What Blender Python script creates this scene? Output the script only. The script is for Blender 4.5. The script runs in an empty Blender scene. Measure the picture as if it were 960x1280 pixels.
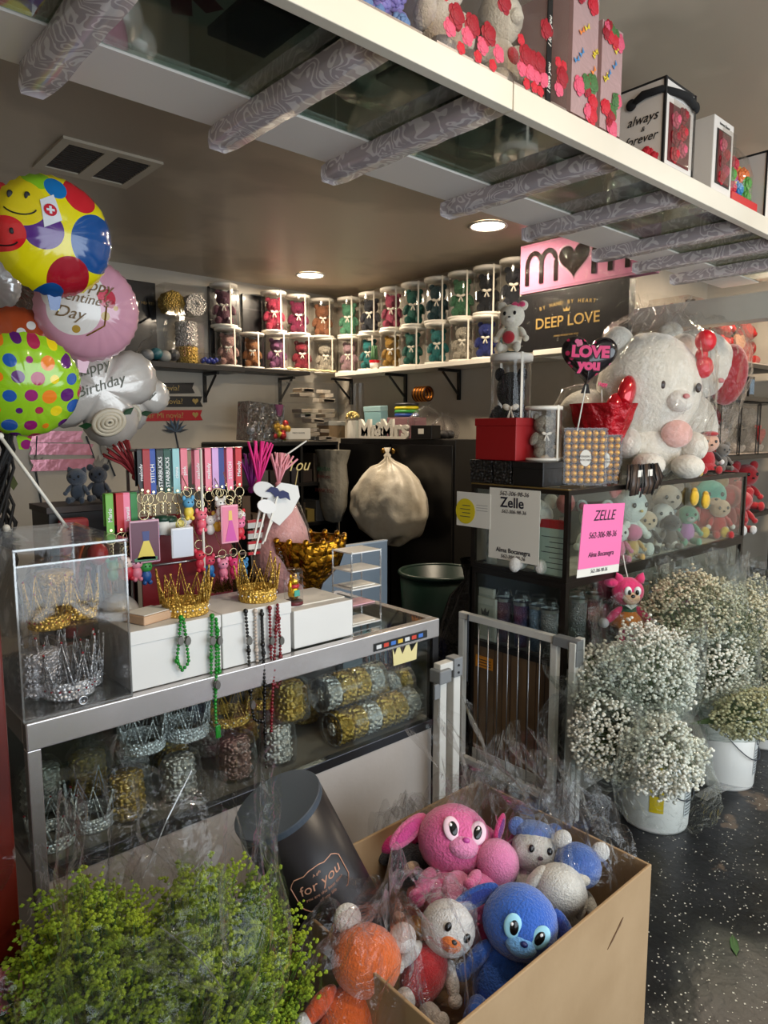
import bpy, math, random
from mathutils import Vector, Matrix, Euler, noise
sc = bpy.context.scene
COL = sc.collection
RND = random.Random(11)
PI = math.pi
# ---------------------------------------------------------------- camera
FPX, TH, CH, PHI = 870.0, math.atan(.1175), 1.585, math.radians(48.2)
_F = Vector((math.cos(PHI), math.sin(PHI), 0)); _R = Vector((math.sin(PHI), -math.cos(PHI), 0)); _Z = Vector((0, 0, 1))
_FW = _F*math.cos(TH) - _Z*math.sin(TH); _UP = _Z*math.cos(TH) + _F*math.sin(TH)
CAM = Vector((0, 0, CH))
cd = bpy.data.cameras.new('camera'); cam = bpy.data.objects.new('camera', cd); COL.objects.link(cam)
cd.sensor_fit = 'VERTICAL'; cd.sensor_height = 36; cd.lens = FPX/1280*36; cd.clip_start = .05
m = Matrix((_R, _UP, -_FW)).transposed().to_4x4(); m.translation = CAM; cam.matrix_world = m
sc.camera = cam
# ---------------------------------------------------------------- world, light, exposure
w = bpy.data.worlds.new('world'); sc.world = w; w.use_nodes = True
bg = w.node_tree.nodes['Background']; bg.inputs[0].default_value = (.62, .78, 1, 1); bg.inputs[1].default_value = .9
def area(name, loc, rot, sx, sy, power, col, shape='RECTANGLE'):
    l = bpy.data.lights.new(name, 'AREA'); l.shape = shape; l.size = sx; l.size_y = sy; l.energy = power; l.color = col
    o = bpy.data.objects.new(name, l); COL.objects.link(o); o.location = loc; o.rotation_euler = rot; return o
WIN_Y = -1.7
area('daylight_window', (2.3, WIN_Y+.06, 1.45), (math.radians(90), 0, 0), 5.2, 2.1, 82, (.90, .96, 1))
sc.view_settings.view_transform = 'Standard'; sc.view_settings.look = 'None'
sc.view_settings.exposure = .46; sc.view_settings.gamma = 1
try: sc.view_settings.use_curve_mapping = False
except Exception: pass
cy = sc.cycles
cy.use_denoising = True; cy.transparent_max_bounces = 28; cy.max_bounces = 7; cy.diffuse_bounces = 3; cy.glossy_bounces = 3
cy.transmission_bounces = 4; cy.caustics_reflective = False; cy.caustics_refractive = False; cy.sample_clamp_indirect = 4
# ---------------------------------------------------------------- pixel -> place helpers (960x1280 frame)
def ray(x, y): return _FW + _R*((x-480)/FPX) - _UP*((y-640)/FPX)
def P(x, y, ax, v):
    d = ray(x, y); return CAM + d*((v-CAM[ax])/d[ax])
def PD(x, y, t): return CAM + ray(x, y)*t
def Xof(px, Y, z):
    k = (px-480)/FPX; dz = z-CH; return (k*(_FW.y*Y+_FW.z*dz) - _R.y*Y)/(_R.x-k*_FW.x)
def Yof(px, X, z):
    k = (px-480)/FPX; dz = z-CH; return (k*(_FW.x*X+_FW.z*dz) - _R.x*X)/(_R.y-k*_FW.y)
def Zof(py, X, Y):
    q = (640-py)/FPX; return CH + (q*(_FW.x*X+_FW.y*Y) - _UP.x*X-_UP.y*Y)/(_UP.z-q*_FW.z)
def dist(p): return (Vector(p)-CAM).dot(_FW)
# ---------------------------------------------------------------- materials
def lin(c):
    return tuple((v/255/12.92 if v <= 10 else ((v/255+.055)/1.055)**2.4) for v in c[:3]) + (1,)
MC = {}
def newmat(key):
    mt = bpy.data.materials.new(key); mt.use_nodes = True; MC[key] = mt
    nt = mt.node_tree; return mt, nt, nt.nodes, nt.links
def mat(key, col=(200, 200, 200), rough=.5, metal=0, nz=None, bump=None, sheen=0, emit=0, spec=.5, coat=0, alpha=1):
    if key in MC: return MC[key]
    mt, nt, N, L = newmat(key); b = N['Principled BSDF']
    b.inputs['Base Color'].default_value = lin(col); b.inputs['Roughness'].default_value = rough
    b.inputs['Metallic'].default_value = metal; b.inputs['Specular IOR Level'].default_value = spec
    if sheen: b.inputs['Sheen Weight'].default_value = sheen
    if coat: b.inputs['Coat Weight'].default_value = coat; b.inputs['Coat Roughness'].default_value = .08
    if emit: b.inputs['Emission Color'].default_value = lin(col); b.inputs['Emission Strength'].default_value = emit
    tc = N.new('ShaderNodeTexCoord')
    if nz:
        t = N.new('ShaderNodeTexNoise'); t.inputs['Scale'].default_value = nz[0]; t.inputs['Detail'].default_value = 4
        r = N.new('ShaderNodeValToRGB'); lo, hi = (nz[2], nz[3]) if len(nz) > 2 else (.35, .65)
        r.color_ramp.elements[0].position = lo; r.color_ramp.elements[1].position = hi
        r.color_ramp.elements[0].color = lin(col); r.color_ramp.elements[1].color = lin(nz[1])
        L.new(tc.outputs['Object'], t.inputs['Vector']); L.new(t.outputs['Fac'], r.inputs[0]); L.new(r.outputs[0], b.inputs['Base Color'])
        if emit: L.new(r.outputs[0], b.inputs['Emission Color'])
    if bump:
        if bump[0] == 'v':
            t = N.new('ShaderNodeTexVoronoi'); t.inputs['Scale'].default_value = bump[1]; out = t.outputs['Distance']
        else:
            t = N.new('ShaderNodeTexNoise'); t.inputs['Scale'].default_value = bump[1]; t.inputs['Detail'].default_value = 5; out = t.outputs['Fac']
        bp = N.new('ShaderNodeBump'); bp.inputs['Strength'].default_value = bump[2]; bp.inputs['Distance'].default_value = bump[3] if len(bump) > 3 else .01
        if bump[0] == 'v': bp.invert = True
        L.new(tc.outputs['Object'], t.inputs['Vector']); L.new(out, bp.inputs['Height']); L.new(bp.outputs[0], b.inputs['Normal'])
    return mt
def film(key, tint=(250, 250, 250), base=.05, k=.5, rough=.12, bs=18, bstr=.6, white=.15, power=2.0, dcol=(225, 225, 225)):
    """thin clear sheet: transparent with a fresnel gloss and a little milkiness"""
    if key in MC: return MC[key]
    mt, nt, N, L = newmat(key); N.remove(N['Principled BSDF']); out = N['Material Output']
    tr = N.new('ShaderNodeBsdfTransparent'); tr.inputs[0].default_value = lin(tint)
    gl = N.new('ShaderNodeBsdfGlossy'); gl.inputs['Roughness'].default_value = rough; gl.inputs[0].default_value = (.95, .95, .95, 1)
    df = N.new('ShaderNodeBsdfDiffuse'); df.inputs[0].default_value = lin(dcol)
    lw = N.new('ShaderNodeLayerWeight'); lw.inputs[0].default_value = .5
    if bstr:
        tc = N.new('ShaderNodeTexCoord'); t = N.new('ShaderNodeTexNoise'); t.inputs['Scale'].default_value = bs
        t.inputs['Detail'].default_value = 3; t.inputs['Distortion'].default_value = 1.5
        bp = N.new('ShaderNodeBump'); bp.inputs['Strength'].default_value = bstr; bp.inputs['Distance'].default_value = .03
        L.new(tc.outputs['Object'], t.inputs['Vector']); L.new(t.outputs['Fac'], bp.inputs['Height'])
        L.new(bp.outputs[0], gl.inputs['Normal']); L.new(bp.outputs[0], lw.inputs['Normal'])
    pw = N.new('ShaderNodeMath'); pw.operation = 'POWER'; pw.inputs[1].default_value = power
    ma = N.new('ShaderNodeMath'); ma.operation = 'MULTIPLY_ADD'; ma.inputs[1].default_value = k; ma.inputs[2].default_value = base; ma.use_clamp = True
    L.new(lw.outputs['Facing'], pw.inputs[0]); L.new(pw.outputs[0], ma.inputs[0])
    mx = N.new('ShaderNodeMixShader'); mx.inputs[0].default_value = white; L.new(gl.outputs[0], mx.inputs[1]); L.new(df.outputs[0], mx.inputs[2])
    mo = N.new('ShaderNodeMixShader'); L.new(ma.outputs[0], mo.inputs[0]); L.new(tr.outputs[0], mo.inputs[1]); L.new(mx.outputs[0], mo.inputs[2])
    L.new(mo.outputs[0], out.inputs[0]); return mt
def discs(key, base, spots, rough=.18, metal=.0, axes='XY', coat=.6, bump=None):
    """printed sheet: flat discs (x, y, r, colour[, stretch]) in object space over a base colour"""
    if key in MC: return MC[key]
    mt, nt, N, L = newmat(key); b = N['Principled BSDF']; b.inputs['Roughness'].default_value = rough; b.inputs['Metallic'].default_value = metal
    b.inputs['Coat Weight'].default_value = coat; b.inputs['Coat Roughness'].default_value = .06
    tc = N.new('ShaderNodeTexCoord'); sp = N.new('ShaderNodeSeparateXYZ'); L.new(tc.outputs['Object'], sp.inputs[0])
    cb = N.new('ShaderNodeCombineXYZ'); L.new(sp.outputs['XYZ'.index(axes[0])], cb.inputs[0]); L.new(sp.outputs['XYZ'.index(axes[1])], cb.inputs[1])
    prev = None
    for s in spots:
        x, y, r, c = s[:4]
        d = N.new('ShaderNodeVectorMath'); d.operation = 'DISTANCE'; d.inputs[1].default_value = (x, y, 0); L.new(cb.outputs[0], d.inputs[0])
        lt = N.new('ShaderNodeMath'); lt.operation = 'LESS_THAN'; lt.inputs[1].default_value = r; L.new(d.outputs['Value'], lt.inputs[0])
        mx = N.new('ShaderNodeMix'); mx.data_type = 'RGBA'; L.new(lt.outputs[0], mx.inputs[0])
        if prev: L.new(prev, mx.inputs[6])
        else: mx.inputs[6].default_value = lin(base)
        mx.inputs[7].default_value = lin(c); prev = mx.outputs[2]
    L.new(prev, b.inputs['Base Color'])
    if bump:
        t = N.new('ShaderNodeTexNoise'); t.inputs['Scale'].default_value = bump[0]; bp = N.new('ShaderNodeBump'); bp.inputs['Strength'].default_value = bump[1]; bp.inputs['Distance'].default_value = .02
        L.new(tc.outputs['Object'], t.inputs['Vector']); L.new(t.outputs['Fac'], bp.inputs['Height']); L.new(bp.outputs[0], b.inputs['Normal'])
    return mt
# ---------------------------------------------------------------- mesh builder
def T(x=0, y=0, z=0, rx=0, ry=0, rz=0, s=1):
    sm = Matrix.Diagonal((s, s, s, 1)) if not hasattr(s, '__len__') else Matrix.Diagonal((*s, 1))
    return Matrix.Translation((x, y, z)) @ Euler((rx, ry, rz)).to_matrix().to_4x4() @ sm
class MB:
    def __init__(s): s.v = []; s.f = []
    def add(s, vs, fs, M=None):
        o = len(s.v)
        s.v += [tuple(M @ Vector(p)) if M else tuple(p) for p in vs]
        s.f += [tuple(i+o for i in f) for f in fs]; return s
    def box(s, x0, x1, y0, y1, z0, z1, M=None):
        return s.add([(x0,y0,z0),(x1,y0,z0),(x1,y1,z0),(x0,y1,z0),(x0,y0,z1),(x1,y0,z1),(x1,y1,z1),(x0,y1,z1)],
                     [(0,3,2,1),(4,5,6,7),(0,1,5,4),(1,2,6,5),(2,3,7,6),(3,0,4,7)], M)
    def bar(s, a, b, w, h=None):
        """square bar from a to b"""
        a = Vector(a); b = Vector(b); d = b-a; q = d.to_track_quat('Z', 'Y').to_matrix().to_4x4(); h = h or w
        return s.box(-w/2, w/2, -h/2, h/2, 0, d.length, Matrix.Translation(a) @ q)
    def lathe(s, prof, n=20, M=None, wr=0, wf=7, seed=0, cap=True, ridge=None):
        vs = []; fs = []
        for j, (r, z) in enumerate(prof):
            for i in range(n):
                a = 2*PI*i/n; rr = r
                if wr: rr *= 1 + wr*noise.noise((math.cos(a)*wf/2, math.sin(a)*wf/2, z*wf*.6+seed*3.1)) 
                if ridge: rr *= 1 + ridge[1]*math.cos(ridge[0]*a)*(ridge[2] if len(ridge) > 2 and j in (0, len(prof)-1) else 1)
                vs.append((rr*math.cos(a), rr*math.sin(a), z))
        for j in range(len(prof)-1):
            for i in range(n):
                a = j*n+i; b = j*n+(i+1) % n; fs.append((a, b, b+n, a+n))
        if cap:
            if prof[0][0] > 1e-4: fs.append(tuple(reversed(range(n))))
            if prof[-1][0] > 1e-4: fs.append(tuple(range((len(prof)-1)*n, len(prof)*n)))
        return s.add(vs, fs, M)
    def cyl(s, r, z0, z1, n=20, M=None, r2=None): return s.lathe([(r, z0), (r if r2 is None else r2, z1)], n, M)
    def ell(s, c, r, M=None, n=16, m=10, rot=None):
        if not hasattr(r, '__len__'): r = (r, r, r)
        q = Euler(rot).to_matrix() if rot else None
        vs = []; fs = []
        def pt(x, y, z):
            p = Vector((x*r[0], y*r[1], z*r[2]))
            if q: p = q @ p
            return (p.x+c[0], p.y+c[1], p.z+c[2])
        vs.append(pt(0, 0, -1))
        for j in range(1, m):
            t = -PI/2+PI*j/m
            for i in range(n):
                a = 2*PI*i/n; vs.append(pt(math.cos(t)*math.cos(a), math.cos(t)*math.sin(a), math.sin(t)))
        vs.append(pt(0, 0, 1)); e = len(vs)-1
        for i in range(n): fs.append((0, 1+(i+1) % n, 1+i)); fs.append((e, e-n+i, e-n+(i+1) % n))
        for j in range(m-2):
            for i in range(n):
                a = 1+j*n+i; b = 1+j*n+(i+1) % n; fs.append((a, b, b+n, a+n))
        return s.add(vs, fs, M)
    def octa(s, c, r):
        x, y, z = c
        return s.add([(x+r,y,z),(x-r,y,z),(x,y+r,z),(x,y-r,z),(x,y,z+r),(x,y,z-r)], [(0,2,4),(2,1,4),(1,3,4),(3,0,4),(2,0,5),(1,2,5),(3,1,5),(0,3,5)])
    def tube(s, pts, r, n=6, closed=False, M=None):
        pts = [Vector(p) for p in pts]; k = len(pts); vs = []; fs = []; up = None
        for j, p in enumerate(pts):
            d = (pts[(j+1) % k]-pts[j-1]) if closed else (pts[min(j+1, k-1)]-pts[max(j-1, 0)])
            d = d.normalized() if d.length > 1e-9 else Vector((0, 0, 1))
            if up is None: up = d.orthogonal().normalized()
            up = (up-d*up.dot(d)); up = up.normalized() if up.length > 1e-6 else d.orthogonal().normalized()
            sd = d.cross(up); rr = r[j] if hasattr(r, '__len__') else r
            for i in range(n):
                a = 2*PI*i/n; vs.append(tuple(p+up*(math.cos(a)*rr)+sd*(math.sin(a)*rr)))
        for j in range(k if closed else k-1):
            for i in range(n):
                a = j*n+i; b = j*n+(i+1) % n; c = ((j+1) % k)*n; fs.append((a, b, c+(i+1) % n, c+i))
        if not closed: fs.append(tuple(reversed(range(n)))); fs.append(tuple(range((k-1)*n, k*n)))
        return s.add(vs, fs, M)
    def prism(s, poly, z0, z1, M=None):
        n = len(poly); vs = [(x, y, z0) for x, y in poly]+[(x, y, z1) for x, y in poly]
        fs = [tuple(reversed(range(n))), tuple(range(n, 2*n))]+[(i, (i+1) % n, (i+1) % n+n, i+n) for i in range(n)]
        return s.add(vs, fs, M)
    def strip(s, pts, wid, M=None):
        """ribbon along pts, wid = vector or list of vectors"""
        vs = []; n = len(pts)
        for j, p in enumerate(pts):
            wv = wid[j] if isinstance(wid, list) else wid
            vs += [tuple(Vector(p)-Vector(wv)*.5), tuple(Vector(p)+Vector(wv)*.5)]
        return s.add(vs, [(2*j, 2*j+1, 2*j+3, 2*j+2) for j in range(n-1)], M)
def crumple_mb(prof, n=64, rows=26, M=None, amp=.12, freq=6, seed=0):
    """sharply creased thin sheet of revolution"""
    ln = [0.0]
    for a, b in zip(prof, prof[1:]): ln.append(ln[-1]+math.hypot(b[0]-a[0], b[1]-a[1]))
    vs = []
    for j in range(rows+1):
        s = ln[-1]*j/rows; k = max(i for i in range(len(prof)-1) if ln[i] <= s+1e-9); u = min(1, (s-ln[k])/(ln[k+1]-ln[k]))
        r = prof[k][0]+(prof[k+1][0]-prof[k][0])*u; z = prof[k][1]+(prof[k+1][1]-prof[k][1])*u
        for i in range(n):
            a = 2*PI*i/n; q = (math.cos(a)*freq*.5+seed, math.sin(a)*freq*.5, j/rows*freq*.7)
            f = 1+amp*(1-3.2*abs(noise.noise(q)))+amp*.6*(.5-2*abs(noise.noise((q[0]*2.3, q[1]*2.3, q[2]*2.3))))
            vs.append((r*f*math.cos(a), r*f*math.sin(a), z+ln[-1]*.05*noise.noise((q[1], q[2], q[0]))))
    return MB().add(vs, [(j*n+i, j*n+(i+1) % n, (j+1)*n+(i+1) % n, (j+1)*n+i) for j in range(rows) for i in range(n)], M)
def mesh(mb, mt, smooth=False):
    me = bpy.data.meshes.new('m'); me.from_pydata(mb.v, [], mb.f)
    if smooth: me.polygons.foreach_set('use_smooth', [True]*len(me.polygons))
    if mt: me.materials.append(mt)
    return me
def ob(name, mb, mt, parent=None, smooth=False, M=None, bevel=0, kind=None, label=None, solid=0):
    me = mb if isinstance(mb, bpy.types.Mesh) else mesh(mb, mt, smooth)
    o = bpy.data.objects.new(name, me); COL.objects.link(o)
    if isinstance(mb, bpy.types.Mesh) and mt:
        if not me.materials: me.materials.append(mt)
        o.material_slots[0].link = 'OBJECT'; o.material_slots[0].material = mt
    if parent: o.parent = parent
    if M is not None: o.matrix_local = M
    if bevel:
        b = o.modifiers.new('bevel', 'BEVEL'); b.width = bevel; b.segments = 2; b.limit_method = 'ANGLE'
    if solid:
        q = o.modifiers.new('solid', 'SOLIDIFY'); q.thickness = solid
    if kind: o['kind'] = kind
    if label: o['label'] = label
    return o
def tag(o, label, cat, group=None):
    o['label'] = label; o['category'] = cat
    if group: o['group'] = group
    return o
def thing(name, label, cat, loc=(0, 0, 0), rz=0, group=None, rot=None, s=1):
    o = bpy.data.objects.new(name, None); COL.objects.link(o); o.empty_display_size = .05
    o.location = loc; o.rotation_euler = rot if rot else (0, 0, rz); o.scale = (s, s, s)
    return tag(o, label, cat, group)
def dup(root, loc=None, rz=None, label=None, group=None):
    r = root.copy(); COL.objects.link(r)
    if loc is not None: r.location = loc
    if rz is not None: r.rotation_euler = (0, 0, rz)
    if label: r['label'] = label
    if group: r['group'] = group
    for ch in list(root.children):
        c = ch.copy(); COL.objects.link(c); c.parent = r
        for g in list(ch.children):
            d = g.copy(); COL.objects.link(d); d.parent = c
    return r
def box_ob(name, x0, x1, y0, y1, z0, z1, mt, parent=None, bevel=0, **kw): return ob(name, MB().box(x0, x1, y0, y1, z0, z1), mt, parent, bevel=bevel, **kw)
TXC = {}
def text_mesh(s, size=1.0, extrude=0, bold=0, shear=0, align='CENTER', space=1):
    k = (s, size, extrude, bold, shear, align, space)
    if k in TXC: return TXC[k]
    c = bpy.data.curves.new('t', 'FONT'); c.body = s; c.size = size; c.extrude = extrude; c.offset = bold; c.shear = shear; c.align_x = align; c.align_y = 'CENTER'; c.space_character = space
    c.resolution_u = 3
    o = bpy.data.objects.new('t', c); COL.objects.link(o); dg = bpy.context.evaluated_depsgraph_get()
    me = bpy.data.meshes.new_from_object(o.evaluated_get(dg), depsgraph=dg)
    bpy.data.objects.remove(o); bpy.data.curves.remove(c); TXC[k] = me; return me
def lettering(s, size, mt, parent, M, extrude=0.0004, name='lettering', fn=None, **kw):
    """text in the parent's frame; M maps the text's XY plane (normal +Z); fn optionally bends it"""
    me = text_mesh(s, size, extrude, **kw).copy()
    if fn:
        for v in me.vertices: v.co = fn(v.co)
    me.materials.clear(); me.materials.append(mt)
    o = bpy.data.objects.new(name, me); COL.objects.link(o); o.parent = parent; o.matrix_local = M if M is not None else Matrix(); return o
def FRONT(x=0, y=0, z=0, rz=0, rx=0): return Matrix.Translation((x, y, z)) @ Euler((PI/2+rx, 0, rz)).to_matrix().to_4x4()   # faces -Y, reads along +X
def SIDE(x=0, y=0, z=0): return Matrix.Translation((x, y, z)) @ Euler((PI/2, 0, -PI/2)).to_matrix().to_4x4()      # faces -X, reads along -Y
def heart(n=32, s=1.0):
    out = []
    for i in range(n):
        t = 2*PI*i/n; out.append((s*.058*(16*math.sin(t)**3)/1.0*.55, s*.058*.55*(13*math.cos(t)-5*math.cos(2*t)-2*math.cos(3*t)-math.cos(4*t))))
    return out
WHITE = mat('white_paint', (226, 221, 210), .45); BLACK = mat('black_plastic', (16, 15, 16), .35); INK = mat('ink', (12, 12, 14), .6)
GOLD = mat('gold', (226, 178, 72), .25, 1, bump=('n', 60, .3)); EDGE = film('acrylic_edge', (226, 226, 224), .25, .5, .1, bstr=0, white=.4)
SILVER = mat('silver', (215, 215, 220), .22, 1); CHROME = mat('chrome', (190, 192, 195), .3, 1, bump=('n', 8, .05))
REDM = mat('red_satin', (196, 22, 34), .4); GLASS = film('clear_glass', (246, 250, 248), .035, .55, .03, bstr=0, white=.02, power=3)
ACRYL = film('clear_acrylic', (248, 248, 248), .03, .65, .05, bs=4, bstr=.12, white=.08, power=3); CELLO = film('cellophane', (250, 250, 250), .02, .85, .07, bs=14, bstr=.55, white=.07, power=3.2)
POLY = film('poly_bag', (249, 247, 247), .03, .8, .1, bs=16, bstr=.6, white=.14, power=3); TUBE = film('clear_tube', (248, 248, 248), .03, .6, .06, bs=3, bstr=.1, white=.05, power=3)
PAPER = mat('paper', (232, 228, 218), .8); CARD = mat('cardboard', (176, 146, 108), .85, nz=(5, (160, 130, 94)))
# ================================================================ the room
CEIL = 2.84; XR = 4.21; YB = 5.38; XL = -1.3; XN = 6.2; YN = 2.75
def struct(name, mb, mt, parent=None, **kw):
    o = ob(name, mb, mt, parent, **kw); o['kind'] = 'structure'; return o
def floor_mat():
    mt, nt, N, L = newmat('floor_paint'); b = N['Principled BSDF']; tc = N.new('ShaderNodeTexCoord')
    def noi(sc_, d=4):
        t = N.new('ShaderNodeTexNoise'); t.inputs['Scale'].default_value = sc_; t.inputs['Detail'].default_value = d; L.new(tc.outputs['Object'], t.inputs['Vector']); return t.outputs['Fac']
    def ramp(src, p0, p1, c0, c1):
        r = N.new('ShaderNodeValToRGB'); e = r.color_ramp.elements; e[0].position = p0; e[1].position = p1; e[0].color = c0; e[1].color = c1; L.new(src, r.inputs[0]); return r.outputs[0]
    base = ramp(noi(7, 6), .35, .7, lin((15, 16, 19)), lin((34, 35, 39)))
    v = N.new('ShaderNodeTexVoronoi'); v.inputs['Scale'].default_value = 60; L.new(tc.outputs['Object'], v.inputs['Vector'])
    dots = ramp(v.outputs['Distance'], .10, .14, (1, 1, 1, 1), (0, 0, 0, 1))
    patchy = ramp(noi(3.5, 3), .46, .56, (0, 0, 0, 1), (.8, .8, .8, 1))
    mm = N.new('ShaderNodeMath'); mm.operation = 'MULTIPLY'; L.new(dots, mm.inputs[0]); L.new(patchy, mm.inputs[1])
    m1 = N.new('ShaderNodeMix'); m1.data_type = 'RGBA'; L.new(mm.outputs[0], m1.inputs[0]); L.new(base, m1.inputs[6]); m1.inputs[7].default_value = lin((150, 148, 140))
    worn = ramp(noi(2.3, 7), .635, .65, (0, 0, 0, 1), (1, 1, 1, 1))
    m2 = N.new('ShaderNodeMix'); m2.data_type = 'RGBA'; L.new(worn, m2.inputs[0]); L.new(m1.outputs[2], m2.inputs[6]); m2.inputs[7].default_value = lin((98, 82, 68))
    L.new(m2.outputs[2], b.inputs['Base Color']); b.inputs['Roughness'].default_value = .38
    bp = N.new('ShaderNodeBump'); bp.inputs['Strength'].default_value = .25; bp.inputs['Distance'].default_value = .01; L.new(noi(30, 5), bp.inputs['Height']); L.new(bp.outputs[0], b.inputs['Normal'])
    return mt
WALL = mat('wall_paint', (206, 198, 184), .35, nz=(1.6, (192, 183, 168)), bump=('n', 40, .06))
CEILM = mat('ceiling_paint', (190, 176, 156), .36, nz=(.8, (164, 151, 133), .48, .54), bump=('n', 3, .05, .05))
struct('floor', MB().box(XL, XN, WIN_Y, YB, -.08, 0), floor_mat())
struct('ceiling', MB().box(XL, XN, WIN_Y, YB, CEIL, CEIL+.1), CEILM)
struct('wall_back', MB().box(XL, XR+.1, YB, YB+.1, 0, CEIL), WALL)
struct('wall_right', MB().box(XR, XR+.12, YN, YB, 0, CEIL), WALL)
struct('wall_alcove', MB().box(XR+.12, XN, YN, YN+.1, 0, CEIL), WALL)
struct('wall_far_right', MB().box(XN, XN+.1, WIN_Y, YN+.1, 0, CEIL), WALL)
struct('wall_left', MB().box(XL-.1, XL, WIN_Y, YB, 0, CEIL), WALL)
fb = MB(); wx0, wx1, wz0, wz1 = -.5, 5.1, .35, 2.55
fb.box(XL, wx0, WIN_Y-.12, WIN_Y, 0, CEIL); fb.box(wx1, XN, WIN_Y-.12, WIN_Y, 0, CEIL); fb.box(wx0, wx1, WIN_Y-.12, WIN_Y, 0, wz0); fb.box(wx0, wx1, WIN_Y-.12, WIN_Y, wz1, CEIL)
struct('wall_front', fb, WALL)
wi = thing('window_1', 'storefront shop window', 'window'); del wi['label'], wi['category']; wi['kind'] = 'structure'
ALU = mat('window_aluminium', (120, 118, 114), .4, .8)
for k in range(5):
    x = wx0+(wx1-wx0)*k/4; box_ob('mullion', x-.03, x+.03, WIN_Y-.09, WIN_Y-.03, wz0, wz1, ALU, wi)
for z in (wz0+.03, wz1-.03): box_ob('rail', wx0, wx1, WIN_Y-.088, WIN_Y-.032, z-.03, z+.03, ALU, wi)
for k in range(4):
    x = wx0+(wx1-wx0)*k/4; box_ob('pane', x+.03, x+(wx1-wx0)/4-.03, WIN_Y-.064, WIN_Y-.058, wz0+.06, wz1-.06, GLASS, wi)
# header beam that carries the overhead shelf's far end
struct('trim_1', MB().box(XR-.02, XR+.12, WIN_Y, 2.36, 2.20, 2.345), mat('beam_paint', (214, 208, 196), .4, nz=(3, (200, 193, 180))))
struct('trim_2', MB().box(XR-.01, XR+.1, 2.36, YN, 0, 2.345), mat('door_casing', (196, 190, 178), .4))
# ---- recessed ceiling lights and vent
def downlight(px, py, power, label, group='round ceiling lights'):
    p = P(px, py, 2, CEIL); t = thing('ceiling_light', label, 'light', (p.x, p.y, CEIL), group=group)
    ob('trim_ring', MB().lathe([(.105, -.001), (.118, -.004), (.122, -.010), (.108, -.014), (.10, -.008)], 32, cap=False), WHITE, t, True)
    ob('lens', MB().cyl(.102, -.009, -.006, 32), mat('lit_lens', (255, 236, 205), .5, emit=14), t)
    l = bpy.data.lights.new('bulb', 'AREA'); l.shape = 'DISK'; l.size = .2; l.energy = power; l.color = (1, .83, .62)
    o = bpy.data.objects.new('bulb', l); COL.objects.link(o); o.parent = t; o.location = (0, 0, -.02)
    return t
downlight(388, 343, 20, 'round recessed ceiling light near the corner of stacked clear cylinders')
downlight(610, 281, 18, 'round recessed ceiling light close behind the overhead glass shelf')
for (x, y, lb) in ((1.2, .2, 'front'), (3.6, .2, 'entrance'), (5.15, 1.75, 'alcove rack')):
    q = thing('ceiling_light', f'round recessed ceiling light over the {lb} area', 'light', (x, y, CEIL))
    ob('lens', MB().cyl(.102, -.009, -.001, 32), MC['lit_lens'], q)
    l = bpy.data.lights.new('bulb', 'AREA'); l.shape = 'DISK'; l.size = .2; l.energy = 12 if lb != 'alcove rack' else 26; l.color = (1, .83, .62)
    o = bpy.data.objects.new('bulb', l); COL.objects.link(o); o.parent = q; o.location = (0, 0, -.02)
a = P(43, 205, 2, CEIL); c = P(197, 203, 2, CEIL); y0, y1 = 3.27, 3.72
v = thing('air_vent', 'cream double ceiling vent with two dark slatted grilles', 'vent', (1.30, 3.49, CEIL))
fr = MB(); W2, D2 = .225, .225
fr.box(-W2, W2, -D2, -D2+.05, -.012, 0); fr.box(-W2, W2, D2-.05, D2, -.012, 0); fr.box(-W2, -W2+.04, -D2+.05, D2-.05, -.012, 0); fr.box(W2-.04, W2, -D2+.05, D2-.05, -.012, 0); fr.box(-.03, .03, -D2+.05, D2-.05, -.012, 0)
ob('frame', fr, mat('vent_frame', (196, 186, 168), .45), v)
for s in (-1, 1):
    g = ob('grille', MB().box(min(s*.03, s*.19), max(s*.03, s*.19), -.18, .18, -.004, -.001), mat('vent_dark', (22, 19, 17), .8), v)
    for k in range(14):
        ob('slat', MB().box(min(s*.035, s*.185), max(s*.035, s*.185), -.17+k*.025, -.162+k*.025, -.009, -.004), mat('vent_slat', (58, 50, 44), .6), g)
# ================================================================ overhead shelf
SZ = 2.41
DAM = None
def damask():
    mt, nt, N, L = newmat('rose_wrap'); b = N['Principled BSDF']; tc = N.new('ShaderNodeTexCoord')
    n = N.new('ShaderNodeTexNoise'); n.inputs['Scale'].default_value = 11; n.inputs['Detail'].default_value = 1.2; n.inputs['Distortion'].default_value = 1.1; L.new(tc.outputs['Object'], n.inputs['Vector'])
    mu = N.new('ShaderNodeMath'); mu.operation = 'MULTIPLY'; mu.inputs[1].default_value = 46; L.new(n.outputs['Fac'], mu.inputs[0])
    si = N.new('ShaderNodeMath'); si.operation = 'SINE'; L.new(mu.outputs[0], si.inputs[0])
    r = N.new('ShaderNodeValToRGB'); e = r.color_ramp.elements; e[0].position = .30; e[1].position = .62; e[0].color = lin((184, 173, 176)); e[1].color = lin((226, 219, 218)); L.new(si.outputs[0], r.inputs[0])
    L.new(r.outputs[0], b.inputs['Base Color']); b.inputs['Roughness'].default_value = .25; b.inputs['Coat Weight'].default_value = .7; b.inputs['Coat Roughness'].default_value = .1
    return mt
DAM = damask()
SHELFW = mat('shelf_board', (222, 214, 198), .45, nz=(2, (212, 203, 186)))
sh = thing('overhead_shelf', 'long overhead shelf of glass panes and white boards with cream front edge', 'shelf', (0, 1.14, 2.345))
Y0, Y1 = .0, .62                                  # local
for (x0, x1) in ((XL, 1.405), (1.409, XR-.03)): box_ob('front_board', x0, x1, -.03, 0, 0, .062, SHELFW, sh, bevel=.002)
SX = [-.85, -.38, .06, .53, 1.0, 1.38, 1.91] 
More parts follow.
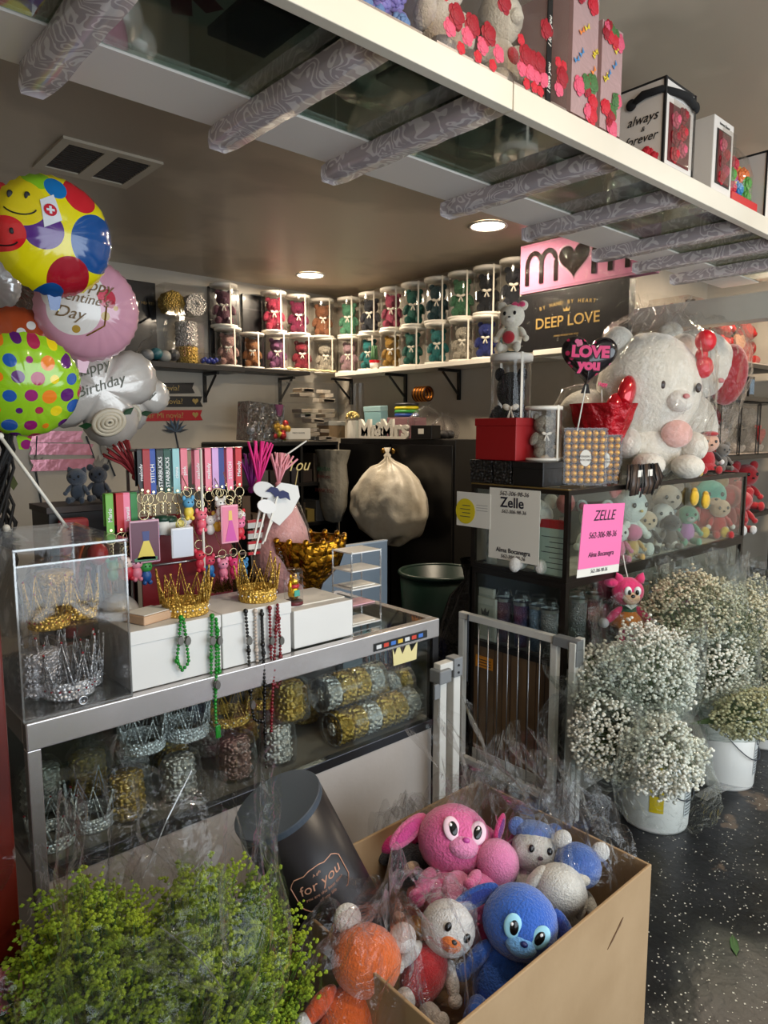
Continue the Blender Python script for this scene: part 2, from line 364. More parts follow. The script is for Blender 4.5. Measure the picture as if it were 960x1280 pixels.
SX += [Xof(755, 1.45, 2.34), Xof(835, 1.45, 2.34)+.02, Xof(885, 1.45, 2.34), Xof(928, 1.45, 2.34)]
edges = [XL]+SX+[XR-.03]
YM = P(226, 87, 2, 2.40).y-1.14
for k in range(len(edges)-1):
    x0, x1 = edges[k]+.004, edges[k+1]-.004
    g = film('shelf_glass', (205, 218, 210), .09, .5, .04, bstr=0, white=.04, power=2)
    box_ob('glass_pane', x0, x1, 0, YM, .050, .060, g, sh)
    box_ob('white_board', x0, x1, YM+.004, .63, .046, .062, mat('melamine', (230, 222, 214), .35), sh)
for x in SX:
    mb = MB(); n = 10
    prof = [(-.036, .046), (-.040, .02), (-.034, .002), (.034, 0), (.040, .022), (.036, .046)]
    vs = []; ln = 14
    for j in range(ln+1):
        y = -.0+.665*j/ln; q = 1 if j < ln else .7
        for (px_, pz_) in prof: vs.append((x+px_*q*(1+.09*noise.noise((x*9, y*14, pz_*40))), y, pz_+.004*noise.noise((y*17, x*5, px_*20))))
    fs = [(j*6+i, j*6+i+1, j*6+i+7, j*6+i+6) for j in range(ln) for i in range(5)]+[tuple(range(6)), tuple(range(ln*6+5, ln*6-1, -1))]
    mb.add(vs, fs); ob('wrapped_support', mb, DAM, sh, True)
# ================================================================ soft toys (generic)
EYE = mat('bead_eye', (10, 9, 10), .15); EYEW = mat('eye_white', (238, 238, 236), .4)
def fur(c, key=None): return mat('plush_%d_%d_%d' % tuple(c), c, .85, nz=(28, tuple(int(v*.95) for v in c)), bump=('n', 60, .6, .012), sheen=.5)
def rose(c): return mat('roses_%d_%d_%d' % tuple(c), c, .7, bump=('v', 55, .9, .02), nz=(30, tuple(int(v*.75) for v in c)))
_EL = {}
def ell_mesh(r, n=16, m=10):
    k = tuple(round(v, 4) for v in r)
    if k not in _EL: _EL[k] = mesh(MB().ell((0, 0, 0), r, n=n, m=m), None, True)
    return _EL[k]
def blob(name, c, r, mt, parent, rot=(0, 0, 0)):
    if not hasattr(r, '__len__'): r = (r, r, r)
    return ob(name, ell_mesh(r), mt, parent, M=T(c[0], c[1], c[2], *rot))
def plush(name, label, loc, h, rz=0, body=(240, 235, 225), head=None, ear=None, earc=None, inner=None, muzzle=None, limb=None, foot=None, hand=None, shirt=None,
          rot=None, group=None, pose='sit', eyes=True, nose=(30, 25, 25), headscale=1.0, cat='plush toy', bow=None, eyesize=.03, tail=None, skirt=None):
    """front faces local -Y, base at the origin, height h"""
    head = head or body; limb = limb or body; foot = foot or limb; hand = hand or limb; ear_c = earc or head
    t = thing(name, label, cat, loc, rz, group, rot if not isinstance(rot, Matrix) else rot.to_euler(), s=h)
    B, Hd, Lb, Ft, Hn = fur(body), fur(head), fur(limb), fur(foot), fur(hand); hs = headscale
    hz = .70
    blob('body', (0, 0, .30), (.19, .16, .25), fur(shirt) if shirt else B, t)
    hd = blob('head', (0, -.03, hz), (.24*hs, .21*hs, .22*hs), Hd, t)
    if skirt: ob('skirt', MB().lathe([(.14, .26), (.20, .20), (.27, .10), (.26, .09), (.12, .2)], 24, ridge=(9, .07), cap=False), fur(skirt), t, True)
    for s in (-1, 1):
        if ear == 'round':
            e = blob('ear', (s*.20*hs, 0, hz+.19*hs), (.095*hs, .05, .095*hs), fur(ear_c), t)
            if inner: blob('inner_ear', (0, -.035, 0), (.06*hs, .025, .06*hs), fur(inner), e)
        elif ear == 'point':
            ob('ear', MB().lathe([(.085*hs, 0), (.07*hs, .06), (.035*hs, .12), (0, .15)], 14, T(0, 0, 0, 0, s*.45, 0, (1, .6, 1))), fur(ear_c), t, True, M=T(s*.14*hs, 0, hz+.13*hs))
        elif ear == 'long':
            e = blob('ear', (s*.30*hs, .02, hz+.02), (.07, .035, .19), fur(ear_c), t, (0, s*-.75, 0))
            if inner: blob('inner_ear', (0, -.02, 0), (.045, .02, .14), fur(inner), e)
        elif ear == 'up':
            e = blob('ear', (s*.11*hs, .02, hz+.30*hs), (.06, .035, .17), fur(ear_c), t, (0, s*.2, 0))
            if inner: blob('inner_ear', (0, -.02, 0), (.035, .02, .12), fur(inner), e)
        elif ear == 'flop':
            blob('ear', (s*.235*hs, -.01, hz-.02), (.05, .08, .14), fur(ear_c), t, (0, s*-.25, 0))
        blob('arm', (s*.215, -.06, .38), (.06, .065, .15), Lb, t, (-.45, s*-.55, 0))
        blob('hand', (s*.29, -.115, .27), .06, Hn, t)
        if pose == 'sit':
            blob('leg', (s*.13, -.16, .10), (.075, .15, .08), Lb, t, (0, 0, s*.25))
            blob('foot', (s*.165, -.29, .10), (.075, .06, .095), Ft, t)
        else:
            blob('leg', (s*.09, 0, .06), (.07, .07, .15), Lb, t); blob('foot', (s*.10, -.05, -.06), (.075, .11, .05), Ft, t)
        if eyes:
            blob('eye', (s*.095*hs, -.225*hs, hz+.03), (eyesize, .014, eyesize*1.25), EYE, t)
    if muzzle: blob('muzzle', (0, -.19*hs, hz-.07*hs), (.10*hs, .07, .07*hs), fur(muzzle), t)
    if nose: blob('nose', (0, -.245*hs, hz-.045*hs), (.028, .02, .02), mat('n_%d%d%d' % nose, nose, .4), t)
    if bow:
        b = blob('bow', (.13*hs, -.10, hz+.19*hs), (.035, .03, .035), fur(bow), t)
        for s in (-1, 1): blob('loop', (s*.07, 0, .01), (.065, .03, .05), fur(bow), b, (0, s*.3, 0))
    if tail: blob('tail', (.0, .2, .2), (.05, .12, .05), fur(tail), t, (.6, 0, 0))
    return t
def rose_bear_mesh():
    mb = MB(); mb.ell((0, 0, .30), (.21, .18, .26)); mb.ell((0, -.02, .70), (.21, .19, .20))
    for s in (-1, 1):
        mb.ell((s*.16, 0, .87), (.075, .05, .075), n=10, m=8); mb.ell((s*.22, -.06, .40), (.085, .09, .15), n=10, m=8, rot=(0, s*-.4, 0)); mb.ell((s*.15, -.14, .11), (.10, .14, .11), n=10, m=8)
    mb.ell((0, -.19, .66), (.08, .06, .06), n=10, m=6); return mesh(mb, None, True)
BEAR = rose_bear_mesh()
def bow_mesh():
    mb = MB()
    for s in (-1, 1): mb.ell((s*.05, 0, .01), (.05, .018, .03), n=8, m=6, rot=(0, s*-.3, 0)); mb.prism([(s*.005, 0), (s*.06, -.12), (s*.025, -.13), (0, -.02)], -.008, .008, T(rx=PI/2))
    mb.ell((0, -.012, 0), (.02, .018, .02), n=8, m=6); return mesh(mb, None, True)
BOWM = bow_mesh(); RIB = mat('cream_ribbon', (232, 224, 208), .45)
_cm = {}
def gift_tube(label, loc, r, h, col, rz=0, lid=(232, 226, 214), group='rose bears in clear tubes', base=True, ribbon=True, bear=True):
    """clear cylinder with lids, ribbon and a foam-rose bear inside"""
    t = thing('gift_cylinder', label, 'gift', loc, rz, group)
    k = (round(r, 3), round(h, 3))
    if k not in _cm:
        _cm[k] = (mesh(MB().lathe([(r*1.03, 0), (r*1.03, h*.05), (r*.98, h*.052)], 28), None, True), mesh(MB().lathe([(r*.985, h*.04), (r*.985, h*.96)], 28, cap=False), None, True),
                  mesh(MB().lathe([(r*1.03, h*.935), (r*1.04, h*.99), (r*1.0, h), (0.0, h)], 28), None, True),
                  mesh(MB().box(-.006, .006, -r*1.045, -r*1.03, 0, h).box(-.006, .006, r*1.03, r*1.045, 0, h).box(-.006, .006, -r*1.03, r*1.03, h, h+.003), None))
    LM = mat('lid_%d%d%d' % lid, lid, .5); a, b, c, d = _cm[k]
    ob('base', a, LM, t); ob('lid', c, LM, t); ob('tube', b, TUBE, t)
    if ribbon: ob('ribbon', d, RIB, t, M=T(rz=.5))
    if bear:
        s = min(h*.88, r*3.4); bo = ob('bear', BEAR, rose(col), t, M=T(0, 0, h*.055, s=(s, s, h*.87)))
        ob('bow', BOWM, RIB, bo, M=T(0, -.20, .50, s=1.15))
    return t
# ================================================================ goods on the overhead shelf
BOXF = film('gift_box_clear', (246, 244, 242), .03, .4, .07, bs=6, bstr=.25, white=.10, power=2.5)
BOXP = film('gift_box_floral', (230, 200, 200), .5, .3, .1, bs=10, bstr=.4, white=.85, power=2.5, dcol=(226, 190, 188))
ROSEP = [mat('rose_a', (196, 30, 48), .6), mat('rose_b', (214, 84, 112), .6), mat('rose_c', (150, 16, 34), .6)]
def rosette(r):
    mb = MB()
    for j, (rr, zz) in enumerate(((1, 0), (.75, .25), (.5, .42), (.25, .5))):
        for i in range(5):
            a = 2*PI*(i+.5*j)/5; mb.ell((math.cos(a)*rr*r*.55, math.sin(a)*rr*r*.55, zz*r), (r*.5*rr+r*.1, r*.5*rr+r*.1, r*.18), n=8, m=5, rot=(0, 0, a))
    return mesh(mb, None, True)
ROSETTE = rosette(1.0)
def clear_box(name, label, x0, x1, y0, y1, z0, h, cat='gift', group=None, frame=None, rz=0, fm=None):
    t = thing(name, label, cat, ((x0+x1)/2, (y0+y1)/2, z0), rz, group); a, b = (x1-x0)/2, (y1-y0)/2
    ob('box', MB().box(-a, a, -b, b, .004, h), fm or BOXF, t)
    if frame:
        mb = MB(); q = .006
        for sx in (-1, 1):
            for sy in (-1, 1): mb.box(sx*a-q/2, sx*a+q/2, sy*b-q/2, sy*b+q/2, 0, h)
        for z in (0, h-q):
            mb.box(-a, a, -b-q/2, -b+q/2, z, z+q); mb.box(-a, a, b-q/2, b+q/2, z, z+q); mb.box(-a-q/2, -a+q/2, -b, b, z, z+q); mb.box(a-q/2, a+q/2, -b, b, z, z+q)
        ob('edge_frame', mb, frame, t)
    ob('base', MB().box(-a, a, -b, b, 0, .012), mat('box_base', (206, 190, 178), .5), t)
    return t, a, b
def shelf_x(px): return Xof(px, 1.13, SZ)
FY0, FY1 = 1.125, 1.33
def flowers_in(t, cols, pts, name='flower', rx=PI/2):
    for i, (x, y, z, r) in enumerate(pts): ob(name, ROSETTE, cols[i % len(cols)], t, M=T(x, y, z, rx) @ T(rz=i*.7, s=(r, r, r*.35) if name == 'printed_rose' else r))
# hydrangea box
t, a, b = clear_box('gift_box', 'clear gift box packed with blue and violet hydrangea blossoms', shelf_x(430), shelf_x(526), FY0, FY1, SZ, .34)
HC = [mat('hyd_%d' % i, c, .6) for i, c in enumerate(((126, 118, 190), (150, 128, 196), (96, 132, 186), (110, 96, 170)))]
flowers_in(t, HC, [(-a+.03+(2*a-.05)*RND.random(), -b+.02+.05*RND.random(), .02+.28*RND.random(), .022+.012*RND.random()) for _ in range(70)])
# clear bear boxes
def bear_box(label, px0, px1, h, bearcol, seedroses=8, ribbon=None, word=None, depth=.20):
    t, a, b = clear_box('gift_box', label, shelf_x(px0), shelf_x(px1), FY0, FY0+depth, SZ, h, group='clear gift boxes on the overhead shelf')
    bo = ob('bear', BEAR, fur(bearcol), t, M=T(.01, .02, .012, s=min(h*.85, a*4.2)))
    blob('heart_patch', (.0, -.17, .36), (.07, .03, .07), fur((206, 40, 60)), bo)
    n = int(seedroses*2)
    flowers_in(t, ROSEP, [(-a+.02+(2*a-.04)*i/max(1, n-1), -b-.004+.002*(i % 2), .02+.03*((i*7) % 3)+(.09 if i in (0, n-1) else 0), .013+.006*(i % 3)) for i in range(n)], 'printed_rose')
    if ribbon:
        ob('ribbon', MB().box(a-.018, a+.001, -b-.004, -b-.001, 0, h), BLACK, t)
        if word:
            for k in range(3): lettering(word, .018, PAPER, t, T(a-.0085, -b-.0045, .06+.11*k, PI/2, -PI/2, 0), shear=.3)
    return t
bear_box('clear gift box with white bear behind printed red roses beside hydrangea box', 544, 632, .36, (236, 224, 208), 6)
bear_box('clear gift box with cream bear and black I love you ribbon on its edge', 640, 684, .36, (236, 226, 206), 6, True, 'I love you')
bear_box('narrow clear gift box with pale bear between black ribbon box and floral boxes', 687, 706, .30, (232, 214, 200), 2)
for k, (p0, p1, h, lb) in enumerate(((711, 742, .34, 'clear box printed with pink roses and butterflies, taller of two'), (747, 772, .29, 'clear box printed with pink roses and butterflies, shorter and nearer the lidded carry box'))):
    t, a, b = clear_box('gift_box', lb, shelf_x(p0), shelf_x(p1), FY0, FY0+.18, SZ, h, group='floral printed boxes on the overhead shelf', fm=BOXP)
    bo = ob('bear', BEAR, rose((196, 120, 122)), t, M=T(0, .01, .012, s=a*3.4))
    pts = [(-a+.015+(2*a-.03)*RND.random(), -b-.003, .02+(.09*RND.random() if i < 8 else h-.06+.05*RND.random()), .016+.010*RND.random()) for i in range(16)]
    flowers_in(t, ROSEP+[mat('leaf_print', (70, 110, 60), .6)], pts, 'printed_rose')
    bf = [mat('bf%d' % i, c, .6) for i, c in enumerate(((222, 196, 60), (70, 130, 180), (226, 130, 60)))]
    for i in range(7):
        mb = MB().prism([(0, 0), (.012, .010), (.011, -.004)], 0, .001).prism([(0, 0), (-.012, .010), (-.011, -.004)], 0, .001)
        ob('butterfly', mb, bf[i % 3], t, M=FRONT(-a+.01+(2*a-.02)*RND.random(), -b-.003, .11+.15*RND.random()) @ T(rz=RND.random()))
# lidded white carry box "always & forever"
x0, x1 = shelf_x(826), shelf_x(862)
t = thing('carry_box', 'white carry box with black edges, window and ribbon handle lettered always and forever', 'box', ((x0+x1)/2, FY0+.085, SZ)); a = (x1-x0)/2; b = .085; h = .26
WB = mat('white_card', (222, 214, 206), .5)
ob('carton', MB().box(-a, a, -b, b, 0, h), WB, t, bevel=.002)
ed = MB(); q = .005
for z in (0, h-q): ed.box(-a-.002, a+.002, -b-.002, -b+q, z, z+q+.001).box(-a-.002, -a+q, -b, b, z, z+q+.001).box(a-q, a+.002, -b, b, z, z+q+.001)
for (sx, sy) in ((-1, -1), (1, -1), (-1, 1)): ed.box(sx*a-.004, sx*a+.004, sy*b-.004, sy*b+.004, 0, h)
ob('edging', ed, INK, t)
ob('window_recess', MB().box(-a*.72, a*.72, -b-.0015, -b-.0005, .02, h*.74), mat('dark_red_inside', (96, 12, 22), .6), t)
flowers_in(t, ROSEP, [((i % 2)*.05-.03, -b-.003, .045+.026*i, .024) for i in range(6)], 'red_rose')
ob('window_film', MB().box(-a*.74, a*.74, -b-.016, -b-.015, .016, h*.76), BOXF, t)
rb = [(-a-.006, b*.3, h*.80), (-a-.010, -b*.2, h*.86), (-a-.006, -b*.9, h*.86), (-a*.4, -b-.012, h*.86), (a*.2, -b-.014, h*.88), (a*.85, -b-.012, h*.83)]
VEL = mat('black_velvet', (12, 10, 12), .9)
ob('handle', MB().tube(rb, [.008, .013, .011, .012, .013, .010], 8), VEL, t, True)
blob('handle_knot', rb[0], (.010, .018, .018), VEL, t); blob('handle_knot', rb[-1], (.018, .010, .018), VEL, t)
for s_, y, z, sz in (('always', -.012, .155, .040), ('&', -.015, .124, .020), ('forever', -.008, .096, .037)): lettering(s_, sz, INK, t, SIDE(-a-.0025, y, z), shear=.35)
for (y, z, r) in ((-.03, .045, .022), (.0, .03, .016), (-.055, .03, .016)): ob('printed_rose', ROSETTE, ROSEP[0], t, M=T(-a-.002, y, z, 0, -PI/2, 0, r))
# white box with window
x0, x1 = shelf_x(887), shelf_x(911); a = (x1-x0)/2; h = .25
t = thing('window_box', 'slim white box with dark window showing red roses', 'box', ((x0+x1)/2, FY0+.07, SZ))
ob('carton', MB().box(-a, a, -.07, .07, 0, h), WB, t, bevel=.003)
ob('window_frame', MB().box(-a*.72, a*.72, -.0725, -.0705, .03, h*.84), INK, t)
ob('window_recess', MB().box(-a*.6, a*.6, -.0735, -.0726, .036, h*.82), MC['dark_red_inside'], t)
flowers_in(t, ROSEP, [((i % 2)*.03-.015, -.074, .055+.027*i, .022) for i in range(5)], 'red_rose')
ob('window_film', MB().box(-a*.7, a*.7, -.090, -.089, .03, h*.84), BOXF, t)
lettering('forever flower', .014, INK, t, FRONT(0, -.0715, h*.92), shear=.3)
# rainbow rose dome
x0, x1 = shelf_x(916), shelf_x(948); a = (x1-x0)/2
t = thing('rose_dome_box', 'domed clear box of rainbow coloured roses on red base', 'gift', ((x0+x1)/2, FY0+.09, SZ))
ob('base', MB().box(-a, a, -.08, .08, 0, .045), REDM, t, bevel=.004)
RB = [mat('rb%d' % i, c, .55) for i, c in enumerate(((206, 30, 60), (120, 60, 170), (40, 140, 200), (240, 200, 40), (80, 170, 60), (240, 120, 40)))]
flowers_in(t, RB, [((RND.random()-.5)*1.5*a, -.05+.03*RND.random(), .06+.12*RND.random(), .030) for _ in range(22)], 'rose')
ob('dome', MB().lathe([(a*.98, .045), (a*.98, .13), (a*.8, .19), (a*.45, .23), (0, .245)], 20, T(s=(1, .8, 1))), BOXF, t, True)
x0 = shelf_x(953)
t = thing('window_box', 'white carry box with black corner edges beside the rainbow rose dome', 'box', (x0+.12, FY0+.10, SZ))
ob('carton', MB().box(-.12, .12, -.1, .1, 0, .25), WB, t, bevel=.003); ob('edging', MB().box(-.123, -.116, -.103, -.097, 0, .25).box(-.123, .12, -.103, -.097, .244, .251).box(-.123, -.116, -.1, .1, .244, .251), INK, t)
ob('window_recess', MB().box(-.06, .1, -.1035, -.1, .03, .2), MC['dark_red_inside'], t)
# goods further left, seen from below through the panes
t, a, b = clear_box('gift_box', 'clear gift box with dark red ribbon seen through glass shelf underside', .52, .755, 1.15, 1.40, SZ, .3)
ob('red_ribbon', MB().box(-a, a, -.02, .02, -.0005, .0035, T(rz=.5)).box(-.02, .02, -b, b, -.0008, .003, T(rz=-.5)), mat('dark_red_ribbon', (140, 14, 34), .4), t); ob('bear', BEAR, fur((216, 200, 186)), t, M=T(0, 0, .012, s=.28))
t, a, b = clear_box('gift_box', 'clear gift box with red tissue at left end of overhead shelf', .14, .50, 1.18, 1.45, SZ, .3)
ob('tissue', MB().ell((.05, 0, .08), (.12, .1, .08), n=12, m=8), mat('red_tissue', (120, 18, 34), .7, bump=('n', 20, .8, .03)), t, True)
t = thing('dark_box', 'dark grey carton lying on the glass overhead shelf', 'box', (.84, 1.28, SZ)); ob('carton', MB().box(-.07, .07, -.12, .14, 0, .2), mat('charcoal_card', (42, 40, 44), .5), t, bevel=.003); ob('lid', MB().box(-.073, .073, -.123, .143, .16, .205), mat('charcoal_card2', (34, 32, 36), .5), t, bevel=.003)
for (x, y, w_, lb, c) in ((1.2, 1.40, .13, 'clear bag of white plush lying on the glass shelf above rose wrap', (226, 220, 206)), (1.62, 1.45, .16, 'clear bag with cream plush on the glass shelf mid span', (222, 210, 190)), (2.15, 1.45, .16, 'bagged pale plush on the glass shelf under carry box', (214, 206, 196)), (2.62, 1.45, .16, 'bagged beige plush on the glass shelf toward the beam end', (206, 196, 180))):
    t = thing('bagged_plush', lb, 'plush toy', (x, y, SZ)); blob('toy', (0, 0, .075), (w_*.7, .06, .07), fur(c), t); blob('toy_head', (w_*.4, -.02, .10), (.06, .05, .06), fur(c), t)
    ob('bag', MB().lathe([(.02, .0), (w_*.95, .004), (w_*1.02, .08), (w_*.8, .17), (w_*.2, .2), (w_*.3, .24)], 28, wr=.18, wf=9, seed=x, cap=False, M=T(s=(1, .5, 1))), CELLO, t, True)
# ================================================================ foil balloons
def pillow_z(r, Rr, th): return th*math.sqrt(max(0, 1-(r/Rr)**2))**.8*(1-.12*(r/Rr)**2)
def balloon_mb(Rr, th, n=72, m=14, shape=None, seed=0, crimp=.05):
    """two-sided foil pillow in the XY plane; shape(a) scales the rim radius"""
    mb = MB(); vs = []; fs = []
    for side in (1, -1):
        o = len(vs)
        vs.append((0, 0, side*th))
        for j in range(1, m+1):
            u = j/m
            for i in range(n):
                a = 2*PI*i/n; rim = (shape(a) if shape else 1)
                rr = Rr*u*rim; z = pillow_z(u, 1, th)*(1 + crimp*(u**3)*math.cos(18*a+seed)+crimp*.6*(u**2)*math.sin(29*a+seed*2))
                if j == m: z = .0; rr *= 1.015+.012*math.cos(36*a)
                vs.append((rr*math.cos(a), rr*math.sin(a), side*z))
        for i in range(n):
            q = (o, o+1+i, o+1+(i+1) % n); fs.append(q if side > 0 else q[::-1])
        for j in range(m-1):
            for i in range(n):
                a0 = o+1+j*n+i; b0 = o+1+j*n+(i+1) % n; q = (a0, a0+n, b0+n, b0); fs.append(q if side > 0 else q[::-1])
    return mb.add(vs, fs)
def face_cam(p, spin=0, yaw=0, pitch=0):
    """local +Z looks back at the viewer's side of the shop, then yawed"""
    d = (CAM-Vector(p)).normalized(); q = d.to_track_quat('Z', 'Y').to_matrix().to_4x4()
    return Matrix.Translation(p) @ Matrix.Rotation(yaw, 4, 'Z') @ q @ Euler((pitch, 0, spin)).to_matrix().to_4x4()
def balloon(label, px, py, t_, rpx, mt, th=.55, yaw=0, pitch=0, spin=0, shape=None, seed=0, string=True, crimp=.05, name='foil_balloon'):
    p = PD(px, py, t_); Rr = rpx*t_/FPX
    o = thing(name, label, 'balloon', group='foil balloons over the counter'); o.matrix_world = face_cam(p, spin, yaw, pitch)
    ob('envelope', balloon_mb(Rr, Rr*th, shape=shape, seed=seed, crimp=crimp), mt, o, True)
    ob('neck', MB().prism([(-.02, -Rr*.98), (.02, -Rr*.98), (.012, -Rr-.04), (-.012, -Rr-.04)], -.001, .001), mt, o)
    return o, Rr, lambda x, y, e=.003: Vector((x, y, pillow_z(min(.98, math.hypot(x, y)/Rr), 1, Rr*th)+e))
YEL = (244, 226, 20)
S = 2.05/FPX
smile = [(.055, .11, .047, (214, 40, 50)), (.095, -.012, .078, (24, 82, 150)), (-.05, .135, .03, (150, 210, 40)), (-.01, .115, .028, (24, 120, 190)), (.02, -.115, .058, (170, 20, 40)), (-.05, .0, .05, (90, 40, 130)), (-.10, .065, .062, (240, 214, 30)), (-.135, -.02, .045, (226, 40, 44)),
         (.06, .17, .03, (214, 40, 50)), (-.02, -.17, .04, (24, 82, 150)), (.16, .05, .035, (24, 82, 150))]
o, Rr, fn = balloon('round yellow foil balloon printed with smiling faces and colored discs', 66, 296, 1.95, 71, discs('smiley_print', YEL, smile, .2), .62, yaw=.30, pitch=-.15, seed=1)
def bend(f, x0, y0): return lambda c: f(c.x+x0, c.y+y0)
for (cx, cy_, cs) in ((-.10, .065, 1), (-.135, -.025, .75)):
    for s in (-1, 1): mb = MB().ell((0, 0, 0), (.008*cs, .011*cs, .002), n=10, m=6); ob('printed_eye', mb, INK, o, True, M=Matrix.Translation(fn(cx+s*.018*cs, cy_+.016*cs, .001)))
    ob('printed_smile', MB().tube([fn(cx+.036*cs*math.sin(a), cy_-.012*cs-.022*cs*math.cos(a), .0015) for a in [x*.25-1.25 for x in range(11)]], .002, 5), INK, o)
q = MB(); pts = [(-.055, .075), (-.02, .095), (-.005, .03), (-.05, .005)]
gv = []; gf = []
for i in range(5):
    for j in range(5):
        u, v_ = i/4, j/4; x = (pts[0][0]*(1-u)+pts[1][0]*u)*(1-v_)+(pts[3][0]*(1-u)+pts[2][0]*u)*v_; y = (pts[0][1]*(1-u)+pts[1][1]*u)*(1-v_)+(pts[3][1]*(1-u)+pts[2][1]*u)*v_
        gv.append(fn(x, y, .003))
gf = [(i*5+j, i*5+j+1, i*5+j+6, i*5+j+5) for i in range(4) for j in range(4)]
ob('printed_cap', MB().add(gv, gf), mat('print_white', (236, 236, 238), .2, coat=.6), o, True)
ob('printed_badge', MB().add([fn(-.033+.016*math.cos(a*PI/8), .052+.016*math.sin(a*PI/8), .005) for a in range(16)], [tuple(range(16))]), mat('print_red', (206, 34, 50), .2), o)
ob('printed_cross', MB().add([fn(-.033+x, .052+y, .0065) for x, y in ((-.003, -.01), (.003, -.01), (.003, -.003), (.01, -.003), (.01, .003), (.003, .003), (.003, .01), (-.003, .01), (-.003, .003), (-.01, .003), (-.01, -.003), (-.003, -.003))], [tuple(range(12))]), MC['print_white'], o)
# pink valentine balloon
pink = [(-.06, -.01, .075, (238, 230, 222)), (-.03, .06, .05, (238, 230, 222)), (-.09, .03, .06, (238, 230, 222)), (.03, .045, .028, (198, 40, 66)), (.012, .052, .014, (226, 90, 110)), (.045, .03, .013, (170, 24, 50)), (.03, -.01, .014, (190, 150, 50)), (-.05, -.065, .012, (190, 150, 60)), (.06, .02, .008, (200, 160, 70))]
o, Rr, fn = balloon('pink foil balloon with red rose and Happy Valentines Day script', 110, 388, 2.25, 62, discs('valentine_print', (222, 160, 178), pink, .16), .6, yaw=.25, spin=-.1, seed=3)
SCR = mat('gold_script', (176, 132, 46), .3, .8); BRN = mat('script_brown', (120, 92, 52), .4)
for s, x, y, sz in (('Happy', -.02, .075, .05), ("Valentine's", -.055, .03, .042), ('Day', -.075, -.02, .05)): lettering(s, sz, BRN, o, None, fn=bend(fn, x, y), shear=.35, extrude=0)
ob('printed_stem', MB().tube([fn(.03, .02-.012*i, .002) if i < 5 else fn(.03-.012*(i-5), -.04-.01*(i-5), .002) for i in range(10)], .0022, 5), SCR, o)
# small partial ones at the left
balloon('red foil balloon mostly hidden behind the smiling yellow balloon', -8, 262, 2.4, 34, mat('foil_red', (226, 60, 66), .15, .2, coat=.6), .5, seed=4)
balloon('silver white foil balloon tucked under the smiling yellow balloon', -12, 355, 2.45, 34, mat('foil_white', (226, 226, 226), .15, .25, coat=.5), .5, seed=5)
o, Rr, fn = balloon('clear smoky foil balloon with dark script behind pink balloon', 62, 402, 2.75, 52, film('smoky_foil', (150, 128, 118), .2, .6, .1, bs=12, bstr=.5, white=.1), .5, seed=6)
for s, x, y in (('happy', -.02, .02), ('birthday', 0, -.03)): lettering(s, .05, INK, o, None, fn=bend(fn, x, y), shear=.3, extrude=0)
R2 = random.Random(5)
spots = [(R2.uniform(-.17, .17), R2.uniform(-.17, .17), .013, (232, 228, 220)) for _ in range(34)]
balloon('orange brown foil balloon with small white polka dots above green one', 22, 440, 2.2, 54, discs('orange_dots', (176, 76, 40), spots, .16), .5, seed=7)
cols = ((150, 30, 110), (40, 90, 170), (236, 210, 30), (170, 40, 80), (90, 30, 110), (236, 130, 30))
sp = []
for gx in range(-4, 5):
    for gy in range(-4, 5):
        sp.append((gx*.045+(gy % 2)*.02+R2.uniform(-.006, .006), gy*.042+R2.uniform(-.006, .006), R2.uniform(.008, .019), cols[(gx*5+gy*3) % 6]))
balloon('lime green foil balloon covered with colored polka dots', 30, 482, 1.8, 66, discs('green_dots', (150, 200, 36), sp, .16), .62, yaw=.15, pitch=.3, seed=8)
# white rose balloons shaped like bells
def cross(a): return .60+.40*abs(math.cos(2*a))**.7
WF = mat('white_foil', (222, 214, 204), .22, .15, coat=.5, bump=('n', 9, .35, .02), nz=(5, (204, 196, 188)))
ROSEC = mat('cream_rose', (226, 214, 190), .35); LEAF = mat('print_leaf', (34, 70, 40), .3)
for k, (px, py, r, sp_, lb) in enumerate(((122, 486, 74, .35, 'cross shaped white foil balloon printed with cream rose, the larger of the pair'), (163, 492, 47, -.1, 'cross shaped white foil balloon printed with cream rose and script, the smaller of the pair'))):
    o, Rr, fn = balloon(lb, px, py, 2.5+.3*k, r, WF, .45, yaw=.15, spin=sp_, shape=cross, seed=9+k, name='foil_balloon')
    for j, (rr, e) in enumerate(((.052, .003), (.038, .006), (.024, .009), (.011, .012))):
        ob('printed_petal', MB().tube([fn(-.02+rr*math.cos(a*PI/9), -Rr*.55+rr*.8*math.sin(a*PI/9), e) for a in range(18)], .009-.001*j, 6, closed=True), ROSEC, o, True)
    for s in (-1, 1): ob('printed_leaf', MB().add([fn(-.02+s*(.05+x), -Rr*.5+y, .006) for x, y in ((0, 0), (.02, .014), (.05, .012), (.03, -.008))], [(0, 1, 2, 3)]), LEAF, o)
    for s, x, y in (('Happy', -.01, Rr*.35), ('Birthday', .0, Rr*.05)): lettering(s, .05, mat('script_grey', (90, 92, 74), .4), o, None, fn=bend(fn, x, y), shear=.3, extrude=0)
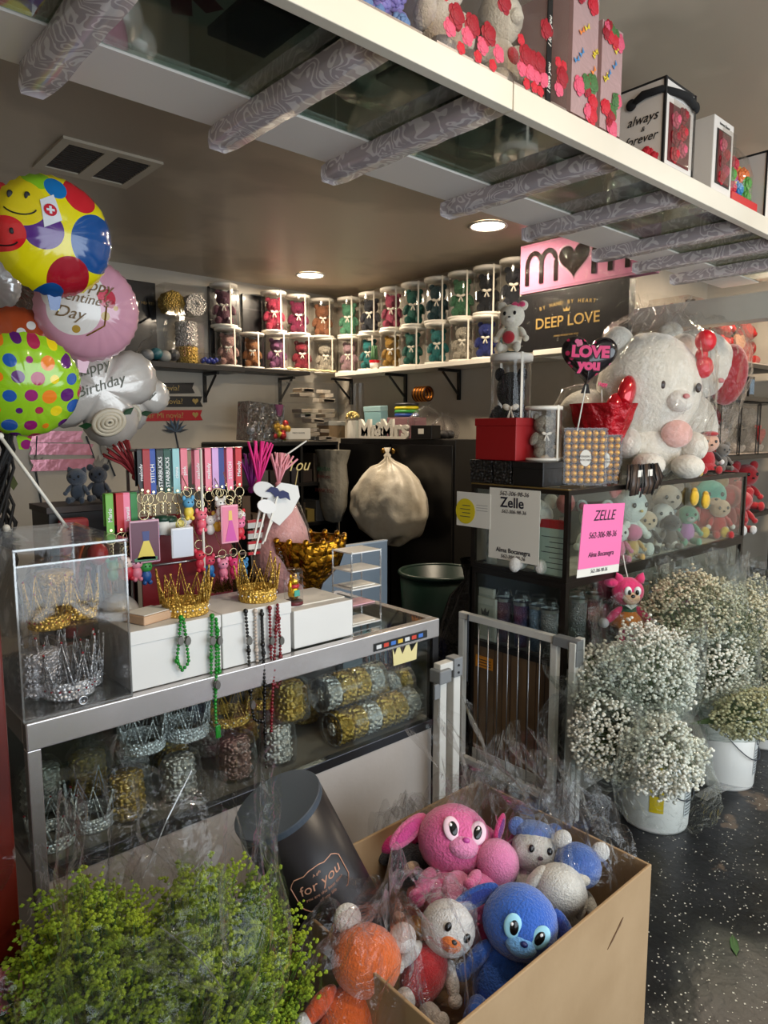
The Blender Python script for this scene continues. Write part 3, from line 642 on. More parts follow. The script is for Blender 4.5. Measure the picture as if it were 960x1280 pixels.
# balloon sticks and black woven wreath at the left edge
for k, (p, q_, lb) in enumerate((((0, 545), (84, 660), 'long white balloon stick slanting in front of back wall'), ((8, 660), (34, 676), 'short white balloon stick beside black woven wreath'))):
    a, b_ = PD(*p, 1.75), PD(*q_, 1.85); o = thing('balloon_stick', lb, 'stick', a); ob('rod', MB().tube([(0, 0, 0), b_-a], .0045, 8), WHITE, o, True); blob('cup', (0, 0, 0), .009, WHITE, o)
wr = thing('wreath', 'tall black woven twig wreath standing by the acrylic case', 'wreath', (Xof(-8, 2.25, 1.4), 2.25, .97))
R3 = random.Random(3); TW = mat('black_twig', (18, 15, 14), .7)
for k in range(26):
    a0 = R3.uniform(0, 6.28); mb = MB().tube([(.06*math.cos(a0+j*.5*(1 if k % 2 else -1))*(.5+.5*R3.random()), .05*math.sin(a0+j*.5), .02+j*.054) for j in range(12)], .005, 5); ob('twig', mb, TW, wr, True)
for k in range(8): ob('leaf', MB().prism([(0, 0), (.012, .02), (0, .05), (-.012, .02)], 0, .001, T(rx=1.2, rz=k)), mat('wreath_leaf', (70, 76, 34), .6), wr, M=T(.05*math.cos(k), .04*math.sin(k*2), .08+.06*k))
# ================================================================ wall shelves and tubes
BLK = mat('black_wood', (20, 18, 18), .4); SH_Z = 2.10
sb = thing('wall_shelf', 'black wall shelf on steel brackets over the party banners', 'shelf', (0, 0, 0))
box_ob('board', Xof(150, 5.1, 2.09), Xof(306, 5.08, 2.09), 5.08, YB, SH_Z-.045, SH_Z, BLK, sb, bevel=.003); box_ob('board', Xof(306, 5.1, 2.09)+.002, 3.70, 5.12, YB, SH_Z-.03, SH_Z, BLK, sb, bevel=.002)
def bracket(parent, p, along):
    """wall bracket: upright, arm and diagonal; 'along' is the direction out of the wall"""
    o = Vector(p); d = Vector(along); mb = MB()
    mb.bar(o+d*.01, o+d*.01+Vector((0, 0, -.24)), .025); mb.bar(o+d*.01+Vector((0, 0, -.012)), o+d*.24+Vector((0, 0, -.012)), .022); mb.bar(o+d*.015+Vector((0, 0, -.20)), o+d*.20+Vector((0, 0, -.025)), .014)
    ob('bracket', mb, BLACK, parent)
for px in (255, 349): bracket(sb, (Xof(px, YB, 2.0), YB, SH_Z-.045), (0, -1, 0))
sw = thing('wall_shelf', 'white wall shelf on black brackets along the right wall', 'shelf', (0, 0, 0))
YE = 2.80
box_ob('board', 3.93, XR, Yof(520, 3.93, 2.09)+.001, 5.06, SH_Z-.035, SH_Z, WHITE, sw, bevel=.003); box_ob('board', 3.93, XR, YE, Yof(520, 3.93, 2.09)-.001, SH_Z-.035, SH_Z, WHITE, sw, bevel=.003)
for px in (440, 508, 575): bracket(sw, (XR, Yof(px, XR, 2.0), SH_Z-.035), (-1, 0, 0))
CW = dict(pink=(216, 60, 96), magenta=(150, 30, 80), tan=(196, 128, 88), mauve=(140, 84, 104), blush=(222, 170, 160), orange=(196, 126, 66), lilac=(166, 96, 146), red=(176, 40, 62), cream=(230, 218, 196),
          mint=(112, 190, 148), dark=(52, 56, 66), rosep=(206, 84, 116), teal=(34, 126, 110), slate=(44, 88, 96), green=(96, 160, 116), black=(38, 42, 50), gold=(206, 156, 56), turq=(40, 150, 150), blue=(44, 60, 150), pale=(216, 176, 184))
YR = 5.235; hl, hu, rr = .32, .345, .108
for px, c, z, h in ((281, 'mauve', 1, hu), (343, 'pink', 1, hu), (373, 'magenta', 1, hu), (403, 'tan', 1, hu), (285, 'blush', 0, hl), (315, 'orange', 0, hl*.93), (346, 'lilac', 0, hl), (377, 'red', 0, hl), (406, 'cream', 0, hl)):
    nm = dict(pale='pale pink', rosep='rose pink').get(c, c)
    gift_tube(f'clear tube with {nm} rose bear, {"upper" if z else "lower"} row over the back wall', (Xof(px, YR, 2.3), YR if px != 281 else YR-.0, SH_Z+z*hl), rr if px != 315 else .10, h, CW[c], rz=-.5)
XC = 4.07
for px, c, z, h in ((437, 'mint', 1, hu), (464, 'dark', 1, hu), (491, 'rosep', 1, hu), (518, 'teal', 1, hu), (547, 'slate', 1, hu), (577, 'green', 1, hu), (609, 'black', 1, hu), (642, 'dark', 1, hu+.01),
                    (437, 'pale', 0, hl), (462, 'turq', 0, hl), (490, 'gold', 0, hl), (516, 'teal', 0, hl), (548, 'turq', 0, hl), (579, 'cream', 0, hl), (608, 'blue', 0, hl), (641, 'slate', 0, hl)):
    nm = dict(pale='pale pink', rosep='rose pink', turq='turquoise').get(c, c)
    extra = {(464, 1): ' near the corner', (642, 1): ' beside the pink sign', (462, 0): ' behind the striped cup', (547, 1): ' in middle'}.get((px, z), '')
    gift_tube(f'clear tube with {nm} rose bear{extra}, {"upper" if z else "lower"} row on right wall', (XC, Yof(px, XC, 2.3), SH_Z+z*hl), .106, h, CW[c], rz=-1.0)
# striped cup with little trees in front of the turquoise tube
cp = thing('gift_cup', 'small white cup with red band holding clear wrapped greenery', 'cup', (3.975, Yof(468, 3.975, 2.15), SH_Z), s=1)
ob('cup', MB().lathe([(.034, 0), (.044, .075), (.040, .075), (.032, .006)], 20), PAPER, cp, True); ob('band', MB().lathe([(.0425, .055), (.0452, .078)], 20, cap=False), REDM, cp, True)
for k in range(5): ob('sprig', MB().lathe([(.012, .06), (.014, .12), (.004, .20)], 8, T(.018*math.cos(k*1.3), .018*math.sin(k*1.3), 0)), mat('sprig_green', (60, 104, 62), .6), cp, True)
ob('wrap', MB().lathe([(.036, .07), (.044, .14), (.05, .20)], 16, wr=.1, cap=False), CELLO, cp, True)
# pearl garland draped over the shelf end
ob_ = thing('bead_garland', 'cream bead garland lying along the black shelf end', 'garland', (0, 0, 0))
pts = [Vector((Xof(360+i*1.5, 5.09, 2.09), 5.085, SH_Z+.012+.003*math.sin(i))) for i in range(40)]
mb = MB(); [mb.ell(p, .011, n=6, m=4) for p in pts]; ob('beads', mb, mat('pearl', (226, 204, 150), .3), ob_, True, kind='stuff'); ob('thread', MB().tube(pts, .002, 4), RIB, ob_)
# black posters / bags leaning on the wall behind the tubes
BAGB = mat('black_gift_bag', (24, 22, 24), .3, coat=.3)
for k, (p0, p1, zt, lb, wd) in enumerate(((150, 196, 2.72, 'black gift bag with gold By Hand By Heart print', True), (262, 300, 2.76, 'plain black gift carton behind mauve rose bear tube', False), (304, 332, 2.74, 'plain black glossy carton between rose bear tubes', False))):
    x0, x1 = Xof(p0, YB-.03, 2.4), Xof(p1, YB-.03, 2.4); t = thing('gift_bag', lb, 'bag', ((x0+x1)/2, YB-.018, SH_Z)); a = (x1-x0)/2
    ob('carton', MB().box(-a, a, -.012, .012, 0, zt-SH_Z), BAGB, t, bevel=.002)
    if wd: lettering('BY HAND BY HEART', .03, mat('gold_print', (196, 160, 96), .4), t, FRONT(-.02, -.0135, .46)); ob('rope', MB().tube([(-a*.5, -.016, .50), (-a*.6, -.03, .36), (0, -.035, .30), (a*.6, -.03, .36), (a*.5, -.016, .50)], .006, 6), VEL, t, True)
    else: ob('seam', MB().box(-a, a, -.0135, -.0125, (zt-SH_Z)*.8, (zt-SH_Z)*.82), mat('seam_grey', (54, 50, 52), .4), t)
# gold and silver filigree rolls in clear boxes
FILG = mat('gold_filigree', (214, 178, 88), .4, .55, bump=('v', 70, 1, .02)); FILS = mat('silver_filigree', (224, 220, 214), .4, .45, bump=('v', 70, 1, .02))
def clear_case(t, a, b, h, z=0):
    ob('clear_case', MB().box(-a, a, -b, b, z+.002, z+h), ACRYL, t)
def roll(parent, M, r, h, mt, name='roll', rings=5):
    mb = MB(); pr = []
    for k in range(rings*2+1): pr.append((r*(1 if k % 2 else .9), h*k/(rings*2)))
    mb.lathe(pr, 22, ridge=(11, .05)); o = ob(name, mb, mt, parent, True, M=M)
    return o
yq = 5.22; xa = Xof(233, yq, 2.3)
t = thing('ribbon_roll_box', 'clear box with silver over gold filigree roll standing on black shelf', 'box', (xa-.02, yq, SH_Z)); roll(t, T(.02, 0, .005), .085, .13, FILG, 'gold_roll'); roll(t, T(.02, 0, .14), .085, .19, FILS, 'silver_roll'); clear_case(t, .115, .11, .35)
t = thing('ribbon_roll_box', 'clear box with lying gold and silver rolls atop the filigree box', 'box', (xa-.02, yq, SH_Z+.352))
roll(t, T(-.10, .05, .105, rx=PI/2, rz=0), .09, .12, FILG, 'gold_roll'); roll(t, T(.07, .06, .105, rx=PI/2), .085, .14, FILS, 'silver_roll'); ob('silver_face', MB().lathe([(.02, 0), (.05, .004), (.07, 0), (.085, .006)], 24, T(.07, -.085, .105, rx=PI/2), cap=False), FILS, t, True); clear_case(t, .20, .115, .235)
t = thing('clear_bag_bundle', 'clear bag of grey and teal pieces on the black shelf', 'bag', (Xof(200, 5.2, 2.15), 5.2, SH_Z))
for k, c in enumerate(((150, 150, 150), (40, 110, 120), (190, 188, 180), (70, 70, 74))): blob('piece', (-.10+.07*k, 0, .05+.015*(k % 2)), (.05, .05, .045), mat('pc%d' % k, c, .4), t)
ob('bag', MB().lathe([(.02, 0), (.17, .005), (.18, .07), (.14, .15), (.05, .2), (.07, .24)], 26, wr=.15, wf=8, seed=2, cap=False, M=T(s=(1, .55, 1))), CELLO, t, True)
t = thing('clear_tray', 'small clear tray of royal blue balls beside blush tube', 'tray', (Xof(262, 5.13, 2.12), 5.135, SH_Z)); ob('tray', MB().box(-.085, .085, -.04, .04, .001, .09), ACRYL, t)
for k in range(6): blob('ball', (-.06+.024*k, 0, .03+.012*(k % 2)), .02, mat('royal', (30, 50, 140), .35), t)
# ================================================================ wall stickers and banners
def banner(label, pts_px, mt, txt, tcol, ax, val, hh, hearty=False, notch=.02, group=None):
    """swallow-tail banner lying flat on a wall; pts_px = two end pixels on its midline"""
    a, b_ = P(*pts_px[0], ax, val), P(*pts_px[1], ax, val); t = thing('banner', label, 'banner', a, group=group); L_ = (b_-a).length
    t.rotation_euler = (0, -math.asin((b_.z-a.z)/L_), 0)
    ob('cloth', MB().prism([(0, -hh/2), (L_, -hh/2), (L_-notch, 0), (L_, hh/2), (0, hh/2), (notch, 0)], 0, .003, T(rx=PI/2)), mt, t)
    if txt: lettering(txt, hh*.72, tcol, t, FRONT(L_*.47, -.0042, 0))
    if hearty: ob('heart', MB().prism(heart(s=hh*.62), 0, .001, FRONT(L_-.065, -.0035, .004)), tcol, t)
    return t
GT = mat('banner_gold', (186, 158, 84), .4)
yw = YB-.006
banner('black swallowtail banner with gold Ser Mi novia lettering, no heart', ((160, 486), (243, 485)), BLACK, 'Ser Mi novia?', GT, 1, yw, .085)
banner('black swallowtail banner with gold lettering and gold heart', ((158, 502), (253, 502)), BLACK, 'Ser Mi novia?', GT, 1, yw, .085, True)
banner('red swallowtail banner with gold lettering and gold heart', ((160, 520), (253, 519)), REDM, 'Ser Mi novia?', GT, 1, yw, .085, True)
PKF = mat('pink_foil_banner', (226, 150, 168), .2, .3, bump=('n', 14, .3))
for k, (p0, p1, lb) in enumerate((((26, 546), (104, 546), 'shiny pink foil banner, top of three on back wall'), ((36, 561), (117, 562), 'shiny pink foil banner, middle of three on back wall'), ((38, 582), (119, 580), 'shiny pink foil banner, lowest of three on back wall'))):
    banner(lb, (p0, p1), PKF, None, None, 1, yw-.002*k, .082, group='pink foil banners')
DK = mat('sticker_dark', (58, 62, 70), .7); BL = mat('sticker_blue', (84, 108, 132), .7)
def wall_flower(label, px, py, s, bloom=True, stem=((0, 0), (10, 60), (30, 110))):
    a = P(px, py, 1, yw); t = thing('wall_sticker', label, 'sticker', a)
    pts = [P(px+dx, py+dy, 1, yw)-a for dx, dy in stem]
    ob('stem', MB().tube(pts, .007, 5), DK, t)
    if bloom:
        for k in range(9):
            an = PI*(k+.5)/9; ob('petal', MB().prism([(0, 0), (.35*s, .13*s), (s, .02*s), (.35*s, -.10*s)], 0, .002, FRONT(0, -.003-.0006*k, 0) @ T(rz=an)), BL if k % 2 else DK, t)
    else:
        for k in range(4):
            an = PI*(k+.8)/6; ob('leaf', MB().prism([(0, 0), (.4*s, .16*s), (s, 0), (.4*s, -.16*s)], 0, .002, FRONT(pts[1][0], -.003-.0006*k, pts[1][2]) @ T(rz=an)), mat('sticker_grey', (140, 136, 130), .7), t)
wall_flower('blue grey flower sticker with dark stem below the banners', 219, 540, .12, True, ((0, 0), (3, 14), (8, 40)))
wall_flower('thin dark stem sticker crossing behind pink banners', 46, 545, .10, False, ((0, 0), (-2, 40), (6, 85)))
wall_flower('long slanting dark stem sticker right of pink banners', 108, 545, .10, False, ((0, 0), (14, 40), (32, 78)))
wall_flower('grey leaf sticker beside the red tassel', 132, 575, .17, False, ((0, 10), (4, 0), (12, 20)))
# ================================================================ black storage units
t = thing('storage_cabinet', 'black metal locker cabinet with doors and hanging knob', 'cabinet', (3.98, 0, 0))
ya, yb_ = 3.45, 4.80; CT = 1.515
box_ob('carcass', -.20, .20, ya, yb_, 0, CT, BLK, t, bevel=.004)
for k in range(2):
    d = box_ob('door', -.222, -.202, ya+.01+k*.675, ya+.665+k*.675, .04, CT-.04, mat('black_door', (15, 14, 15), .3), t, bevel=.003)
    ob('knob', MB().lathe([(.0, -.03), (.022, -.028), (.018, -.012), (.008, 0)], 14, T(-.222, ya+.62 if k == 0 else ya+.74, 1.42, ry=PI/2)), mat('brass', (150, 116, 60), .3, 1), d, True)
t = thing('open_shelving', 'black open shelving unit crammed with dark craft supplies', 'shelving', (0, 5.06, 0))
xs0, xs1 = Xof(296, 4.78, 1.4), 3.74
for x in (xs0, (xs0+xs1)/2+.1, xs1-.025): box_ob('upright', x, x+.025, -.28, .28, 0, 1.47, BLK, t)
for z in (.05, .45, .78, 1.12, 1.46): box_ob('shelf', xs0, xs1, -.285, .28, z, z+.028, BLK, t)
box_ob('back_panel', xs0, xs1, .285, .295, 0, 1.48, mat('dark_panel', (14, 12, 12), .7), t)
R4 = random.Random(8)
pal = ((92, 70, 58), (60, 54, 58), (120, 100, 84), (52, 40, 36), (140, 120, 60), (86, 48, 44), (108, 104, 100), (70, 58, 46))
nm = ('brown', 'slate', 'tan', 'dark brown', 'mustard', 'maroon', 'grey', 'umber')
for s_, z in enumerate((.808, 1.148)):
    x = xs0+.05; k = 0
    while x < xs1-.16:
        w_ = R4.uniform(.07, .13); h = R4.uniform(.10, .26); c = R4.randrange(8)
        t2 = thing('supply_carton', f'{nm[c]} craft supply carton, {["first","second","third","fourth","fifth","sixth","seventh","eighth","ninth","tenth"][k]} along the {"lower" if s_ == 0 else "upper"} shelf of black unit', 'carton', (x+w_/2, 4.93, z), group='craft cartons on the black shelving')
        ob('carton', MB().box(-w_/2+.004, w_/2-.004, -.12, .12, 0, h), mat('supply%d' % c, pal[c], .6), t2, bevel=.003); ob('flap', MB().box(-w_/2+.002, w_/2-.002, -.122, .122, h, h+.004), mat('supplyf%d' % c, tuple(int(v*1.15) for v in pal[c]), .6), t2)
        x += w_+.01; k += 1
# ---- things on top of the units
ZT = 1.517
def at_y(px, z=ZT, X=3.84): return Yof(px, X, z)
# clear stacked boxes (craft blanks)
ys = 4.83
bxw = mat('kraft_light', (178, 164, 146), .7); PB = mat('pastel_blank', (196, 186, 172), .6)
for k, (p0, p1, h, zz, lb) in enumerate(((352, 425, .15, 0, 'clear tub of pale craft blanks, bottom of stack by the gift bag'), (362, 430, .17, .152, 'clear tub of pale craft blanks, middle of stack under garland'), (366, 424, .17, .324, 'clear tub of pale craft blanks, top of stack under garland'))):
    x0, x1 = Xof(p0, ys, 1.6), Xof(p1, ys, 1.6); t = thing('clear_tub', lb, 'tub', ((x0+x1)/2, ys+.12, 1.492+zz)); a = (x1-x0)/2
    ob('tub', MB().box(-a, a, -.14, .14, .001, h), ACRYL, t)
    for i in range(9):
        xx = -a+.03+(2*a-.10)*R4.random(); zb = .008+(h-.05)*(i % 3)/3
        ob('blank', MB().box(0, .09+.05*R4.random(), -.12+.05*(i % 2), .02, 0, .03, T(xx*.8, 0, zb, ry=.2*(R4.random()-.5))), PB if i % 2 else bxw, t, bevel=.003)
    if k == 0: ob('label', MB().box(-a*.9, -a*.1, -.1425, -.1405, .02, .11), PAPER, t); lettering('PARTY FAVORS', .018, DK, t, FRONT(-a*.5, -.1435, .07))
t = thing('kraft_box', 'small brown kraft box with white lid next to Mr and Mrs letters', 'box', (3.80, at_y(418), ZT)); ob('carton', MB().box(-.09, .09, -.09, .09, 0, .11), CARD, t, bevel=.003); ob('lid', MB().box(-.093, .093, -.093, .093, .11, .15), PAPER, t, bevel=.003)
t = thing('gold_flower', 'gold beaded flower ornament by the light blue box', 'ornament', (3.84, at_y(441), ZT+.001)); 
mb = MB()
for i in range(60):
    a1, a2 = R4.random()*6.28, R4.random()*1.6; mb.ell((.055*math.cos(a1)*math.cos(a2), .055*math.sin(a1)*math.cos(a2), .17+.05*math.sin(a2)), .012, n=6, m=4)
ob('beads', mb, mat('pale_gold', (216, 190, 120), .35, .5), t, True, kind='stuff'); ob('stand', MB().cyl(.05, 0, .15, 14), PAPER, t)
t = thing('clear_vase', 'two tall clear plastic tubes standing behind gold flower', 'tube', (4.0, at_y(447, X=4.0), ZT)); [ob('tube', MB().lathe([(.035, 0), (.035, .48)], 18, T(0, s*.04, 0), cap=False), TUBE, t, True) for s in (-1, 1)]
t = thing('blue_box', 'light blue leaning box behind the Mr and Mrs letters', 'box', (3.98, at_y(470, X=3.98), ZT), rot=(0, -.1, 0)); ob('carton', MB().box(-.02, .06, -.11, .11, 0, .27), mat('light_blue', (150, 196, 204), .5), t, bevel=.004); ob('flap', MB().box(-.022, .062, -.112, .112, .23, .272), mat('light_blue2', (168, 206, 212), .5), t, bevel=.002)
# Mr & Mrs letters
t = thing('letter_sign', 'white cut out Mr and Mrs letters on the black cabinet', 'sign', (3.76, at_y(478, X=3.76), ZT), rot=(0, 0, 0))
for s_, dy, sz in (('Mr', .17, .21), ('&', .035, .15), ('Mrs', -.145, .21)): lettering(s_, sz, mat('letter_white', (226, 222, 212), .4), t, SIDE(0, dy, .072), extrude=.012, bold=.006, name='letters')
box_ob('foot', -.013, .013, -.27, .27, 0, .02, MC['letter_white'], t)
# bracelet tray, gold bangles, clear bags
t = thing('bracelet_tray', 'pink tub of yellow, green and blue bracelets', 'tray', (3.95, at_y(508, X=3.95), ZT)); ob('tub', MB().box(-.09, .09, -.14, .14, 0, .17), mat('pink_tub', (150, 110, 116), .5), t, bevel=.005)
for k, c in enumerate(((34, 80, 170), (60, 160, 70), (230, 210, 40), (40, 40, 44))): ob('bracelet', MB().tube([(.06*math.cos(a*PI/8), .11*math.sin(a*PI/8), .19+.028*k) for a in range(16)], .014, 6, closed=True), mat('brac%d' % k, c, .4), t, True)
t = thing('bangle_bundle', 'bundle of gold striped bangles on top of clear bags', 'bangle', (4.0, at_y(528, X=4.0), ZT+.30)); 
for k in range(9): ob('bangle', MB().tube([(.055*math.cos(a*PI/9), (k-4)*.016, .056+.055*math.sin(a*PI/9)) for a in range(18)], .008, 5, closed=True), mat('bangle_gold', (196, 120, 40), .3, .9) if k % 2 else mat('bangle_dark', (66, 36, 16), .3, .6), t, True)
def crumple(label, loc, r, squash, mt, seed, name='clear_bag', cat='bag', fill=None):
    t = thing(name, label, cat, loc); 
    ob('bag', MB().lathe([(r*.1, 0), (r*.9, .004), (r*1.05, r*.5*squash), (r*.95, r*1.1*squash), (r*.55, r*1.6*squash), (r*.15, r*1.8*squash), (r*.3, r*2.05*squash)], 40, wr=.35, wf=11, seed=seed, cap=False), mt, t, True)
    if fill: 
        for k in range(5): blob('content', (r*.4*math.cos(k*1.3), r*.4*math.sin(k*1.3), r*.35*squash), (r*.4, r*.4, r*.33*squash), fill, t)
    return t
crumple('crumpled clear plastic bags under the gold bangles', (4.0, at_y(532, X=4.0), ZT), .15, .95, POLY, 4, fill=mat('bag_grey', (120, 116, 112), .6))
crumple('crumpled clear plastic bag at the end of the black cabinet top', (3.98, at_y(556, X=3.98), ZT), .10, 1.0, POLY, 5, fill=mat('bag_dark', (52, 50, 50), .6))
t = thing('black_carton', 'small black carton with white sticker right of Mr and Mrs', 'box', (3.80, at_y(532, X=3.8), ZT)); ob('carton', MB().box(-.05, .05, -.11, .11, 0, .105), BLACK, t, bevel=.003); ob('sticker', MB().box(-.0515, -.0505, -.03, .03, .04, .08), PAPER, t)
# gift bag of wrapped flowers left
xg = Xof(330, 4.85, 1.6)
t = thing('gift_bag', 'dark clear bag of red and silver wrapped trinkets on black unit', 'bag', (xg, 4.92, 1.492))
for k in range(16): blob('trinket', (-.14+.28*R4.random(), -.05+.1*R4.random(), .03+.12*R4.random()), R4.uniform(.025, .045), mat('trk%d' % (k % 4), ((150, 40, 50), (150, 150, 160), (60, 60, 80), (190, 180, 170))[k % 4], .4, .2), t)
ob('bag', MB().box(-.17, .17, -.08, .08, .002, .31, T(ry=.08)), film('smoke_bag', (160, 150, 144), .16, .5, .12, bs=18, bstr=.6, white=.15), t)
t = thing('candy_bag', 'clear bag of gold and red wrapped candy with purple tie', 'bag', (Xof(349, 4.85, 1.55), 4.86, 1.492))
for k in range(14): blob('candy', (-.06+.12*R4.random(), -.04+.08*R4.random(), .03+.12*R4.random()), R4.uniform(.025, .035), mat('cdy%d' % (k % 3), ((206, 160, 50), (180, 40, 40), (206, 190, 60))[k % 3], .3, .4), t)
ob('bag', MB().lathe([(.02, 0), (.085, .005), (.09, .12), (.03, .2), (.05, .27)], 20, wr=.15, seed=3, cap=False), CELLO, t, True); ob('tie', MB().lathe([(.018, .2), (.03, .22), (.045, .30)], 12, cap=False), mat('purple_tissue', (150, 80, 120), .6), t, True)
# ---- hanging bags on the cabinet
p = P(488, 572, 0, 3.74)
t = thing('plastic_bag', 'large white plastic bag hanging full from cabinet knob', 'bag', (3.56, p.y-.03, -.05)); Rb = .28
pr = [(.012, 1.425), (.05, 1.39), (.15, 1.335), (.235, 1.25), (.29, 1.12), (.295, .98), (.24, .86), (.12, .79), (.0, .775)]
WBAG = mat('white_bag', (240, 233, 218), .4, bump=('n', 9, .35, .03), nz=(4, (206, 194, 172)))
ob('bag', crumple_mb(list(reversed(pr)), 72, 34, T(0, -.14, 0, s=(.60, 1.30, 1)), amp=.055, freq=5, seed=4), WBAG, t, True)
ob('knot', MB().lathe([(.02, 1.40), (.03, 1.44), (.012, 1.46), (.028, 1.50)], 12, T(.12, 0, 0), wr=.2), WBAG, t, True)
p = P(432, 585, 0, 3.70); t = thing('plastic_bag', 'printed grey shopping bag hanging behind the large white bag', 'bag', (3.60, p.y+.05, 0))
ob('bag', MB().lathe([(0, .80), (.10, .82), (.16, .95), (.17, 1.15), (.15, 1.30), (.17, 1.36), (.2, 1.42)], 36, T(s=(.5, 1, 1)), wr=.2, wf=8, seed=7, cap=False), mat('grey_bag', (170, 164, 150), .5, bump=('n', 16, .4, .03)), t, True)
for k, z in enumerate((1.26, 1.20, 1.08)): lettering(('GRACIAS', 'thank you', 'THANK YOU')[k], .045, mat('bag_print', (120, 52, 50), .6) if k else mat('bag_print_g', (60, 120, 90), .6), t, SIDE(-.095, .0, z))
# ---- dark floor stuff between the counters
t = thing('trash_bin', 'dark green round trash bin below the hanging white bag', 'bin', (3.05, Yof(548, 3.05, .5), 0)); GB = mat('bin_green', (14, 46, 36), .35)
ob('bin', MB().lathe([(.19, 0), (.24, .72), (.225, .72), (.18, .02)], 32), GB, t, True); ob('rim', MB().tube([(.24*math.cos(a*PI/16), .24*math.sin(a*PI/16), .72) for a in range(32)], .014, 6, closed=True), GB, t, True)
crumple('crumpled blue tarp bag on the dark floor behind the gate', (2.45, 2.75, 0), .17, 1.6, mat('blue_tarp', (14, 22, 86), .5, bump=('n', 8, .6, .04)), 8, 'tarp_bag', 'tarp')
crumple('crumpled black shiny trash bag behind the showcase end', (2.78, 2.42, 0), .17, 2.6, mat('black_bag', (14, 14, 15), .2, bump=('n', 14, .8, .03)), 9, 'trash_bag')
# ================================================================ left glass counter
CX0, CX1, CY0, CY1, CZ = .375, 1.64, 1.56, 2.10, .965
t = thing('display_counter', 'long glass display counter with aluminium edges full of crowns', 'counter', (0, 0, 0))
ALF = mat('aluminium_trim', (206, 200, 198), .25, .75, bump=('n', 14, .08))
for (x, y, mt) in ((CX0, CY0, ALF), (CX1-.028, CY0, mat('dark_trim', (34, 33, 35), .35, .4)), (CX0, CY1-.028, ALF), (CX1-.028, CY1-.028, MC['dark_trim'])): box_ob('post', x, x+.028, y, y+.028, 0, CZ-.062, mt, t, bevel=.002)
box_ob('top_rail', CX0, CX1, CY0-.002, CY0+.03, .903, CZ, ALF, t, bevel=.003)
for nm_, a in (('end_rail', (CX0, CX0+.03, CY0+.03, CY1-.03)), ('end_rail', (CX1-.03, CX1, CY0+.03, CY1-.03))): box_ob(nm_, *a, .91, CZ, ALF, t, bevel=.002)
box_ob('rear_rail', CX0, CX1, CY1-.03, CY1, .91, CZ, ALF, t)
box_ob('bottom_rail', CX0+.028, CX1-.028, CY0+.001, CY0+.026, .592, .622, mat('rail_dark', (70, 70, 74), .3, .8), t, bevel=.002)
box_ob('front_panel', CX0+.028, CX1-.028, CY0+.004, CY0+.018, .02, .592, mat('whitewashed_wood', (196, 188, 182), .5, nz=(3, (180, 171, 164)), bump=('n', 30, .1)), t)
box_ob('deck', CX0+.005, CX1-.005, CY0+.02, CY1-.02, .596, .612, mat('deck_white', (112, 106, 102), .6), t)
box_ob('end_panel', CX0+.004, CX0+.014, CY0+.028, CY1-.028, .02, .60, MC['whitewashed_wood'], t); box_ob('end_panel', CX1-.014, CX1-.004, CY0+.028, CY1-.028, .02, .60, MC['whitewashed_wood'], t)
box_ob('rear_panel', CX0+.03, CX1-.03, CY1-.016, CY1-.008, .02, .90, mat('rear_dark', (70, 64, 62), .6), t)
box_ob('front_glass', CX0+.028, CX1-.028, CY0+.008, CY0+.013, .622, .903, GLASS, t)
box_ob('top_glass', CX0+.03, CX1-.03, CY0+.03, CY1-.03, .957, .963, GLASS, t)
box_ob('end_glass', CX1-.014, CX1-.009, CY0+.028, CY1-.028, .62, .91, GLASS, t); box_ob('end_glass', CX0+.009, CX0+.014, CY0+.028, CY1-.028, .62, .91, GLASS, t)
box_ob('glass_shelf', CX0+.03, CX1-.6, CY0+.12, CY1-.03, .752, .757, GLASS, t)
# stickers on the front
x = Xof(505, CY0, .93)
st = thing('payment_strip', 'black strip of payment logos on the counter edge', 'sticker', (x, CY0-.0035, .925)); ob('strip', MB().box(-.13, .10, -.001, 0, -.012, .012), INK, st)
for k in range(7): ob('logo', MB().box(-.12+.03*k, -.10+.03*k, -.0018, -.001, -.006, .006), mat('logo%d' % (k % 4), ((210, 210, 210), (200, 60, 40), (60, 110, 190), (220, 180, 60))[k % 4], .5), st)
cs = thing('crown_sticker', 'pale gold crown sticker on the counter glass', 'sticker', (Xof(508, CY0, .88), CY0+.0065, .845)); ob('crown', MB().prism([(-.05, 0), (.05, 0), (.055, .06), (.028, .03), (.012, .07), (-.012, .03), (-.03, .07), (-.045, .035), (-.055, .06)], 0, .0012, T(rx=PI/2)), mat('sticker_gold', (222, 208, 150), .4), cs)
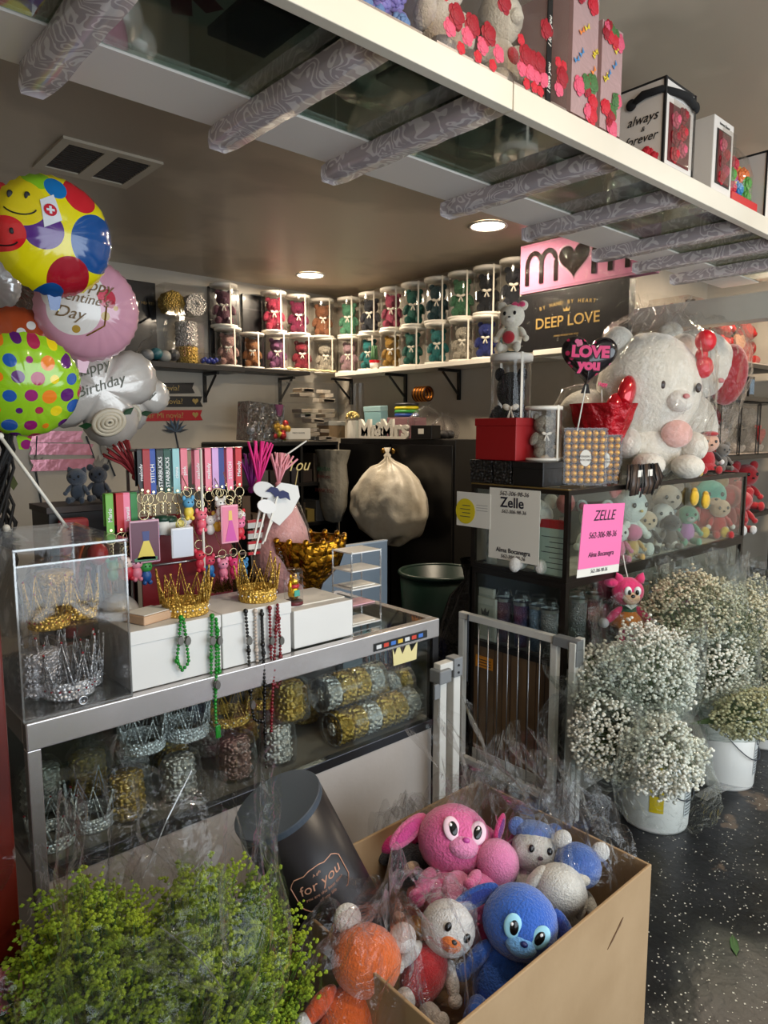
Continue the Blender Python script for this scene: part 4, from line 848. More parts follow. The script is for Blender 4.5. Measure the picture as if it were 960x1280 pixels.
# ---- crowns
def crown(label, loc, r, h, mt, n=8, group=None, gem=None, cat='crown', spikes='tri', flare=1.15):
    t = thing('crown', label, cat, loc, RND.random(), group)
    ob('band', MB().lathe([(r, 0), (r*1.03, h*.04), (r, h*.08), (r*1.02, h*.24), (r*1.05, h*.28), (r*1.0, h*.30)], 36, cap=False), mt, t, True, solid=.002)
    for k in range(n):
        a = 2*PI*k/n; hh = h*(1 if k % 2 == 0 else .78); w_ = PI*r/n*1.0
        c, s_ = math.cos(a), math.sin(a); ex = flare
        def pt(u, z, rr): return (c*rr-s_*u, s_*rr+c*u, z)
        A, B_, T_ = pt(-w_, h*.26, r), pt(w_, h*.26, r), pt(0, hh, r*ex)
        mb = MB().tube([A, T_, B_], .0028 if r < .09 else .0035, 5); mb.tube([pt(-w_*.5, h*.28, r), pt(0, hh*.78, r*(1+(ex-1)*.6)), pt(w_*.5, h*.28, r)], .002, 4)
        sp_ = ob('spike', mb, mt, t, True); ob('tip', MB().ell(T_, r*.055, n=8, m=6), gem or mt, sp_, True)
    gm = MB()
    for k in range(n*2): a = 2*PI*(k+.5)/(n*2); gm.ell((r*1.03*math.cos(a), r*1.03*math.sin(a), h*.16), r*.045, n=6, m=4)
    ob('gems', gm, gem or mat('crystal', (230, 232, 236), .05, .3), t, True)
    return t
BZ = 1.114
SG = mat('sparkle_silver', (232, 232, 234), .3, .45, bump=('v', 120, .8, .01)); GG = mat('sparkle_gold', (224, 180, 84), .3, .6, bump=('v', 120, .8, .01)); RUBY = mat('ruby', (150, 16, 34), .1)
# inside the counter
iy = 1.72
crown('silver wire crown inside counter next to acrylic case end', (Xof(178, iy, .80), iy, .758), .056, .12, SG, 8, 'crowns inside the counter')
crown('silver tiara with red gems low in the counter corner', (Xof(62, 1.68, .75), 1.68, .613), .05, .11, SG, 7, 'crowns inside the counter', RUBY)
crown('silver tiara standing low beside the red gem tiara', (Xof(112, 1.70, .75), 1.70, .613), .052, .12, SG, 7, 'crowns inside the counter')
crown('tall silver filigree crown in the counter beside gold one', (Xof(232, iy, .80), iy, .758), .06, .135, SG, 10, 'crowns inside the counter')
crown('gold crown on the glass shelf inside the counter', (Xof(286, iy, .80), iy, .758), .056, .10, GG, 8, 'crowns inside the counter')
crown('gold crown with ruby tips on glass shelf inside the counter', (Xof(330, iy+.04, .80), iy+.04, .758), .052, .11, GG, 8, 'crowns inside the counter', RUBY)
crown('dark rose gold crown hanging back in the counter right side', (Xof(480, 1.88, .80), 1.88, .613), .075, .26, mat('rose_gold', (150, 110, 104), .3, .9, bump=('v', 90, .8, .01)), 14, 'crowns inside the counter')
def roll_stack(label, px, y, z, n, mts, r=.052, w_=.058, px_is='left'):
    x = Xof(px, y, z+r); t = thing('crown_roll', label, 'crown', (x, y, z), group='rolls of boxed crowns in the counter')
    for k in range(n):
        o = roll(t, T(k*w_, 0, r+.002, ry=PI/2), r, w_*.92, mts[k % len(mts)], 'crown_ring', 3)
    ob('end_disc', MB().lathe([(.0, -.004), (r*.35, -.004), (r*.4, 0), (r, 0)], 20, T(0, 0, r+.002, ry=PI/2), cap=False), FILS, t, True)
    ob('sleeve', MB().lathe([(r*1.06, -.008), (r*1.06, n*w_+.004)], 22, T(0, 0, r+.004, ry=PI/2)), ACRYL, t, True)
    return t
roll_stack('clear sleeve of gold and silver crown rings lying low in the counter', 415, 1.64, .613, 6, (FILG, FILG, FILS))
roll_stack('clear sleeve of gold crown rings lying on top of another sleeve', 400, 1.66, .613+.113, 4, (FILS, FILG, FILG))
roll_stack('second low clear sleeve of crown rings, behind the front one', 430, 1.80, .613, 5, (FILG, FILS))
for k, (px, z, lb, mt) in enumerate(((352, .613, 'bag of silver sequin crowns low in the counter', FILS), (300, .613, 'bag of gold and pink crowns low in the counter', mat('pinkish_filigree', (190, 150, 140), .4, .6, bump=('v', 80, 1, .02))), (230, .613, 'bag of silver crowns low behind tall cellophane', FILS), (165, .613, 'bag of pale gold crowns low behind cellophane', FILG), (368, .73, 'clear box of gold crown pieces stacked in the counter', FILG))):
    x = Xof(px, 1.66, z+.06); t = thing('crown_bag', lb, 'bag', (x, 1.68, z), group='bagged crowns in the counter')
    for j in range(3): roll(t, T(-.005, 0, .003+.036*j), .046-.002*j, .034, mt, 'crown_ring', 2)
    ob('bag', MB().lathe([(.01, 0), (.055, .001), (.058, .06), (.050, .115), (.02, .13)], 24, wr=.12, wf=10, seed=k, cap=False), POLY, t, True)
R6 = random.Random(21); ORD = ('first', 'second', 'third', 'fourth', 'fifth', 'sixth', 'seventh', 'eighth', 'ninth', 'tenth')
for k in range(9):
    x = CX0+.10+.118*k; mt = (FILS, FILG, SG, FILG)[k % 4]; cn = ('silver', 'gold', 'sparkling silver', 'gold')[k % 4]
    t = thing('crown_bag', f'back row bag of {cn} crowns in counter, {ORD[k]} from acrylic case', 'bag', (x, 1.86, .613), group='bagged crowns in the counter')
    for j in range(3): roll(t, T(0, 0, .003+.036*j), .05-.002*j, .034, mt, 'crown_ring', 2)
    ob('bag', crumple_mb([(.02, .002), (.057, .006), (.06, .08), (.045, .128), (.02, .134)], 30, 12, amp=.06, seed=k), POLY, t)
for k, (px, mt, cn) in enumerate(((120, FILS, 'silver'), (205, FILS, 'pale silver'), (258, mat('pinkish_filigree2', (196, 160, 150), .4, .4, bump=('v', 80, 1, .02)), 'rose gold'), (312, FILG, 'gold'))):
    x = Xof(px, 1.92, .80); t = thing('crown_bag', f'bag of {cn} crowns at the back of the glass shelf in counter', 'bag', (x, 1.94, .758), group='bagged crowns in the counter')
    for j in range(3): roll(t, T(0, 0, .003+.036*j), .05-.002*j, .034, mt, 'crown_ring', 2)
    ob('bag', crumple_mb([(.02, .002), (.057, .006), (.06, .08), (.045, .128), (.02, .134)], 30, 12, amp=.06, seed=k+20), POLY, t)
# ---- acrylic case with tiaras
ax0, ax1, ay0, ay1, az0, az1 = .372, .608, 1.563, 1.93, .9665, 1.333
t = thing('acrylic_case', 'clear acrylic lockable case with round lock on counter end', 'display case', (0, 0, 0))
q = .006
for nm_, b in (('wall', (ax0, ax1, ay0, ay0+q, az0, az1-.03)), ('wall', (ax0, ax1, ay1-q, ay1, az0, az1)), ('wall', (ax0, ax0+q, ay0+q, ay1-q, az0, az1)), ('wall', (ax1-q, ax1, ay0+q, ay1-q, az0, az1)), ('lid', (ax0-.003, ax1+.003, ay0-.004, ay1, az1+.001, az1+.008)), ('floor', (ax0+q, ax1-q, ay0+q, ay1-q, az0, az0+.006)), ('shelf', (ax0+q, ax1-q, ay0+.09, ay1-q, 1.13, 1.135))): box_ob(nm_, *b, ACRYL, t)
em = MB(); e = .004
for x in (ax0, ax1-e):
    for y in (ay0, ay1-e): em.box(x, x+e, y-.0005, y+e, az0, az1)
for z in (az0, az1-.032, az1+.002): em.box(ax0, ax1, ay0-.001, ay0+e, z, z+e)
ob('edges', em, EDGE, t, kind='stuff')
xk = Xof(102, ay0, 1.0); zk = Zof(874, xk, ay0)
lk = ob('lock', MB().lathe([(.011, 0), (.011, .008), (.008, .010), (.008, .006), (0, .006)], 20, T(xk, ay0-.001, zk, rx=PI/2)), CHROME, t, True); ob('keyhole', MB().box(-.0012, .0012, -.0085, -.008, -.005, .005, T(xk, ay0, zk)), INK, lk)
for k, (px, py, y, r, h, mt, g, lb) in enumerate(((60, 0, 1.68, .055, .11, GG, RUBY, 'gold crown with red gems on upper shelf inside acrylic case'), (110, 0, 1.72, .05, .10, GG, None, 'gold crown on upper shelf inside acrylic case, plain tips'), (85, 1, 1.66, .065, .14, SG, RUBY, 'large silver tiara with red gems on acrylic case floor'), (130, 1, 1.70, .045, .12, SG, None, 'small silver tiara at the side of acrylic case floor'), (55, 1, 1.76, .05, .13, SG, None, 'silver tiara at the back of acrylic case floor'))):
    z = 1.136 if py == 0 else .974
    crown(lb, (min(max(Xof(px, y, z+.05), ax0+.06), ax1-.06), y, z), r*.8 if py == 0 else r*.85, h, mt, 9, 'tiaras in the acrylic case', g)
for k, (dx, y, z, lb) in enumerate(((.075, 1.70, .974, 'crumpled clear bag stuffed with tiaras on the acrylic case floor'), (.145, 1.80, 1.136, 'crumpled clear bag stuffed with tiaras on the acrylic case shelf'))):
    t = thing('tiara_bag', lb, 'bag', (ax0+dx, y, z)); ob('bag', crumple_mb([(.02, 0), (.06, .004), (.065, .07), (.05, .125), (.02, .14)], 40, 18, amp=.16, freq=8, seed=k+31), POLY, t)
    for j in range(3): roll(t, T(0, 0, .004+.034*j), .045, .032, SG if k == 0 else GG, 'tiara', 2)
t = thing('clear_ball', 'milky clear plastic ball beside the acrylic case', 'ball', (Xof(150, 2.0, 1.15), 2.02, 1.0)); ob('shell', MB().ell((0, 0, .045), .06), mat('milky', (206, 208, 206), .2), t, True); ob('foot', MB().lathe([(.03, -.034), (.02, -.01)], 14), ACRYL, t, True)
# ---- white boxes
WCB = mat('white_box_card', (226, 224, 220), .5, nz=(2, (216, 214, 210)))
for k, (p0, p1, h, lb) in enumerate(((165, 277, .147, 'white lidded box under gold crown, first from acrylic case'), (279, 364, .147, 'white lidded box under black rosary, second from acrylic case'), (368, 441, .112, 'lower white box carrying the golden figurine tube'))):
    y0 = 1.585 if k < 2 else 1.60; x0, x1 = Xof(p0, y0, .97), Xof(p1, y0, .97); t = thing('white_box', lb, 'box', ((x0+x1)/2, y0+.10, .9665)); a = (x1-x0)/2
    ob('carton', MB().box(-a, a, -.10, .10, 0, h-.002), WCB, t, bevel=.002)
    ob('lid', MB().box(-a-.001, a+.001, -.103, .103, h-.034, h), WCB, t, bevel=.002) if k < 2 else ob('flap', MB().box(-a, a, -.06, .101, h-.002, h+.001, T(ry=.005)), PAPER, t)
# ---- gold crowns on the boxes
yc = 1.66
crown('gold crown with crystal spikes on white box near acrylic case', (Xof(232, yc, BZ), yc, BZ), .058, .115, GG, 10, 'gold crowns on the white boxes', flare=1.22)
crown('gold crown with tall jewelled points behind black rosary', (Xof(322, yc, BZ), yc, BZ), .052, .125, GG, 8, 'gold crowns on the white boxes', flare=1.22)
t = thing('kraft_packet', 'flat brown packet leaning beside the gold crown', 'packet', (Xof(185, 1.66, BZ), 1.66, BZ)); ob('packet', MB().box(-.045, .045, -.04, .04, 0, .022, T(rz=.3)), mat('packet', (196, 160, 128), .6), t, bevel=.003); ob('card', MB().box(-.04, .04, -.035, .035, .0225, .024, T(rz=.3)), PAPER, t)
# ---- rosaries
def rosary(label, path, mt, gap=.0098, r=.0047, medal=None, tail=None):
    a = Vector(path[0]); t = thing('rosary', label, 'rosary', a, group='rosaries hung over the white boxes'); pts = [Vector(p)-a for p in path]
    mb = MB(); run = 0; acc = 0
    for i in range(len(pts)-1):
        d = pts[i+1]-pts[i]; L_ = d.length
        while run < L_:
            k = int((acc+run)/gap)
            mb.ell(pts[i]+d*(run/L_), r*(1 if k % 11 else 1.5), n=7, m=5); run += gap
        run -= L_; acc += L_
    ob('beads', mb, mt, t, True, kind='stuff'); ob('cord', MB().tube(pts, .0008, 4), INK, t)
    for (i, s_) in (medal or []):
        ob('medal', MB().lathe([(.007, 0), (.008, .004), (.007, .008)], 10, T(*(pts[i]+Vector((0, -.004, 0))), rx=PI/2, s=(1, 1.6, 1))), mat('medal', (120, 116, 110), .3, .8), t)
    if tail: ob('pendant', MB().box(-.007, .007, -.012, -.006, -.034, 0, T(*pts[-1])), mt, t, bevel=.002)
    return t
fy = 1.573
def W(px, py, y=fy): return tuple(P(px, py, 1, y))
GRB = mat('green_bead', (22, 130, 34), .15); BKB = mat('black_bead', (16, 13, 14), .2); RDB = mat('red_bead', (112, 12, 24), .2)
rosary('short green bead rosary looped over white box front', [W(226, 772), W(224, 800), W(221, 826), W(228, 838), W(236, 828), W(233, 800), W(229, 772)], GRB, medal=[(1, 1), (5, 1)])
rosary('long green bead rosary with rectangular pendant', [W(265, 770), W(264, 800), W(264, 845), W(268, 855), W(274, 845), W(273, 800), W(270, 772), W(271, 800), W(270, 855, 1.556), W(269, 880, 1.553), W(270, 905, 1.553)], GRB, medal=[(1, 1), (5, 1), (8, 1)], tail=True)
rosary('long black bead rosary hanging down past the counter edge', [W(307, 764), W(310, 800), W(312, 840), W(314, 880, 1.553), W(318, 900, 1.553), W(330, 902, 1.553), W(331, 860, 1.553), W(328, 800), W(327, 762), W(330, 830), W(331, 903, 1.553), W(332, 935, 1.553), W(333, 960, 1.553)], BKB, medal=[(1, 1), (3, 1)])
rosary('pale bead rosary hanging behind the black one', [W(319, 764, 1.578), W(320, 800, 1.578), W(322, 832, 1.578)], mat('pale_bead', (196, 180, 166), .3), medal=[(2, 1)])
rosary('dark red bead rosary looped near the golden figurine tube', [W(337, 760), W(338, 800), W(340, 850), W(346, 860), W(351, 850), W(350, 800), W(347, 756), W(344, 800), W(340, 880, 1.553), W(339, 915, 1.553)], RDB, medal=[(1, 1), (5, 1)])
# ---- golden figurine tube, acrylic tier stand, gold bowl
t = thing('figurine_tube', 'clear tube with gold and red lucky figurine', 'figurine', (Xof(367, 1.66, 1.1), 1.66, 1.0805))
ob('base', MB().cyl(.028, 0, .01, 20), mat('maroon', (90, 14, 24), .4), t, True); fg = MB().ell((0, 0, .035), (.018, .016, .025)); fg.ell((0, -.002, .068), (.015, .014, .014)); fg.ell((-.016, -.006, .055), (.006, .006, .018)); fg.ell((-.009, 0, .083), (.004, .003, .006)); fg.ell((.009, 0, .083), (.004, .003, .006))
fo = ob('figurine', fg, mat('shiny_gold', (226, 176, 40), .2, .9), t, True); ob('collar', MB().lathe([(.016, .050), (.018, .055), (.015, .06)], 14, cap=False), REDM, fo, True); ob('badge', MB().box(-.009, .009, -.019, -.016, .026, .044), mat('jade', (60, 170, 150), .3), fo)
ob('tube', MB().lathe([(.028, .01), (.028, .098), (.024, .104), (0, .104)], 20), TUBE, t, True)
t = thing('tier_stand', 'clear acrylic four tier card stand', 'stand', (Xof(446, 1.70, 1.05), 1.70, .9665)); a, b = .062, .05
for k in range(5): box_ob('tier', -a, a, -b, b, .004+.058*k, .008+.058*k, mat('tier_white', (222, 220, 216), .3) if k in (0, 2, 3, 4) else ACRYL, t)
for (x, y) in ((-a, -b), (a-.004, -b), (-a, b-.004), (a-.004, b-.004)): box_ob('post', x, x+.004, y, y+.004, 0, .242, EDGE, t)
for k in range(3): box_ob('card', -a*.8, a*.7, -b*.8, b*.7, .009+.0585*k, .012+.0585*k, PAPER if k != 1 else mat('card_pink', (222, 170, 180), .6), t)
t = thing('gold_bowl', 'large gold foil fluted bowl behind the white boxes', 'bowl', (Xof(385, 1.95, 1.2), 1.95, .9665)); ob('bowl', MB().lathe([(.04, 0), (.03, .03), (.05, .09), (.105, .15), (.125, .21), (.13, .25), (.12, .25), (.10, .17), (.03, .10)], 44, ridge=(14, .05)), mat('gold_foil', (170, 122, 34), .22, 1, bump=('v', 40, .5, .02)), t, True)
for k in range(14): a = 2*PI*k/14; blob('rim_bead', (.128*math.cos(a), .128*math.sin(a), .252), .011, MC['gold_foil'], t)
t = thing('grey_board', 'grey blue board standing behind the gold bowl', 'board', (Xof(425, 2.3, 1.2), 2.3, 0)); box_ob('panel', -.30, .26, -.01, .01, 0, Zof(684, Xof(425, 2.3, 1.2), 2.3), mat('board_grey', (104, 116, 128), .5), t); box_ob('top_edge', -.30, .26, -.012, .012, Zof(684, Xof(425, 2.3, 1.2), 2.3), Zof(684, Xof(425, 2.3, 1.2), 2.3)+.006, mat('board_edge', (160, 168, 176), .4), t)
# ================================================================ keychain rack
ry = 1.98; RZ = 1.528
t = thing('keychain_rack', 'metal keychain rack with red backing and long top rod', 'rack', (0, ry, .9665))
xr0, xr1 = Xof(163, ry, RZ), Xof(303, ry, RZ)
ob('rod', MB().tube([(xr0, 0, RZ-.9665), (xr1, 0, RZ-.9665)], .004, 8), CHROME, t, True); xm = Xof(243, ry, 1.3)
for x in (xr0+.005, xr1-.005): ob('post', MB().tube([(x, .04, 0), (x, .04, RZ-.9665), (x, 0, RZ-.9665)], .005, 8), CHROME, t, True)
ob('post', MB().tube([(xm, -.055, .0), (xm, -.055, RZ-.9665-.0), (xm, 0, RZ-.9665)], .0045, 8), WHITE, t, True)
zs2 = .29; ob('rod', MB().tube([(xr0-.08, 0, zs2+.15), (xr1, .02, zs2+.15)], .004, 8), CHROME, t, True); ob('rod', MB().tube([(xr0, -.01, zs2-.07), (xr1, -.01, zs2-.07)], .004, 8), CHROME, t, True)
ob('backing', MB().box(xr0+.04, xr1-.02, .05, .056, 0, .36), mat('red_backing', (136, 16, 28), .5), t); ob('base', MB().box(xr0-.01, xr1+.01, -.05, .06, 0, .008), mat('rack_base', (60, 20, 24), .5), t)
SNAP = mat('snap_metal', (206, 190, 150), .25, 1)
def strap(label, px, c, txt, tc=(240, 240, 240), length=.135, w_=.022, y=ry-.012, z=RZ, charm=None, tz=None):
    x = Xof(px, y, z-.05); t = thing('lanyard_keychain', label, 'keychain', (x, y, z-length), group='wrist strap keychains on the rack')
    ob('strap', MB().box(-w_/2, w_/2, -.002, 0, .012, length).box(-w_/2, w_/2, .018, .020, .03, length).box(-w_/2, w_/2, -.002, .020, length, length+.003), mat('strap_%d_%d_%d' % c, c, .45), t, bevel=.001)
    if txt: lettering(txt, w_*.75, mat('strapt_%d_%d_%d' % tc, tc, .5), t, T(0, -.003, length*.52, PI/2, -PI/2, 0) , bold=.0002)
    ob('snap', MB().lathe([(.005, 0), (.004, .003), (0, .003)], 10, T(0, -.002, .02, rx=PI/2)), SNAP, t)
    rg = ob('ring', MB().tube([(.016*math.cos(a*PI/9), -.002, -.004+.016*math.sin(a*PI/9)) for a in range(18)], .0018, 5, closed=True), SNAP, t, True)
    ch = MB(); [ch.tube([(.005*math.cos(a*PI/4), -.002+.001*k, -.024-.011*k+.007*math.sin(a*PI/4)) for a in range(8)], .0014, 4, closed=True) for k in range(3)]
    ob('chain', ch, SNAP, rg)
    if charm:
        c1, c2, kind = charm; zc = -.085
        if kind == 'cup':
            cu = ob('charm', MB().lathe([(.016, zc-.03), (.022, zc+.008), (.022, zc+.01)], 16), PAPER, t, True); ob('charm_lid', MB().lathe([(.024, zc+.01), (.024, zc+.018), (.019, zc+.026), (0, zc+.026)], 16), mat('cup_lid', (16, 60, 44), .4), cu, True)
        elif kind == 'card':
            ob('charm', MB().box(-.030, .030, -.004, .0, zc-.085, zc+.012), mat('card_%d%d%d' % c1, c1, .3), t, bevel=.003); ob('card_frame', MB().box(-.033, .033, -.002, .001, zc-.088, zc+.015), mat('cardf_%d%d%d' % c2, c2, .3), t, bevel=.003)
        else:
            bo = blob('charm', (0, -.003, zc-.022), (.015, .012, .018), mat('ch_%d_%d_%d' % c1, c1, .35), t); blob('charm_head', (0, -.002, .028), (.017, .014, .015), mat('ch_%d_%d_%d' % c2, c2, .35), bo)
            for s_ in (-1, 1): blob('charm_ear', (s_*.013, 0, .042), (.006, .004, .007), mat('ch_%d_%d_%d' % c1, c1, .35), bo); blob('charm_eye', (s_*.006, -.013, .03), .0022, EYE, bo)
    return t
LAN = [(176, (24, 24, 26), 'melody', 'black', ((60, 60, 64), (200, 60, 70), 'toy')), (183, (160, 24, 30), None, 'dark red', ((240, 240, 236), (240, 240, 236), 'toy')), (190, (36, 74, 160), 'STITCH', 'blue', ((60, 110, 180), (80, 130, 200), 'toy')), (200, (20, 36, 30), 'STARBUCKS', 'black green', ((232, 232, 228), (70, 150, 70), 'cup')), (209, (14, 72, 54), 'STARBUCKS', 'dark green', ((232, 232, 228), (70, 150, 70), 'cup')),
       (220, (150, 200, 204), 'cinna', 'pale teal', ((60, 150, 190), (240, 222, 120), 'toy')), (230, (238, 130, 146), 'pink', 'coral pink', ((240, 236, 232), (240, 236, 232), 'toy')), (247, (240, 142, 160), 'melody', 'light pink', ((224, 60, 104), (236, 110, 140), 'toy')), (260, (238, 130, 150), 'melody', 'rose pink', ((240, 238, 234), (240, 238, 234), 'toy')), (269, (214, 166, 220), None, 'lavender', ((240, 190, 60), (240, 240, 236), 'toy')), (276, (30, 52, 130), None, 'navy blue', ((34, 56, 130), (60, 90, 170), 'toy')), (287, (240, 130, 158), 'STITCH', 'warm pink', ((224, 60, 120), (238, 120, 160), 'toy')), (298, (196, 22, 30), 'Melody', 'bright red', ((214, 40, 50), (240, 230, 226), 'toy'))]
for k, (px, c, tx, cn, ch) in enumerate(LAN): strap(f'{cn} rubber wrist strap keychain on the top rod of the rack', px, c, tx, charm=ch, length=.135+.004*(k % 3), y=ry-.012-.004*(k % 2))
for k, (px, c, tx, cn, ch) in enumerate(((137, (110, 176, 60), 'Mario', 'lime green', ((60, 150, 110), (60, 150, 110), 'toy')), (150, (190, 24, 32), None, 'crimson', ((200, 40, 50), (230, 180, 150), 'toy')), (159, (240, 130, 160), 'kawaii', 'bubblegum pink', ((240, 180, 200), (240, 200, 210), 'toy')), (167, (44, 130, 60), None, 'green', ((60, 100, 190), (60, 160, 80), 'toy')))):
    strap(f'{cn} rubber wrist strap keychain low on the rack near acrylic case', px, c, tx, charm=ch, length=.12, z=.9665+zs2+.15, y=ry-.03)
def card_key(label, px, py, w_, h, c, frame, y=ry-.06, extra=None):
    p = P(px, py, 1, y); t = thing('card_holder_keychain', label, 'keychain', (p.x, y, p.z-h/2), group='card holder keychains')
    ob('frame', MB().box(-w_/2, w_/2, -.003, .003, 0, h), mat('cf_%d%d%d' % frame, frame, .3, coat=.5), t, bevel=.004); ob('card', MB().box(-w_/2+.004, w_/2-.004, -.0042, -.003, .005, h-.006), mat('cc_%d%d%d' % c, c, .35), t)
    ob('ring', MB().tube([(.014*math.cos(a*PI/9), 0, h+.014+.014*math.sin(a*PI/9)) for a in range(18)], .0018, 5, closed=True), SNAP, t, True)
    ob('link', MB().tube([(0, 0, h+.027), (0, .012, h+.06), (0, .03, h+.10)], .0016, 5), SNAP, t, True)
    if extra:
        for (nm_, poly, cc) in extra: ob(nm_, MB().prism([(u*w_, v_*h) for u, v_ in poly], 0, .0006, FRONT(0, -.0044, 0)), mat('ex_%d%d%d' % cc, cc, .4), t)
    return t
card_key('purple card holder printed with a yellow flared dress shape', 181, 677, .088, .125, (92, 36, 60), (200, 150, 170), extra=[('printed_skirt', [(-.30, .10), (.34, .08), (.12, .52), (-.06, .52)], (222, 200, 80)), ('printed_top', [(-.08, .52), (.12, .52), (.14, .74), (-.10, .74)], (50, 60, 120)), ('printed_grass', [(-.38, .06), (.38, .06), (.38, .14), (-.1, .17), (-.38, .13)], (70, 130, 90))])
card_key('pale blue white card holder keychain under the cup charms', 228, 678, .070, .090, (206, 210, 222), (226, 226, 230))
card_key('pink card holder printed with a magenta gown shape', 287, 655, .060, .120, (226, 120, 150), (236, 160, 180), y=ry-.07, extra=[('printed_gown', [(-.3, .06), (.36, .06), (.10, .6), (-.06, .6)], (206, 70, 160)), ('printed_hair', [(-.1, .6), (.12, .6), (.1, .85), (-.08, .85)], (230, 190, 90))])
# little figure charms hanging low
for k, (px, py, c1, c2, cn) in enumerate(((171, 716, (224, 130, 150), (230, 150, 170), 'pink eared'), (183, 720, (40, 90, 160), (60, 150, 70), 'blue and green'), (262, 712, (40, 120, 190), (206, 60, 90), 'blue and red'), (279, 716, (236, 130, 160), (240, 150, 180), 'rosy pink'), (293, 714, (224, 60, 120), (224, 60, 120), 'magenta'), (304, 716, (50, 120, 170), (60, 130, 180), 'teal blue'), (250, 705, (206, 50, 70), (206, 50, 70), 'red'), (160, 715, (190, 40, 60), (230, 200, 190), 'red and cream'), (300, 665, (200, 40, 60), (232, 120, 160), 'pink headed red'), (276, 640, (236, 232, 226), (236, 232, 226), 'white long eared'), (252, 655, (226, 90, 110), (232, 110, 130), 'coral'), (236, 640, (240, 210, 80), (90, 160, 200), 'yellow and blue'))):
    p = P(px, py, 1, ry-.05); t = thing('figure_charm', f'tiny {cn} figure charm keychain hanging low on the rack', 'keychain', tuple(p), group='figure charms on the rack')
    bo = blob('body', (0, 0, 0), (.015, .012, .019), mat('ch_%d_%d_%d' % c1, c1, .35), t); blob('head', (0, 0, .027), (.018, .014, .016), mat('ch_%d_%d_%d' % c2, c2, .35), t)
    for s_ in (-1, 1): blob('ear', (s_*.014, 0, .042), (.006, .004, .008), mat('ch_%d_%d_%d' % c2, c2, .35), t); blob('eye', (s_*.006, -.013, .03), .0024, EYE, t); blob('foot', (s_*.008, -.006, -.018), .007, mat('ch_%d_%d_%d' % c1, c1, .35), t)
    ob('ring', MB().tube([(.013*math.cos(a*PI/9), .004, .060+.013*math.sin(a*PI/9)) for a in range(18)], .0016, 5, closed=True), SNAP, t, True); ob('link', MB().tube([(0, .004, .073), (0, .03, .10), (0, .045, .12)], .0015, 5), SNAP, t)
# ---- odds and ends around the rack
def tassel(label, px, py, y, mt, L_=.11, n=16, lean=0.3, name='tassel'):
    p = P(px, py, 1, y); t = thing(name, label, 'tassel', tuple(p)); 
    for k in range(n): a = lean+(k-n/2)*.05; ob('strand', MB().tube([(0, 0, 0), (math.sin(a)*L_*.5, .012*math.sin(k), math.cos(a)*L_*.5), (math.sin(a*1.2)*L_, .02*math.sin(k*2), math.cos(a*1.2)*L_)], .0035, 5), mt, t, True)
    ob('tie', MB().ell((0, 0, 0), .012), mt, t, True); return t
tassel('dark red tassel hanging at the end of the keychain rod', 170, 596, ry+.02, mat('tassel_red', (120, 16, 24), .7), .11, 14, -.45)
tassel('bright pink feathery tassel beside the red strap', 323, 605, ry-.02, mat('hot_pink', (222, 40, 130), .6), .14, 12, .1)
tassel('purple feathery tassel beside the red strap', 314, 612, ry+.03, mat('purple_feather', (130, 24, 120), .6), .12, 14, .05)
tassel('red and white curled ribbon burst behind photo props', 348, 606, ry+.03, mat('candy_ribbon', (226, 150, 160), .5), .11, 16, .2, 'ribbon_burst')
def prop(label, px, py, poly, c, rz, y=ry-.03, stick=.16, holes=None):
    p = P(px, py, 1, y); t = thing('photo_prop', label, 'photo prop', tuple(p), rot=(0, rz, 0), group='paper photo props')
    ob('cutout', MB().prism(poly, 0, .003, T(rx=PI/2)), mat('prop_%d%d%d' % c, c, .6), t); ob('stick', MB().box(-.003, .003, .0005, .004, -stick, 0), PAPER, t); return t
prop('white scalloped face photo prop on a stick', 352, 625, [(-.05, -.05), (-.02, -.075), (.03, -.08), (.055, -.02), (.06, .04), (.035, .07), (.0, .06), (-.03, .05), (-.055, .0)], (226, 224, 220), .5)
prop('navy moustache photo prop on a stick', 348, 618, [(-.05, -.005), (-.035, .016), (-.012, .018), (0, .010), (.012, .018), (.035, .016), (.05, -.006), (.03, -.002), (.01, -.012), (0, -.004), (-.01, -.012), (-.03, -.002)], (28, 34, 84), .35, y=ry-.05)
prop('white glasses shaped photo prop on a stick', 330, 612, [(math.cos(a*PI/10)*.042, math.sin(a*PI/10)*.026) for a in range(20)], (214, 212, 210), .25, y=ry-.045)
prop('white speech bubble photo prop on a stick', 333, 633, [(math.cos(a*PI/8)*.036, math.sin(a*PI/8)*.022) for a in range(16)], (232, 230, 228), .3, y=ry-.07)
t = thing('cake_topper', 'gold script cake topper reading You beside photo props', 'cake topper', tuple(P(372, 582, 1, ry+.10))); lettering('You', .06, GT, t, FRONT(), shear=.4, extrude=.001); ob('stick', MB().tube([(0, 0, -.02), (-.05, 0, -.25)], .002, 5), GT, t)
t = thing('stir_stick', 'thin white stick poking up by the cake topper', 'stick', tuple(P(350, 574, 1, ry+.05))); ob('rod', MB().tube([(0, 0, 0), tuple(P(383, 551, 1, ry+.05)-P(350, 574, 1, ry+.05))], .003, 6), WHITE, t); ob('tip', MB().ell((0, 0, 0), .004), WHITE, t)
